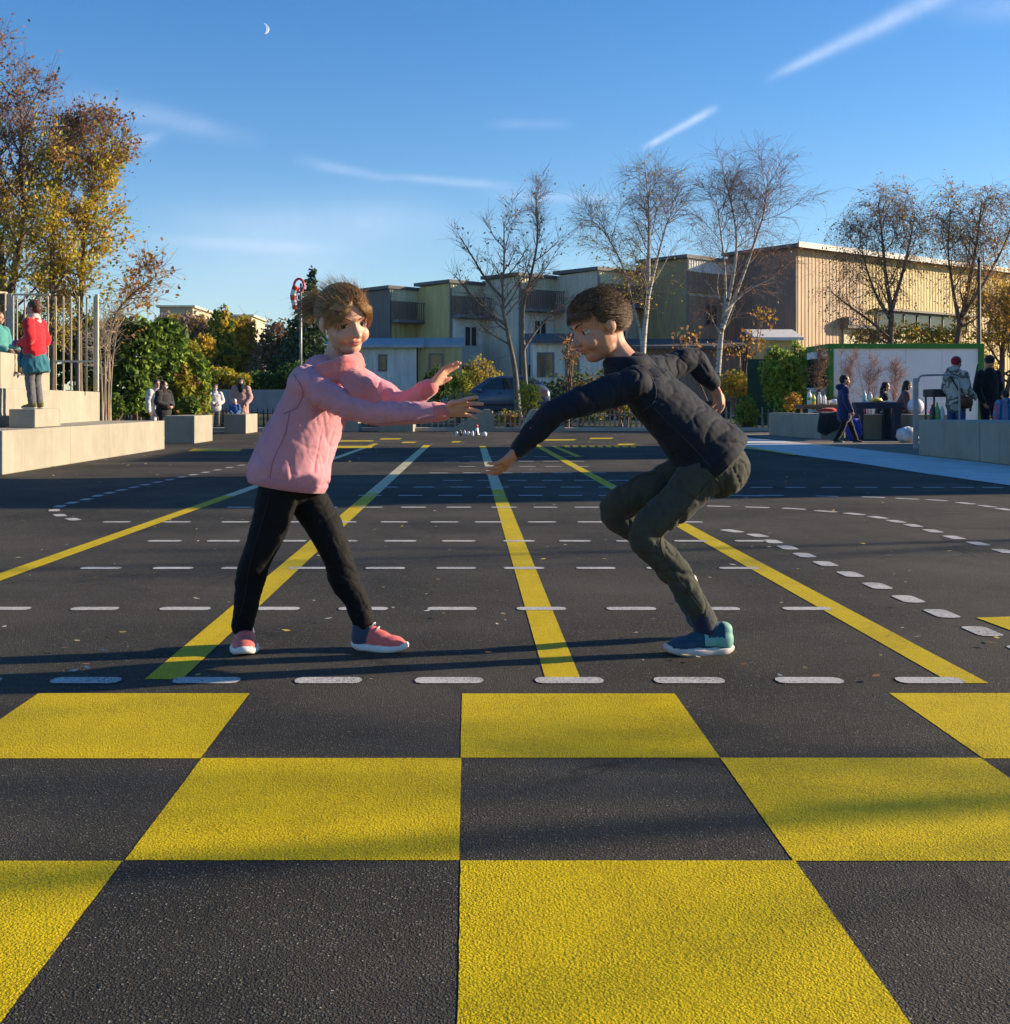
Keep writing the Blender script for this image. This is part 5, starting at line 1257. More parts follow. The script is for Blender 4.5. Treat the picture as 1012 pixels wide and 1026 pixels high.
class Head:
    """head frame: centre, forward, up, size = chin to crown"""
    def __init__(s, c, fwd, up, size):
        s.c = Vector(c); s.f = Vector(fwd).normalized(); u = Vector(up); s.u = (u-s.f*u.dot(s.f)).normalized(); s.s = s.f.cross(s.u).normalized(); s.H = size
        s.M = Matrix((s.s, s.f, s.u)).transposed()       # columns: side(right), forward, up
    def at(s, a, f, u): return s.c + (s.s*a + s.f*f + s.u*u)*s.H
    def local(s, p): d = (Vector(p)-s.c)/s.H; return Vector((d.dot(s.s), d.dot(s.f), d.dot(s.u)))
    def e(s, a, f, u, ra, rf, ru, n=16): return ell(s.at(a,f,u), (ra*s.H, rf*s.H, ru*s.H), s.M, n, 11)
    def geos(s, ears=True, neck_to=None, nr=.055, child=True):
        g_ = [s.e(0,-.055,.125,.345,.425,.375,22), s.e(0,.075,-.09,.285,.315,.37,20), s.e(0,.20,-.335,.165,.155,.125), s.e(0,.05,-.30,.235,.22,.15),
              s.e(.145,.245,-.15,.13,.125,.13), s.e(-.145,.245,-.15,.13,.125,.13), s.e(0,.265,.115,.24,.115,.075), s.e(0,.335,-.235,.10,.06,.075)]
        g_.append(cap_tube([s.at(0,.355,.03), s.at(0,.40,-.045), s.at(0,.452,-.115)], [.034*s.H,.042*s.H,.058*s.H], 10))
        for q in (-1,1): g_.append(s.e(q*.052,.40,-.125,.036,.04,.032))
        g_.append(s.e(0,.375,-.222,.088,.034,.021)); g_.append(s.e(0,.368,-.262,.075,.034,.024))
        if ears:
            for q in (-1,1):
                g_.append(s.e(q*.345,-.045,-.01,.035,.085,.125)); g_.append(s.e(q*.335,-.02,-.11,.03,.04,.05))
        if neck_to is not None: g_.append(cap_tube([s.at(0,-.12,-.12), s.at(0,-.12,-.38), neck_to], [nr*.95,nr*.92,nr*1.12], 14))
        return g_
    def sculpt(s, me):
        """press the eye sockets, the mouth line, philtrum and nostrils into the skin"""
        for v in me.vertices:
            l = s.local(v.co)
            if l.y < .12 or abs(l.z) > .5: continue
            d = 0
            for q in (-1,1):
                d += .045*math.exp(-(((l.x-q*.142)/.085)**2+((l.z-.012)/.045)**2))
                d += .018*math.exp(-(((l.x-q*.038)/.02)**2+((l.z+.152)/.014)**2))
            d += .020*math.exp(-((l.x/.10)**2+((l.z+.243)/.010)**2)); d += .008*math.exp(-((l.x/.02)**2+((l.z+.185)/.03)**2)); d += .014*math.exp(-((l.x/.09)**2+((l.z+.302)/.022)**2))
            if d: v.co -= s.f*(d*s.H)
        me.update()
    def is_lip(s, p):
        l = s.local(p)
        return l.y > .30 and (l.x/.092)**2+((l.z+.242)/.040)**2 < 1
    def face(s, parent, iris=(.05,.028,.015), brow=(.10,.06,.03), look=(0,1,0), lid=None):
        """eyes with lids, brows"""
        white = mat('eye_white', (.50,.46,.43), .2, .02); lidm = MATS['lid_'+parent.name] if 'lid_'+parent.name in MATS else None
        irm = mat('iris_%d'%int(iris[0]*1000), iris, .15, .1); pup = mat('pupil', (.006,.006,.006), .1, 0)
        lash = mat('lash', (.025,.016,.012), .7, .1); bm_ = mat('brow_%d'%int(brow[0]*1000), brow, .8, .2)
        for q in (-1,1):
            c = s.at(q*.142,.243,.010); r_ = .078*s.H
            vs, fs = ell(c, (r_,r_,r_), s.M, 18, 14)
            ld_ = (s.s*look[0]+s.f*look[1]+s.u*look[2]).normalized(); mb = MB(); mb.add(vs, fs)
            for i, f in enumerate(mb.f):
                m_ = sum((Vector(mb.v[k]) for k in f), Vector())/len(f)-c; a = m_.normalized().dot(ld_); mb.mi[i] = 2 if a > .95 else (1 if a > .80 else 0)
            ey = mb.build('eye', [white,irm,pup], parent, True)
            if lid is not None:
                v2, f2 = ell(c, (r_*1.10,r_*1.10,r_*1.10), s.M, 18, 14); ml = MB()
                keep = [f for f in f2 if (lambda z: z > .26 or z < -.50)(((sum((Vector(v2[k]) for k in f), Vector())/len(f))-c).dot(s.u)/(r_*1.1))]
                ml.add(v2, keep); ml.build('eyelid', lid, parent, True)
            mb = MB(); arc = []
            for k in range(7):
                t = -1+2*k/6; arc.append(s.at(q*.145+t*.083, .326-.050*t*t-.006*(1 if q*t>0 else 0), .012+.024*(1-t*t)))
            mb.tube(arc, [.002*s.H,.0045*s.H,.006*s.H,.0065*s.H,.006*s.H,.0045*s.H,.002*s.H], 6); mb.build('eyelash', lash, parent, True)
            mb = MB(); arc = [s.at(q*(.06+.165*k/5), .372-.05*(k/5)**2, .098+.035*math.sin(k/5*2.2)) for k in range(6)]
            mb.tube(arc, [.006*s.H,.010*s.H,.0115*s.H,.010*s.H,.008*s.H,.004*s.H], 6); mb.build('eyebrow', bm_, parent, True)
def hand(wrist, d, palm, size, curl=(.35,.4,.45,.5), spread=.10, thumb=.6, mirror=1):
    """palm plus four fingers and a thumb; d: direction of the fingers, palm: palm normal; size: wrist to middle fingertip"""
    d = Vector(d).normalized(); pn = Vector(palm); pn = (pn-d*pn.dot(d)).normalized(); sd = d.cross(pn)*mirror   # towards the thumb
    S = size; w = Vector(wrist); g_ = []
    pl_ = .46*S; kn = w+d*pl_
    g_.append(cap_tube([w-d*.08*S, w+d*.10*S, w+d*.30*S, w+d*.43*S], [(.135*S,.095*S),(.17*S,.10*S),(.215*S,.085*S),(.215*S,.070*S)], 14, sd))
    for i, L in enumerate((.43,.48,.45,.36)):
        o_ = (1.5-i)*.118*S; fd = (d+sd*((1.5-i)*spread)).normalized(); p = kn+sd*o_-d*.05*S-d*(.02*S*abs(1.2-i)); pts = [p-d*.06*S, p]; ang = 0
        for k, fr in enumerate((.46,.31,.25)):
            ang += curl[i]*(.6,1.0,.75)[k]; pts.append(pts[-1]+(fd*math.cos(ang)+pn*math.sin(ang))*(L*S*fr))
        r_ = (.052,.055,.052,.045)[i]*S
        g_.append(cap_tube(pts, [r_*1.0,r_*1.05,r_*.95,r_*.88,r_*.75], 9, None, 3))
    t0 = w+d*.13*S+sd*.12*S; td = (d*.72+sd*thumb+pn*.28).normalized(); td2 = (d*.95+sd*thumb*.35+pn*.35).normalized()
    g_.append(cap_tube([t0-sd*.06*S, t0+td*.16*S, t0+td*.16*S+td2*.15*S, t0+td*.16*S+td2*.27*S], [.075*S,.066*S,.056*S,.044*S], 9, None, 3))
    return g_
def shoe(name, heel, d, L, mats, parent, W_=None, up=UP, lift=0.0, sole_m=None, ankle=None, split=None, cuff=None, lace=True):
    """trainer: upper (zones by material), sole as its child. heel: ground point under the heel, d: direction of the toe"""
    d = Vector(d).normalized(); up = Vector(up).normalized(); s_ = d.cross(up).normalized(); h0 = Vector(heel); W_ = W_ or L*.36
    def A(x, y, z): return h0 + d*(x*L) + s_*(y*W_) + up*(z*L*(1.0 if z < .11 else 1.0+.28*min(1,(z-.11)/.08)))
    M = Matrix((s_, d, up)).transposed()
    g_ = [ell(A(.16,0,.17), (.42*W_,.17*L,.20*L), M), ell(A(.14,0,.27), (.34*W_,.135*L,.12*L), M), ell(A(.45,.0,.16), (.42*W_,.28*L,.16*L), M), ell(A(.72,.02,.13), (.49*W_,.24*L,.125*L), M), ell(A(.86,.03,.115), (.40*W_,.13*L,.085*L), M), ell(A(.34,0,.24), (.30*W_,.17*L,.10*L), M)]
    if ankle is not None: g_.append(cap_tube([A(.18,0,.22), Vector(ankle)], [.125*L,.13*L], 12))
    e = fuse(name, g_, .0042 if L > .15 else .01, 5, mats, parent, None, split and (lambda c: split(Vector(((c-h0).dot(d)/L, (c-h0).dot(s_)/W_, (c-h0).dot(up)/L)))))
    out = []
    for k in range(28):
        t = 2*math.pi*k/28; x = .5-.5*math.cos(t); wid = .40+.16*math.sin(min(1,max(0,(x-.25)/.6))*math.pi)-.05*math.exp(-((x-.38)/.16)**2); wid *= min(1, math.sin(min(1,max(.0,x)/.18)*math.pi/2)*1.0 if x < .18 else 1)*(1 if x < .80 else math.sqrt(max(0,1-((x-.80)/.205)**2)))
        out.append((x*1.02-.01, wid*(1 if math.sin(t) >= 0 else -1)+.03*x))
    mb = MB(); n = len(out)
    spring = lambda x: .045*max(0,(x-.72)/.28)**2+.012*max(0,(.1-x)/.1)
    for zz, sc in ((.0,.95),(.03,1.02),(.075,1.03),(.10,.985)):
        for x,y in out: mb.v.append(tuple(A(.5+(x-.5)*sc, y*sc, zz*(1+.25*max(0,.3-x))+spring(x))))
    for r_ in range(3):
        for j in range(n): q = (j+1)%n; mb.f.append((r_*n+j,r_*n+q,(r_+1)*n+q,(r_+1)*n+j)); mb.mi.append(0)
    mb.f.append(tuple(range(n-1,-1,-1))); mb.f.append(tuple(range(3*n,4*n))); mb.mi += [0,0]
    mb.build('sole', sole_m, e, True)
    if L > .15 and lace:
        mb = MB()
        for k in range(4):
            x = .40+.075*k; zt = .345-.050*k*1.05; mb.tube([A(x-.02,-.22,zt-.03),A(x+.01,-.08,zt+.008),A(x+.01,.08,zt+.008),A(x-.02,.22,zt-.03)], .011*L, 6)
        mb.build('laces', mats[-1] if isinstance(mats,(list,tuple)) else mats, e, True)
    return e
def seam(name, target, pts, view, parent, m, r=.0014, per=6, lift=.0008):
    """stitched line laid on the surface of target: pts are points near it, projected along view"""
    v = Vector(view).normalized(); out = []; W_ = target.matrix_world.inverted() if False else None
    for p in smooth_path(pts, per):
        ok, loc, nor, _ = target.ray_cast(p - v*.6, v, distance=1.2)
        if ok: out.append(loc + nor*lift)
    if len(out) > 2: MB().tube(out, r, 5).build(name, m, parent, True)
def strands(hd, n, seed, path_fn, r0=.0016, k=8):
    """hair strands as fine tubes; path_fn(rng) -> list of points or None"""
    r = random.Random(seed); L_ = []
    while len(L_) < n:
        p = path_fn(r)
        if p: q = smooth_path(p, 2); m_ = len(q); w = r0*r.uniform(.7,1.3); L_.append((q, [w*(1-.75*(i/(m_-1))**2) for i in range(m_)]))
    return many_tubes(L_, 3)
def scalp(hd, d, k=1.0):
    """point on the skull ellipsoid in local direction d"""
    d = Vector(d).normalized(); return hd.at(d.x*.352*k, -.055+d.y*.432*k, .125+d.z*.382*k)
# ------------------------------------------------------------------ the girl in pink
YG = 3.90
def g(px, py, dy=0.0): return P(px,py,YG+dy)
girl = empty('person', G(300,650), 'girl in pink sweater with coral scarf and black leggings reaching both arms forward', 'person', 'children playing tag')
SK_G = skinmat('skin_fair', (.60,.36,.26)); PINK = fabric('pink_knit', (.58,.27,.33), 380, .16, .1, .35); CORAL = fabric('coral_fleece', (.70,.20,.20), 260, .15, .4); BLK = fabric('black_leggings', (.0055,.0055,.007), 500, .1, .0, .2, .8)
LIP_G = skinmat('lip_rose', (.50,.19,.17))
hd = Head(g(345,322), (.52,-.80,-.26), (-.12,-.06,1), .225)
shN, shF = g(299,382,-.09), g(358,380,.11)          # near (her right) and far shoulder
hpN, hpF = g(280,489,-.045), g(301,489,.05)
el1, wr1 = g(372,411,-.16), g(443,413,-.10); el2, wr2 = g(404,402,.10), g(431,388,.06)
kn1, an1 = g(257,560,-.06), g(243,621,-.02); kn2, an2 = g(338,558,.00), g(366,622,.00)
tside = (shN-shF).normalized()
nb = (shN+shF)/2+Vector((0,0,.035))
waist = g(297,443); pel = (hpN+hpF)/2+Vector((0,0,.01))
body = hd.geos(True, nb-Vector((0,0,.04)), .046)
body += [cap_tube([nb-Vector((0,0,.05)), g(318,405), waist, pel], [(.085,.05),(.09,.055),(.08,.055),(.08,.055)], 16, tside)]
body += [cap_tube([shN,el1,wr1], [.030,.026,.025], 12), cap_tube([shF,el2,wr2], [.030,.026,.025], 12)]
body += hand(wr1, (1,-.05,.22), (-.05,-.75,-.6), .155, (.18,.22,.28,.34), .14, .62, -1)
body += hand(wr2, (.62,.1,.72), (.75,-.25,-.55), .150, (.15,.2,.22,.28), .20, .66, 1)
body += [cap_tube([hpN,kn1,an1], [.045,.027,.027], 14), cap_tube([hpF,kn2,an2], [.045,.027,.027], 14)]
fuse('body', body, .0036, 3, [SK_G, LIP_G], girl, hd.sculpt, lambda c: 1 if hd.is_lip(c) else 0)
hd.face(girl, (.06,.045,.03), (.26,.14,.08), (.35,1,-.22), SK_G)
# sweater: loose, hem flaring over the hips, sleeves to the wrists
hem = (hpN+hpF)/2+Vector((-.004,0,-.004))
sw = [cap_tube([nb+Vector((-.01,.01,-.02)), g(322,394), g(311,420), g(298,448), g(290,472), g(287.5,486)], [(.085,.066),(.138,.088),(.132,.100),(.136,.114),(.146,.128),(.140,.122)], 28, tside, 5, (.004,13), 1.3, flat=True)]
sw += [cap_tube([shN+Vector((.02,.02,.0)), shN.lerp(el1,.5)+Vector((0,0,-.010)), el1+Vector((0,0,-.006)), el1.lerp(wr1,.55)+Vector((0,0,-.006)), wr1-(wr1-el1).normalized()*.012], [.057,.047,.041,.037,.031], 18, None, 6, (.003,22), 2.1)]
sw += [cap_tube([shF+Vector((-.02,-.02,.0)), shF.lerp(el2,.5)+Vector((0,0,-.008)), el2+Vector((0,0,-.006)), wr2-(wr2-el2).normalized()*.012], [.055,.046,.041,.031], 18, None, 6, (.003,22), 5.2)]
sw += [ell(shN+Vector((.014,.008,-.012)), (.057,.058,.054)), ell(shF+Vector((-.012,-.008,-.012)), (.060,.060,.056))]
fa = lambda a_, b_, k=0: (b_-a_).cross(Vector((.3,.5,.8))).normalized()+(b_-a_).normalized()*.35
zg = [(nb,g(311,425),Vector((.55,-.2,-.8)),12,.0085),(g(305,430),g(290,478),Vector((-.35,.2,1)),13,.0085),(shN,el1,fa(shN,el1),17,.0075),(el1,wr1,fa(el1,wr1),20,.0070),(shF,el2,fa(shF,el2),17,.0070),(el2,wr2,fa(el2,wr2),20,.0070)]
sweater = fuse('sweater', sw, .0052, 2, PINK, girl, folds(zg, .0008, 3))
for w_, el_ in ((wr1,el1),(wr2,el2)):       # ribbed coral cuffs
    ax = (w_-el_).normalized(); fuse('cuff', [cap_tube([w_-ax*.030, w_-ax*.002], [.034,.031], 16)], .004, 2, CORAL, girl)
rib = [cap_tube([g(288.3,481),g(287,488.5)], [(.1455,.128),(.137,.120)], 28, tside, flat=True)]
fuse('hem_band', rib, .005, 2, fabric('pink_rib',(.50,.22,.28)), girl)
# bunched coral scarf collar
sc_ = []
for k,(dz,r_,tr) in enumerate(((.006,.074,.030),(.030,.068,.029),(.050,.062,.024))):
    ring = []; r = random.Random(k+3)
    for j in range(13):
        w = 2*math.pi*j/12; ring.append(nb+hd.f*(.036+.012*k)+Vector((math.cos(w)*r_*1.08, math.sin(w)*r_, dz-.020+.022*math.cos(w-.4)+r.uniform(-.005,.005))))
    ring[-1] = ring[0]; v,f = tube_geo(smooth_path(ring,3), tr, 12, True); sc_.append((v,f))
sc_.append(cap_tube([nb+Vector((.055,-.075,.0)), g(362,388,-.16), g(372,404,-.17)], [(.038,.020),(.040,.017),(.030,.014)], 14, Vector((1,0,.4)), 4, (.004,30), 2))
fuse('scarf', sc_, .0050, 2, CORAL, girl, folds([(nb-Vector((.06,0,0)),nb+Vector((.06,0,0)),Vector((1,.2,.15)),26,.006)], .0012, 7))
# leggings
lg = [cap_tube([hpN+Vector((0,0,.03)), hpN, hpN.lerp(kn1,.5)+Vector((.008,0,0)), kn1, kn1.lerp(an1,.35)+Vector((-.006,.008,0)), kn1.lerp(an1,.72), an1+Vector((0,0,-.022))], [.060,.070,.062,.049,.050,.040,.037], 18, None, 5, (.002,26), 1),
      cap_tube([hpF+Vector((0,0,.03)), hpF, hpF.lerp(kn2,.5)+Vector((.010,0,0)), kn2, kn2.lerp(an2,.35)+Vector((-.010,.006,0)), kn2.lerp(an2,.72), an2+Vector((0,0,-.022))], [.060,.070,.062,.049,.051,.041,.037], 18, None, 5, (.002,26), 2),
      ell(pel+Vector((-.006,.02,-.018)), (.092,.088,.07))]
leggings = fuse('leggings', lg, .0052, 4, BLK, girl, folds([(hpN,kn1,fa(hpN,kn1),24,.0045),(kn1,an1,fa(kn1,an1),28,.0055),(hpF,kn2,fa(hpF,kn2),24,.0045),(kn2,an2,fa(kn2,an2),28,.0055)], .0004, 2))
SHC = fabric('coral_shoe_mesh', (.68,.15,.13), 380, .12, .1, .35, .6); SHN_ = fabric('navy_shoe_heel', (.05,.06,.10), 380); SOLE_W = mat('white_sole', (.72,.68,.64), .55, .12, 30); LACE = fabric('pale_laces',(.55,.52,.55)); SOCKG = fabric('grey_sock',(.18,.20,.25))
zone = lambda l: 1 if l.x < .30+.25*max(0,l.z-.12) else 0
d1 = Vector((.22,-1,0)); hl1 = Vector((g(241,640).x, YG+.06, 0)); d2 = Vector((1,-.30,0)).normalized(); hl2 = Vector((g(353,648).x, YG-.005, 0))
shoe('shoe', hl1, d1, .205, [SHC,SHN_,LACE], girl, .085, sole_m=SOLE_W, ankle=an1, split=zone); shoe('shoe', hl2, d2, .195, [SHC,SHN_,LACE], girl, .080, sole_m=SOLE_W, ankle=an2, split=zone)
fuse('sock', [cap_tube([an1+Vector((0,0,.02)), an1+Vector((.004,0,-.05))], [.031,.033], 14)], .004, 2, SOCKG, girl); fuse('sock', [cap_tube([an2+Vector((-.004,0,.0)), an2+Vector((-.01,0,-.05))], [.031,.033], 14)], .004, 2, SOCKG, girl)
SEAM_P = fabric('pink_seam',(.36,.14,.19)); SEAM_K = mat('black_seam',(.02,.02,.022),.8)
cv = (0,1,0)
seam('armhole_seam', sweater, [g(283,368),g(301,378),g(309,392),g(303,408),g(290,414)], cv, girl, SEAM_P, .0016)
seam('side_seam', sweater, [g(296,412),g(291,436),g(281,458),g(277,478)], cv, girl, SEAM_P, .0014)
seam('sleeve_seam', sweater, [g(358,421),g(372,424),g(410,421),g(436,417)], cv, girl, SEAM_P, .0013)
seam('leg_seam', leggings, [g(276,494),g(266,528),g(256,562),g(250,592),g(244,614)], cv, girl, SEAM_K, .0013)
# hair: light brown, tied back, loose strands and a short flying pony tail
HR_G = hairmat('light_brown_hair', (.20,.10,.042), (.47,.27,.11))
tie = Vector((-.05,-1,.12)).normalized(); tip = scalp(hd, tie, 1.05)
def hpath_g(r):
    while True:
        d = Vector((r.gauss(0,1),r.gauss(0,1),r.gauss(0,1))).normalized()
        if d.z > -.55 and not (d.y > .42 and d.z < .46) and not (d.y > .05 and d.z < -.05): break
    pts = []; k0 = r.uniform(1.005,1.10); wv = r.uniform(0,6)
    for i in range(6):
        t = i/5*r.uniform(.92,1.0); q = d.lerp(tie, t)
        if q.length < .2: q += Vector((0,0,.5))
        pts.append(scalp(hd, q, k0+.05*math.sin(t*3.1)+.030*math.sin(t*8+wv)))
    return pts
def hfringe_g(r):
    a = r.uniform(-1,1); d = Vector((a*.78,.80-.30*abs(a),.64+r.uniform(-.05,.25))).normalized(); s_ = 1 if a > 0 else -1
    pts = [scalp(hd,d,1.03), scalp(hd,d+Vector((s_*.12,.20,-.10)),1.07), scalp(hd,d+Vector((s_*.34,.14,-.42)),1.12), scalp(hd,d+Vector((s_*(.52+.1*r.random()),-.02,-.85*r.uniform(.5,1.35))),1.13+.10*r.random())]
    return pts
def hfly_g(r):
    d = Vector((r.gauss(0,.8),r.gauss(-.2,.8),abs(r.gauss(.7,.4)))).normalized(); o_ = Vector((-.6,.1,.25))*.05
    p = scalp(hd,d,1.03); n_ = (p-hd.c).normalized(); return [p, p+n_*.014+o_*.15, p+n_*.03+o_*r.uniform(.3,.8)+Vector((r.gauss(0,.008),0,r.gauss(0,.008)))]
def hpony_g(r):
    a = Vector((r.gauss(0,.010),r.gauss(0,.010),r.gauss(0,.010))); L = r.uniform(.35,.72)
    return [tip+a*.6, tip+Vector((-.045,.012,.010))*L+a, tip+Vector((-.10,.02,-.006))*L+a*1.8, tip+Vector((-.150,.03,-.040))*L+a*2.6]
Vs, Fs, base_ = [], [], 0
for fn,n_,sd_ in ((hpath_g,6000,1),(hfringe_g,900,2),(hfly_g,380,3),(hpony_g,700,4)):
    V,Fq = strands(hd,n_,sd_,fn,.0012 if fn is not hfly_g else .0008); Vs.append(V); Fs.append(Fq+base_); base_ += len(V)
hr = link_mesh('hair', np_mesh('hair', np.concatenate(Vs), np.concatenate(Fs)), HR_G, girl, True)
capg = [ell(hd.at(0,-.085,.150), (.348*hd.H,.405*hd.H,.362*hd.H), hd.M, 20, 14)]
def trim(me_):
    import bmesh
    bm = bmesh.new(); bm.from_mesh(me_)
    kill = [v for v in bm.verts if hd.local(v.co).y > .25 and hd.local(v.co).z < .31 or hd.local(v.co).z < -.16 or (hd.local(v.co).y > -.0 and hd.local(v.co).z < .04)]
    bmesh.ops.delete(bm, geom=kill, context='VERTS'); bm.to_mesh(me_); bm.free()
fuse('hair_base', capg, .006, 2, hairmat('light_brown_hair_base',(.13,.065,.028),(.22,.12,.05)), girl, trim)
fuse('hair_tie', [cap_tube([tip+Vector((.006,0,0)), tip+Vector((-.014,.004,.003))], [.015,.015], 14)], .003, 1, P_YEL, girl)

# ------------------------------------------------------------------ the boy in navy
YB = 3.82
def b(px, py, dy=0.0): return P(px,py,YB+dy)
boy = empty('person', G(700,655), 'boy in navy jacket and grey-green trousers lunging forward with an arm swung back', 'person', 'children playing tag')
SK_B = skinmat('skin_warm', (.50,.27,.18)); LIP_B = skinmat('lip_warm', (.40,.15,.12)); NAVY = fabric('navy_jacket', (.0095,.0145,.026), 380, .25, .04, .3, .8); OLV = fabric('grey_green_trousers', (.050,.054,.043), 420, .2, .06, .35)
hb_ = Head(b(600,328), (-.92,-.26,-.36), (-.34,-.03,1), .225)
sN, sF = b(628,384,-.12), b(648,374,.13); hN, hF = b(713,466,-.055), b(708,463,.06)
e1, w1 = b(558,410,-.16), b(520,450,-.12); e2, w2 = b(692,360,.22), b(714,384,.26)
k1, a1 = b(648,536,-.08), b(709,626,.0); k2, a2 = b(617,510,.10), b(683,583,.16)
ts = (sN-sF).normalized(); nk = (sN+sF)/2+Vector((-.018,0,.035)); pb_ = (hN+hF)/2
bd = hb_.geos(True, nk+Vector((.02,0,-.035)), .047)
bd += [cap_tube([nk+Vector((.02,0,-.04)), b(662,408), b(690,436), pb_], [(.085,.05),(.09,.055),(.08,.055),(.075,.05)], 16, ts)]
bd += [cap_tube([sN,e1,w1], [.030,.026,.025], 12), cap_tube([sF,e2,w2], [.030,.026,.025], 12)]
bd += hand(w1, (-.70,-.05,-.72), (-.55,.45,.55), .150, (.30,.34,.38,.42), .10, .6, 1)
bd += hand(w2, (.40,.12,-.90), (-.8,-.3,-.3), .140, (.55,.6,.65,.7), .06, .5, -1)
bd += [cap_tube([hN,k1,k1.lerp(a1,.5)+Vector((.010,0,0)),a1], [.04,.022,.02,.026], 14), cap_tube([hF,k2,k2.lerp(a2,.5)+Vector((.010,0,0)),a2], [.04,.022,.02,.024], 14)]
fuse('body', bd, .0036, 3, [SK_B, LIP_B], boy, hb_.sculpt, lambda c: 1 if hb_.is_lip(c) else 0)
hb_.face(boy, (.03,.018,.01), (.03,.02,.014), (0,1,-.05), SK_B)
jk = [cap_tube([nk+Vector((.016,0,-.014)), b(651,391), b(676,416), b(698,440), b(712,455), b(720,464)], [(.076,.064),(.140,.084),(.134,.094),(.136,.106),(.144,.120),(.142,.118)], 28, ts, 6, (.004,12), .7, flat=True),
      cap_tube([sN+Vector((.03,.03,.0)), sN.lerp(e1,.5)+Vector((0,0,-.008)), e1+Vector((0,0,-.006)), e1.lerp(w1,.55), w1-(w1-e1).normalized()*.012], [.057,.047,.041,.037,.031], 18, None, 6, (.003,22), 1.1),
      cap_tube([sF+Vector((.0,-.03,.0)), sF.lerp(e2,.5)+Vector((0,0,-.006)), e2, e2.lerp(w2,.55), w2-(w2-e2).normalized()*.012], [.057,.048,.042,.037,.031], 18, None, 6, (.003,22), 3.1),
      ell(sN+Vector((.020,.014,-.006)), (.059,.060,.055)), ell(sF+Vector((.012,-.014,-.008)), (.064,.064,.060))]
zb = [(nk,b(676,416),Vector((.5,-.3,.8)),12,.0095),(b(676,416),b(728,474),Vector((.75,.2,.45)),13,.0095),(sN,e1,fa(sN,e1),17,.0085),(e1,w1,fa(e1,w1),20,.0080),(sF,e2,fa(sF,e2),17,.0085),(e2,w2,fa(e2,w2),20,.0080)]
jacket = fuse('jacket', jk, .0052, 2, NAVY, boy, folds(zb, .0008, 11))
fuse('jacket_hem', [cap_tube([b(715,458.5),b(722,466)], [(.1450,.1210),(.139,.115)], 28, ts, flat=True)], .005, 2, fabric('navy_rib',(.007,.010,.018)), boy)
for w_, el_ in ((w1,e1),(w2,e2)):
    ax = (w_-el_).normalized(); fuse('cuff', [cap_tube([w_-ax*.028, w_-ax*.002], [.034,.031], 16)], .004, 2, MATS['navy_rib'], boy)
col_ = []
for k,(dz,r_) in enumerate(((.0,.066),(.026,.060))):
    ring = [nk+hb_.f*.012+ (hb_.s*math.cos(2*math.pi*j/12)+ (hb_.u*.35+hb_.f*.9)*math.sin(2*math.pi*j/12))*r_+hb_.u*(dz-.01) for j in range(13)]
    col_.append(tube_geo(smooth_path(ring,3), .022, 10, True))
fuse('collar', col_, .005, 3, NAVY, boy)
tr = [cap_tube([hN+Vector((.02,0,.012)), hN, hN.lerp(k1,.5)+Vector((-.004,0,-.006)), k1+Vector((-.008,0,.0)), k1.lerp(a1,.35)+Vector((.012,0,0)), k1.lerp(a1,.70)+Vector((.006,0,0)), a1-(a1-k1).normalized()*.008], [.070,.078,.064,.050,.047,.042,.038], 18, None, 6, (.003,18), 1),
      cap_tube([hF+Vector((.02,0,.012)), hF, hF.lerp(k2,.5), k2+Vector((-.008,0,0)), k2.lerp(a2,.35)+Vector((.010,0,0)), k2.lerp(a2,.70), a2-(a2-k2).normalized()*.03], [.070,.078,.063,.049,.046,.042,.038], 18, None, 6, (.003,18), 2),
      ell(pb_+Vector((.028,.0,-.012)), (.106,.122,.100))]
trousers = fuse('trousers', tr, .0058, 3, OLV, boy, folds([(hN,k1,fa(hN,k1),18,.0105),(k1,a1,fa(k1,a1),21,.0115),(hF,k2,fa(hF,k2),18,.0100),(k2,a2,fa(k2,a2),21,.0110)], .0008, 21))
SHB = fabric('blue_shoe_mesh', (.018,.062,.105), 380, .2, .1, .35, .6); SHT = fabric('mint_shoe_panel', (.20,.42,.36), 380, .1, .1, .3, .6); SKB = fabric('navy_sock',(.02,.022,.05)); SOLE_G = mat('grey_white_sole', (.55,.50,.46), .6, .15, 30)
zb_ = lambda l: 1 if (l.x < .46 and .10+.10*l.x < l.z) and not (.16 < l.x < .40 and l.z > .26) else 0
db = Vector((-1,-.10,0)).normalized(); hlb = Vector((b(734,655).x, 3.815, 0))
shoe('shoe', hlb, db, .225, [SHB,SHT,SHB], boy, .085, sole_m=SOLE_G, ankle=a1, split=zb_)
dn = Vector((.18,.35,-.92)).normalized(); shoe('shoe', a2+Vector((.055,.02,.02)), dn, .215, [SHB,SHT,SHB], boy, .082, up=Vector((-1,.0,-.15)), lace=False, sole_m=SOLE_G, ankle=a2, split=zb_)
fuse('sock', [cap_tube([a1-(a1-k1).normalized()*.05, a1+Vector((.004,0,-.045))], [.040,.037], 14)], .004, 2, SKB, boy); fuse('sock', [cap_tube([a2-(a2-k2).normalized()*.05, a2+Vector((.01,.01,-.03))], [.040,.037], 14)], .004, 2, SKB, boy)
SEAM_N = mat('navy_seam',(.03,.036,.05),.8); SEAM_O = mat('olive_seam',(.032,.034,.024),.8)
seam('armhole_seam', jacket, [b(612,360),b(632,364),b(648,380),b(650,400),b(638,412)], cv, boy, SEAM_N, .0018)
seam('side_seam', jacket, [b(648,408),b(668,428),b(690,450),b(704,466)], cv, boy, SEAM_N, .0016)
seam('yoke_seam', jacket, [b(650,382),b(664,374),b(676,364)], cv, boy, SEAM_N, .0016)
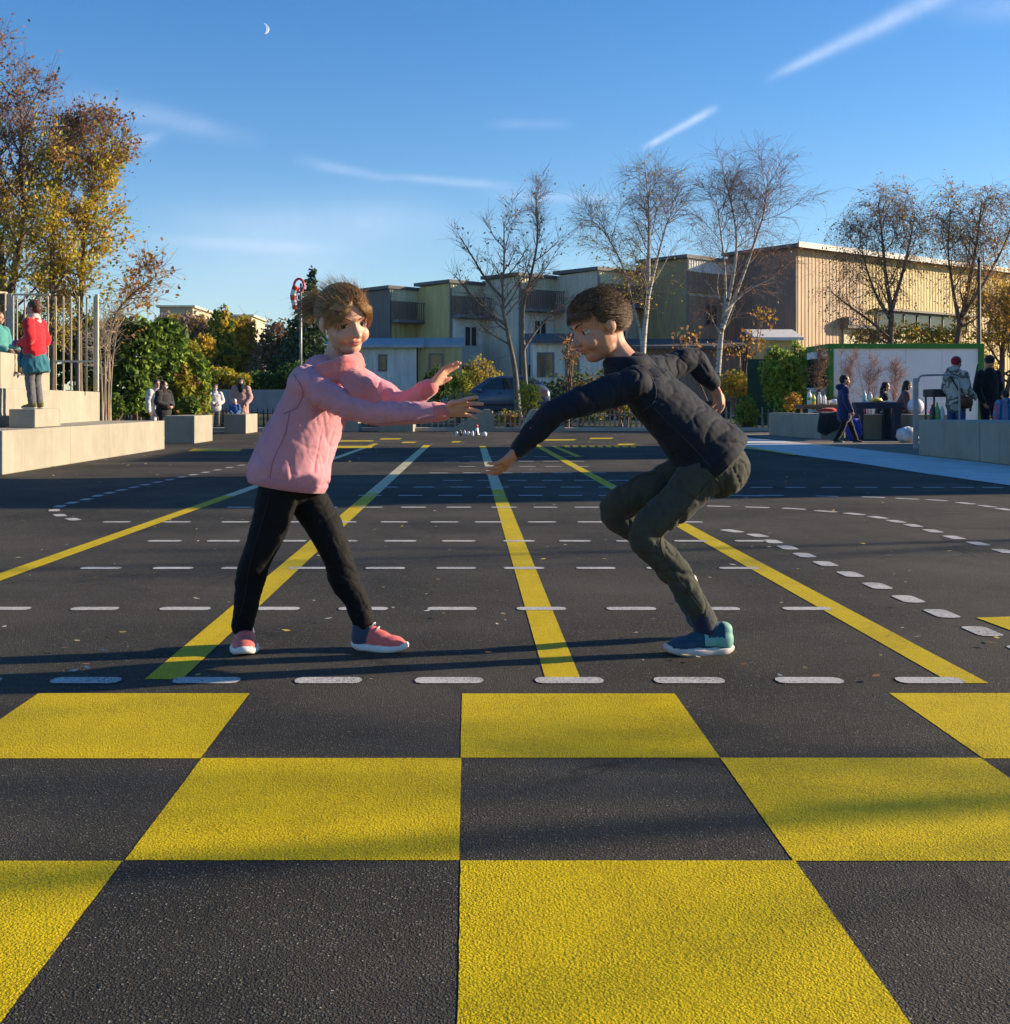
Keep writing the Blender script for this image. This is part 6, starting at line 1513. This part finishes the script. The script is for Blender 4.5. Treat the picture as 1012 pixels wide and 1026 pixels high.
seam('sleeve_seam', jacket, [b(604,409),b(590,412),b(558,424),b(540,442)], cv, boy, SEAM_N, .0014)
seam('pocket_seam', trousers, [b(706,474),b(716,486),b(722,498)], cv, boy, SEAM_O, .0022)
seam('leg_seam', trousers, [b(704,478),b(676,512),b(656,540),b(674,574),b(702,612)], cv, boy, SEAM_O, .0015)
HR_B = hairmat('dark_brown_hair', (.045,.025,.014), (.17,.095,.045))
def hpath_b(r):
    while True:
        d = Vector((r.gauss(0,1),r.gauss(0,1),r.gauss(0,1))).normalized()
        if d.z > -.62 and not (d.y > .46 and d.z < .40) and not (d.y > .16 and d.z < .12) and not (d.y > -.02 and d.z < -.10): break
    bk = Vector((d.x*.35,-1,-.30+.25*d.z)); t = bk-d*bk.dot(d)
    if t.length < .05: t = Vector((.1,-.3,0))
    t = t.normalized()+Vector((r.gauss(0,.20),r.gauss(0,.20),r.gauss(0,.20))); L = r.uniform(.30,.70); k0 = r.uniform(1.0,1.06); up_ = .05 if d.y > .1 else .0
    return [scalp(hb_, d, 1.0), scalp(hb_, d+t*L*.3, k0+.05+up_), scalp(hb_, d+t*L*.65, k0+.07+up_+.025*r.random()), scalp(hb_, d+t*L, k0+.05+.10*r.random())]
def hfly_b(r):
    d = Vector((r.gauss(0,.8),r.gauss(-.3,.8),abs(r.gauss(.5,.5)))).normalized(); p = scalp(hb_,d,1.04); n_ = (p-hb_.c).normalized(); o_ = Vector((.05,.0,.02))
    return [p, p+n_*.012+o_*.2, p+n_*.024+o_*r.uniform(.3,.8)+Vector((r.gauss(0,.008),r.gauss(0,.008),r.gauss(0,.008)))]
def hfringe_b(r):
    a = r.uniform(-1,1); d = Vector((a*.80,.66-.25*abs(a),.74+r.uniform(-.06,.2))).normalized(); g_ = r.gauss(0,.10)
    return [scalp(hb_,d,1.03), scalp(hb_,d+Vector((g_,.22,-.06)),1.10), scalp(hb_,d+Vector((g_*2+a*.10,.34,-.26)),1.12), scalp(hb_,d+Vector((g_*3+a*.18,.36,-.42-.22*r.random())),1.09+.05*r.random())]
def hside_b(r):
    sg = r.choice((-1,1)); y0 = r.uniform(-.30,.34); d = Vector((sg*.95,y0,r.uniform(.02,.42))); L = r.uniform(.18,.42)*(1 if y0 < .16 else .8); g_ = r.gauss(-.06,.08)
    return [scalp(hb_,d,1.01), scalp(hb_,d+Vector((0,g_*.4,-L*.35)),1.05), scalp(hb_,d+Vector((0,g_*.8,-L*.7)),1.06+.02*r.random()), scalp(hb_,d+Vector((0,g_*1.2,-L)),1.05+.03*r.random())]
V0,F0 = strands(hb_,7000,9,hpath_b,.0012); V1,F1 = strands(hb_,900,12,hfringe_b,.0012); V3,F3 = strands(hb_,1500,14,hside_b,.0012); V,Fq = np.concatenate([V0,V1,V3]), np.concatenate([F0,F1+len(V0),F3+len(V0)+len(V1)]); V2,F2 = strands(hb_,320,10,hfly_b,.0008)
link_mesh('hair', np_mesh('hair', np.concatenate([V,V2]), np.concatenate([Fq,F2+len(V)])), HR_B, boy, True)
capb = [ell(hb_.at(0,-.085,.150), (.352*hb_.H,.405*hb_.H,.366*hb_.H), hb_.M, 20, 14)]
def trimb(me_):
    import bmesh
    bm = bmesh.new(); bm.from_mesh(me_); L = hb_.local
    kill = [v for v in bm.verts if (L(v.co).y > .22 and L(v.co).z < .30) or L(v.co).z < -.17 or (L(v.co).y > .12 and L(v.co).z < .14) or (L(v.co).y > -.0 and L(v.co).z < .05)]
    bmesh.ops.delete(bm, geom=kill, context='VERTS'); bm.to_mesh(me_); bm.free()
fuse('hair_base', capb, .006, 2, hairmat('dark_brown_hair_base',(.035,.02,.012),(.08,.048,.026)), boy, trimb)
# ------------------------------------------------------------------ people around the court
def person(pos, height, face, label, top, bottom, shoes, hair, skin=(.50,.30,.21), top_len=.47, bulk=1.0, arms=None, legs=None, hairlen=0, hat=None, mask=None, sit=None, lean=0, bag_=None, hood=None,
           group='people standing around the court', headpitch=0, extra=None, child=True, face_head=None, scarf=None, stripes=None, vest=None):
    """pos: ground point; face: heading vector; joints in units of height in the (forward, left, up) frame"""
    f = Vector((face[0],face[1],0)).normalized(); l = Vector((-f.y,f.x,0)); hgt = height; o = Vector(pos)
    def J(a): return o + (f*a[0]+l*a[1]+UP*a[2])*hgt
    e = empty('person', o, label, 'person', group)
    hs = .155 if child else .132
    dz = -.24 if sit else 0
    sh = .795 if child else .815; hip = .50 if child else .52
    hipc = (0,0,hip+dz); shc = (lean,0,sh+dz)
    A = arms or {}; G_ = legs or {}
    aL = A.get('L', [(.01,.155,.62),(.05,.16,.46)]); aR = A.get('R', [(.01,-.155,.62),(.05,-.16,.46)])
    if sit and not arms: aL = [(lean+.03,.15,.60+dz),(.20,.10,.55+dz)]; aR = [(lean+.03,-.15,.60+dz),(.20,-.10,.55+dz)]
    if sit: lL = [(.24,.07,hip+dz+.01),(.25,.07,.06)]; lR = [(.24,-.07,hip+dz+.01),(.26,-.07,.06)]
    else: lL = G_.get('L', [(.015,.06,.27),(-.01,.065,.045)]); lR = G_.get('R', [(.015,-.06,.27),(-.01,-.065,.045)])
    fh = Vector((face_head[0],face_head[1],0)).normalized() if face_head else f
    hd = Head(J((lean*1.25+.012,0,1-hs/2+dz)), fh+UP*headpitch, UP, hs*hgt)
    sk = skinmat('skin_%d'%int(skin[0]*1000), skin); vx = max(.009, hgt*.0072)
    nk = J((lean,0,sh+.03+dz)); sL, sR = J((lean,.105*bulk**.5,sh-.015+dz)), J((lean,-.105*bulk**.5,sh-.015+dz)); hL, hR = J((0,.055,hip+dz)), J((0,-.055,hip+dz))
    eL,wL,eR,wR = J(aL[0]),J(aL[1]),J(aR[0]),J(aR[1]); kL,nL,kR,nR = J(lL[0]),J(lL[1]),J(lR[0]),J(lR[1]); s = hgt
    bd = hd.geos(True, nk, .034*s)
    bd += [cap_tube([nk, J((lean*.5,0,.66+dz)), J(hipc)], [(.07*s,.04*s),(.08*s,.05*s),(.08*s,.05*s)], 14, l)]
    for S_,E_,W_ in ((sL,eL,wL),(sR,eR,wR)):
        d = (W_-E_).normalized(); bd.append(cap_tube([S_,E_,W_], [.03*s,.024*s,.018*s], 10)); q = hand(W_, d+f*.1, l if S_ is sR else -l, .105*s, (.5,.55,.6,.6), .06, .5, 1 if S_ is sL else -1); bd += q
    for S_,K_,N_ in ((hL,kL,nL),(hR,kR,nR)): bd.append(cap_tube([S_,K_,N_], [.045*s,.033*s,.023*s], 10))
    fuse('body', bd, min(vx,.0075), 2, sk, e, hd.sculpt if hgt > .9 else None)
    tm = fabric('cloth_%d_%d_%d'%tuple(int(c*1000) for c in top), top); bm_ = fabric('cloth_%d_%d_%d'%tuple(int(c*1000) for c in bottom), bottom)
    bk = bulk; b0 = J((0,0,top_len+dz if not sit else hip+dz-.02))
    geo = [cap_tube([nk-UP*.01*s, J((lean,0,sh-.045+dz)), J((lean*.5,0,.65+dz)), J((0,0,.56+dz)), b0], [(.06*s,.05*s),(.108*s*bk,.066*s*bk),(.108*s*bk,.076*s*bk),(.105*s*bk,.078*s*bk),(.112*s*bk,.086*s*bk)], 20, l, 4, (.006*s,13/s), hgt*3)]
    for S_,E_,W_,sd in ((sL,eL,wL,1),(sR,eR,wR,2)): geo.append(cap_tube([S_, S_.lerp(E_,.5), E_, W_-(W_-E_).normalized()*.01*s], [.048*s*bk,.044*s*bk,.040*s*bk,.030*s*bk], 14, None, 5, (.005*s,18/s), sd))
    if hood: geo.append(ell(nk-f*.05*s+UP*.0*s, (.075*s,.055*s,.055*s)))
    tp = fuse('coat' if top_len < .45 else 'jacket', geo, vx, 3, [tm]+([fabric('stripe_a_%d'%int(pos[0]*100), stripes[0]), fabric('stripe_b_%d'%int(pos[0]*100), stripes[1])] if stripes else []), e, wrinkle(.004*s, 12/s, (1,1,1.4), int(pos[0]*7)),
         (lambda c: (0,1,0,2)[int(((c-o).dot(l)/s+.5)*34) % 4] if stripes and stripes[2]=='v' else (0,1,2,0)[int((mnoise.noise((c-o)*9/s)+.5*mnoise.noise((c-o)*20/s)+1)*3) % 4]) if stripes else None)
    geo = [ell(J((0,0,hip-.005+dz)), (.085*s,.085*s,.07*s))]
    for S_,K_,N_,sd in ((hL,kL,nL,1),(hR,kR,nR,2)): geo.append(cap_tube([S_+UP*.03*s, S_, S_.lerp(K_,.5), K_, K_.lerp(N_,.5), N_+UP*.012*s], [.058*s,.062*s,.052*s,.041*s,.038*s,.034*s], 14, None, 5, (.004*s,17/s), sd))
    fuse('trousers', geo, vx, 3, bm_, e, wrinkle(.003*s, 18/s, (1,1,1.5), 3))
    sm = fabric('shoe_%d_%d_%d'%tuple(int(c*1000) for c in shoes), shoes); so = SOLE_G
    for N_ in (nL,nR): shoe('shoe', Vector((N_.x,N_.y,N_.z-.045*s))-f*.045*s, f, .148*s, [sm], e, .055*s, sole_m=so, ankle=N_)
    if hair is not None:
        hm = hairmat('hair_%d_%d'%(int(hair[0]*1000),int(hair[2]*1000)), hair, tuple(c*2.0 for c in hair)); H_ = hd.H
        gg = [hd.e(0,-.10,.165,.375,.42,.375,18), hd.e(0,-.24,.0,.33,.26,.30)]
        if hairlen: 
            gg += [cap_tube([hd.at(0,-.30,.0), hd.at(0,-.38,-.35), hd.at(0,-.36,-.35-hairlen)], [(.34*H_,.18*H_),(.36*H_,.16*H_),(.26*H_,.10*H_)], 16, hd.s), cap_tube([hd.at(.31,-.02,.1), hd.at(.34,-.02,-.3), hd.at(.33,.0,-.3-hairlen*.8)], [.10*H_,.12*H_,.07*H_], 10), cap_tube([hd.at(-.31,-.02,.1), hd.at(-.34,-.02,-.3), hd.at(-.33,.0,-.3-hairlen*.8)], [.10*H_,.12*H_,.07*H_], 10)]
        fuse('hair', gg, min(vx,.0075), 2, hm, e, wrinkle(.007, 34, (1,1,.4), 5, .003, 90))
    if hat:
        hm = fabric('hat_%d_%d_%d'%tuple(int(c*1000) for c in hat), hat, 150, .2, .3, .6)
        H_ = hd.H; gg = [hd.e(0,-.07,.24,.385,.43,.33,18), cap_tube([hd.at(0,-.06,.14), hd.at(0,-.06,.22)], [(.40*H_,.45*H_),(.40*H_,.45*H_)], 20, hd.s)]
        fuse('hat', gg, min(vx,.0075), 2, hm, e, wrinkle(.003, 40, (1,1,.3), 2))
    if mask: fuse('face_mask', [hd.e(0,.30,-.19,.24,.14,.15)], min(vx,.007), 2, fabric('mask_%d'%int(mask[2]*1000), mask), e)
    if scarf: fuse('scarf', [cap_tube([hd.at(0,-.1,-.42)+hd.s*q*.0, hd.at(0,.05,-.62), hd.at(0,.34,-1.1), hd.at(0,.42,-1.9)], [(.42*hd.H,.40*hd.H),(.52*hd.H,.44*hd.H),(.44*hd.H,.30*hd.H),(.26*hd.H,.16*hd.H)], 18, hd.s) for q in (1,)], vx, 3, fabric('scarf_%d'%int(scarf[0]*1000), scarf), e, wrinkle(.006, 18))
    # eyes
    mb = MB()
    for q in (-1,1): mb.add(*hd.e(q*.145,.318,.012,.042,.03,.026,8))
    mb.build('eyes', mat('dark_eye', (.012,.01,.009), .2, 0), e, True)
    if extra: extra(e, J, hd, f, l, s)
    return e
# right side ------------------------------------------------------
person(G(846,444), 1.36, (1,-.12), 'boy in long blue coat and black trousers walking past the navy table', (.008,.024,.10), (.010,.010,.013), (.012,.012,.014), (.012,.009,.008), top_len=.40, bulk=1.22,
       arms={'L':[(-.02,.16,.62),(.06,.15,.47)],'R':[(.00,-.16,.62),(.07,-.15,.47)]}, legs={'L':[(.10,.05,.27),(.175,.05,.045)],'R':[(-.02,-.05,.27),(-.12,-.05,.05)]}, group='people on the right', hood=True)
person((9.50,26.95,.10), 1.55, (1,-.25), 'seated woman with long black hair and dark clothes, left of the two at the bench', (.015,.015,.018), (.012,.012,.014), (.02,.02,.02), (.010,.008,.008), sit=True, hairlen=.55, group='people on the right', child=False, lean=.05, headpitch=-.25)
person((9.66,26.2,.12), 1.55, (1,-.25), 'seated woman in plum brown jacket, right of the two at the bench', (.105,.055,.058), (.015,.015,.02), (.02,.02,.02), (.010,.008,.008), sit=True, hairlen=.7, bulk=1.15, group='people on the right', child=False, lean=.08, headpitch=-.2)
def redhat_bag(e, J, hd, f, l, s):
    M = Matrix((l,f,UP)).transposed(); c = J((-.03,-.16,.50))
    o = fuse('shoulder_bag', [ell(c,(.055*s,.105*s,.062*s),M), ell(c-UP*.02*s,(.05*s,.10*s,.06*s),M)], .010, 3, mat('brown_leather',(.13,.045,.022),.5,.3,9), e, wrinkle(.004,14))
    mb = MB(); mb.tube(smooth_path([c+UP*.04*s+f*.06*s, J((.075,-.10,.66)), J((.045,.02,.81)), J((-.06,.03,.80)), J((-.10,-.10,.66)), c+UP*.04*s-f*.06*s],5), .009*s, 6); mb.build('strap', mat('dark_leather',(.03,.018,.012),.5), o, True)
person((9.13,21.9,0), 1.66, (.9,.45), 'person in dark red knit hat with patterned fleece, brown bag and jeans', (.42,.41,.37), (.035,.085,.20), (.03,.025,.02), None, bulk=1.05, top_len=.46, hat=(.25,.012,.03), mask=None, group='people on the right', child=False,
       stripes=((.46,.43,.36),(.12,.12,.10),'n'), arms={'L':[(.02,.16,.62),(.15,.13,.55)],'R':[(.0,-.165,.62),(.13,-.14,.56)]}, extra=redhat_bag, scarf=None, hood=True)
person((9.97,22.4,0), 1.70, (.25,-1), 'man in black coat and dark beanie looking down at the child in stripes', (.012,.014,.016), (.012,.012,.016), (.015,.015,.016), None, bulk=.98, top_len=.46, hat=(.02,.02,.024), group='people on the right', child=False, headpitch=-.35,
       arms={'L':[(.0,.150,.62),(.07,.12,.48)],'R':[(.0,-.150,.62),(.07,-.12,.48)]}, legs={'L':[(.02,.08,.27),(-.01,.10,.045)],'R':[(.03,-.07,.27),(.02,-.09,.045)]})
person((9.18,20.0,0), 1.02, (-.3,1), 'small child in turquoise striped jacket seen from behind', (.035,.24,.40), (.03,.04,.09), (.03,.03,.04), (.012,.009,.008), bulk=1.35, top_len=.43, group='people on the right', stripes=((.03,.06,.22),(.45,.10,.22),'v'), hood=True)
# left side -------------------------------------------------------
def skirt(e, J, hd, f, l, s):
    geo = [cap_tube([J((0,0,.555)), J((0,0,.50)), J((-.005,0,.42)), J((-.012,.0,.335))], [(.084*s,.074*s),(.098*s,.088*s),(.112*s,.108*s),(.122*s,.116*s)], 24, l, 5, (.012*s,5/s), 3, flat=True)]
    fuse('tied_jacket', geo, .0075, 2, fabric('teal_jacket', (.03,.155,.20)), e, wrinkle(.009*s, 13/s, (1.6,1.6,.5), 3))
    geo = [cap_tube([J((.085,-.05,.545)), J((.11,-.04,.46)), J((.115,-.05,.385))], [.022*s,.026*s,.02*s], 12), cap_tube([J((.09,.03,.545)), J((.115,.05,.47)), J((.11,.05,.40))], [.022*s,.026*s,.02*s], 12)]
    fuse('tied_sleeves', geo, .0075, 2, MATS['teal_jacket'], e)
    fuse('shirt_collar', [cap_tube([J((.0,0,.80)), J((.004,0,.845))], [.062*s,.052*s], 16)], .006, 2, fabric('pale_pink_collar',(.70,.52,.50)), e)
    c = J((.165,.03,.60)); mb = MB(); M = Matrix((f,l,UP)).transposed(); mb.add(*ell(c,(.035*s,.05*s,.035*s),M)); mb.build('held_toy', fabric('purple_felt',(.30,.10,.30)), e, True)
person((-5.60,15.05,.735), 1.40, (-1,.12), 'child in red sweater with teal jacket tied round the waist', (.62,.018,.030), (.115,.115,.125), (.16,.14,.035), (.055,.022,.012), bulk=1.12, top_len=.53, group='children on the concrete steps',
       arms={'L':[(-.03,.145,.64),(.10,.08,.60)],'R':[(-.03,-.150,.63),(.08,-.12,.57)]}, extra=skirt, skin=(.52,.32,.24))
person((-6.86,17.0,1.19), 1.25, (.95,-.3), 'child in teal jacket sitting on the upper tier at the left edge', (.07,.28,.26), (.13,.085,.05), (.12,.075,.045), (.05,.03,.02), sit=True, bulk=1.2, group='children on the concrete steps')
person((-7.14,26.7,0), 1.34, (.6,-.8), 'figure in white hooded top half hidden behind the black puffer jacket', (.62,.62,.64), (.60,.60,.62), (.4,.4,.4), (.02,.015,.012), bulk=1.2, top_len=.44, group='masked people on the left', hood=True)
person((-6.88,26.3,0), 1.30, (.9,-.45), 'person in black puffer jacket wearing a pale face mask by the green shrubs', (.020,.020,.022), (.012,.012,.014), (.02,.02,.02), (.012,.009,.008), bulk=1.35, top_len=.46, mask=(.52,.60,.66), group='masked people on the left', hood=True,
       arms={'L':[(.02,.17,.62),(.14,.06,.56)],'R':[(.02,-.17,.62),(.14,-.06,.56)]})
p_ = G(215.5,430.5)
person(p_, 1.36, (.35,-1), 'person in white jacket and grey trousers, masked, between two concrete blocks', (.58,.57,.58), (.17,.165,.16), (.20,.20,.20), (.03,.02,.015), bulk=1.2, mask=(.60,.66,.70), group='masked people on the left',
       arms={'L':[(.0,.16,.62),(.11,.05,.56)],'R':[(.0,-.16,.62),(.11,-.05,.56)]})
person((-6.42,32.9,0), 1.50, (.1,-1), 'woman in dusty pink coat and black scarf behind the small child in blue', (.50,.30,.26), (.02,.02,.02), (.02,.02,.02), (.010,.008,.008), bulk=1.25, top_len=.30, hairlen=.3, scarf=(.012,.012,.013), mask=(.60,.58,.58), group='masked people on the left', child=False,
       arms={'L':[(.02,.165,.62),(.13,.09,.50)],'R':[(.02,-.165,.62),(.13,-.09,.50)]})
person((-6.22,31.0,.5-.26*.80), .80, (.15,-1), 'small child in blue with pale hat sitting on a concrete block', (.03,.10,.30), (.03,.08,.22), (.05,.05,.06), None, sit=True, bulk=1.3, hat=(.60,.60,.62), group='masked people on the left')
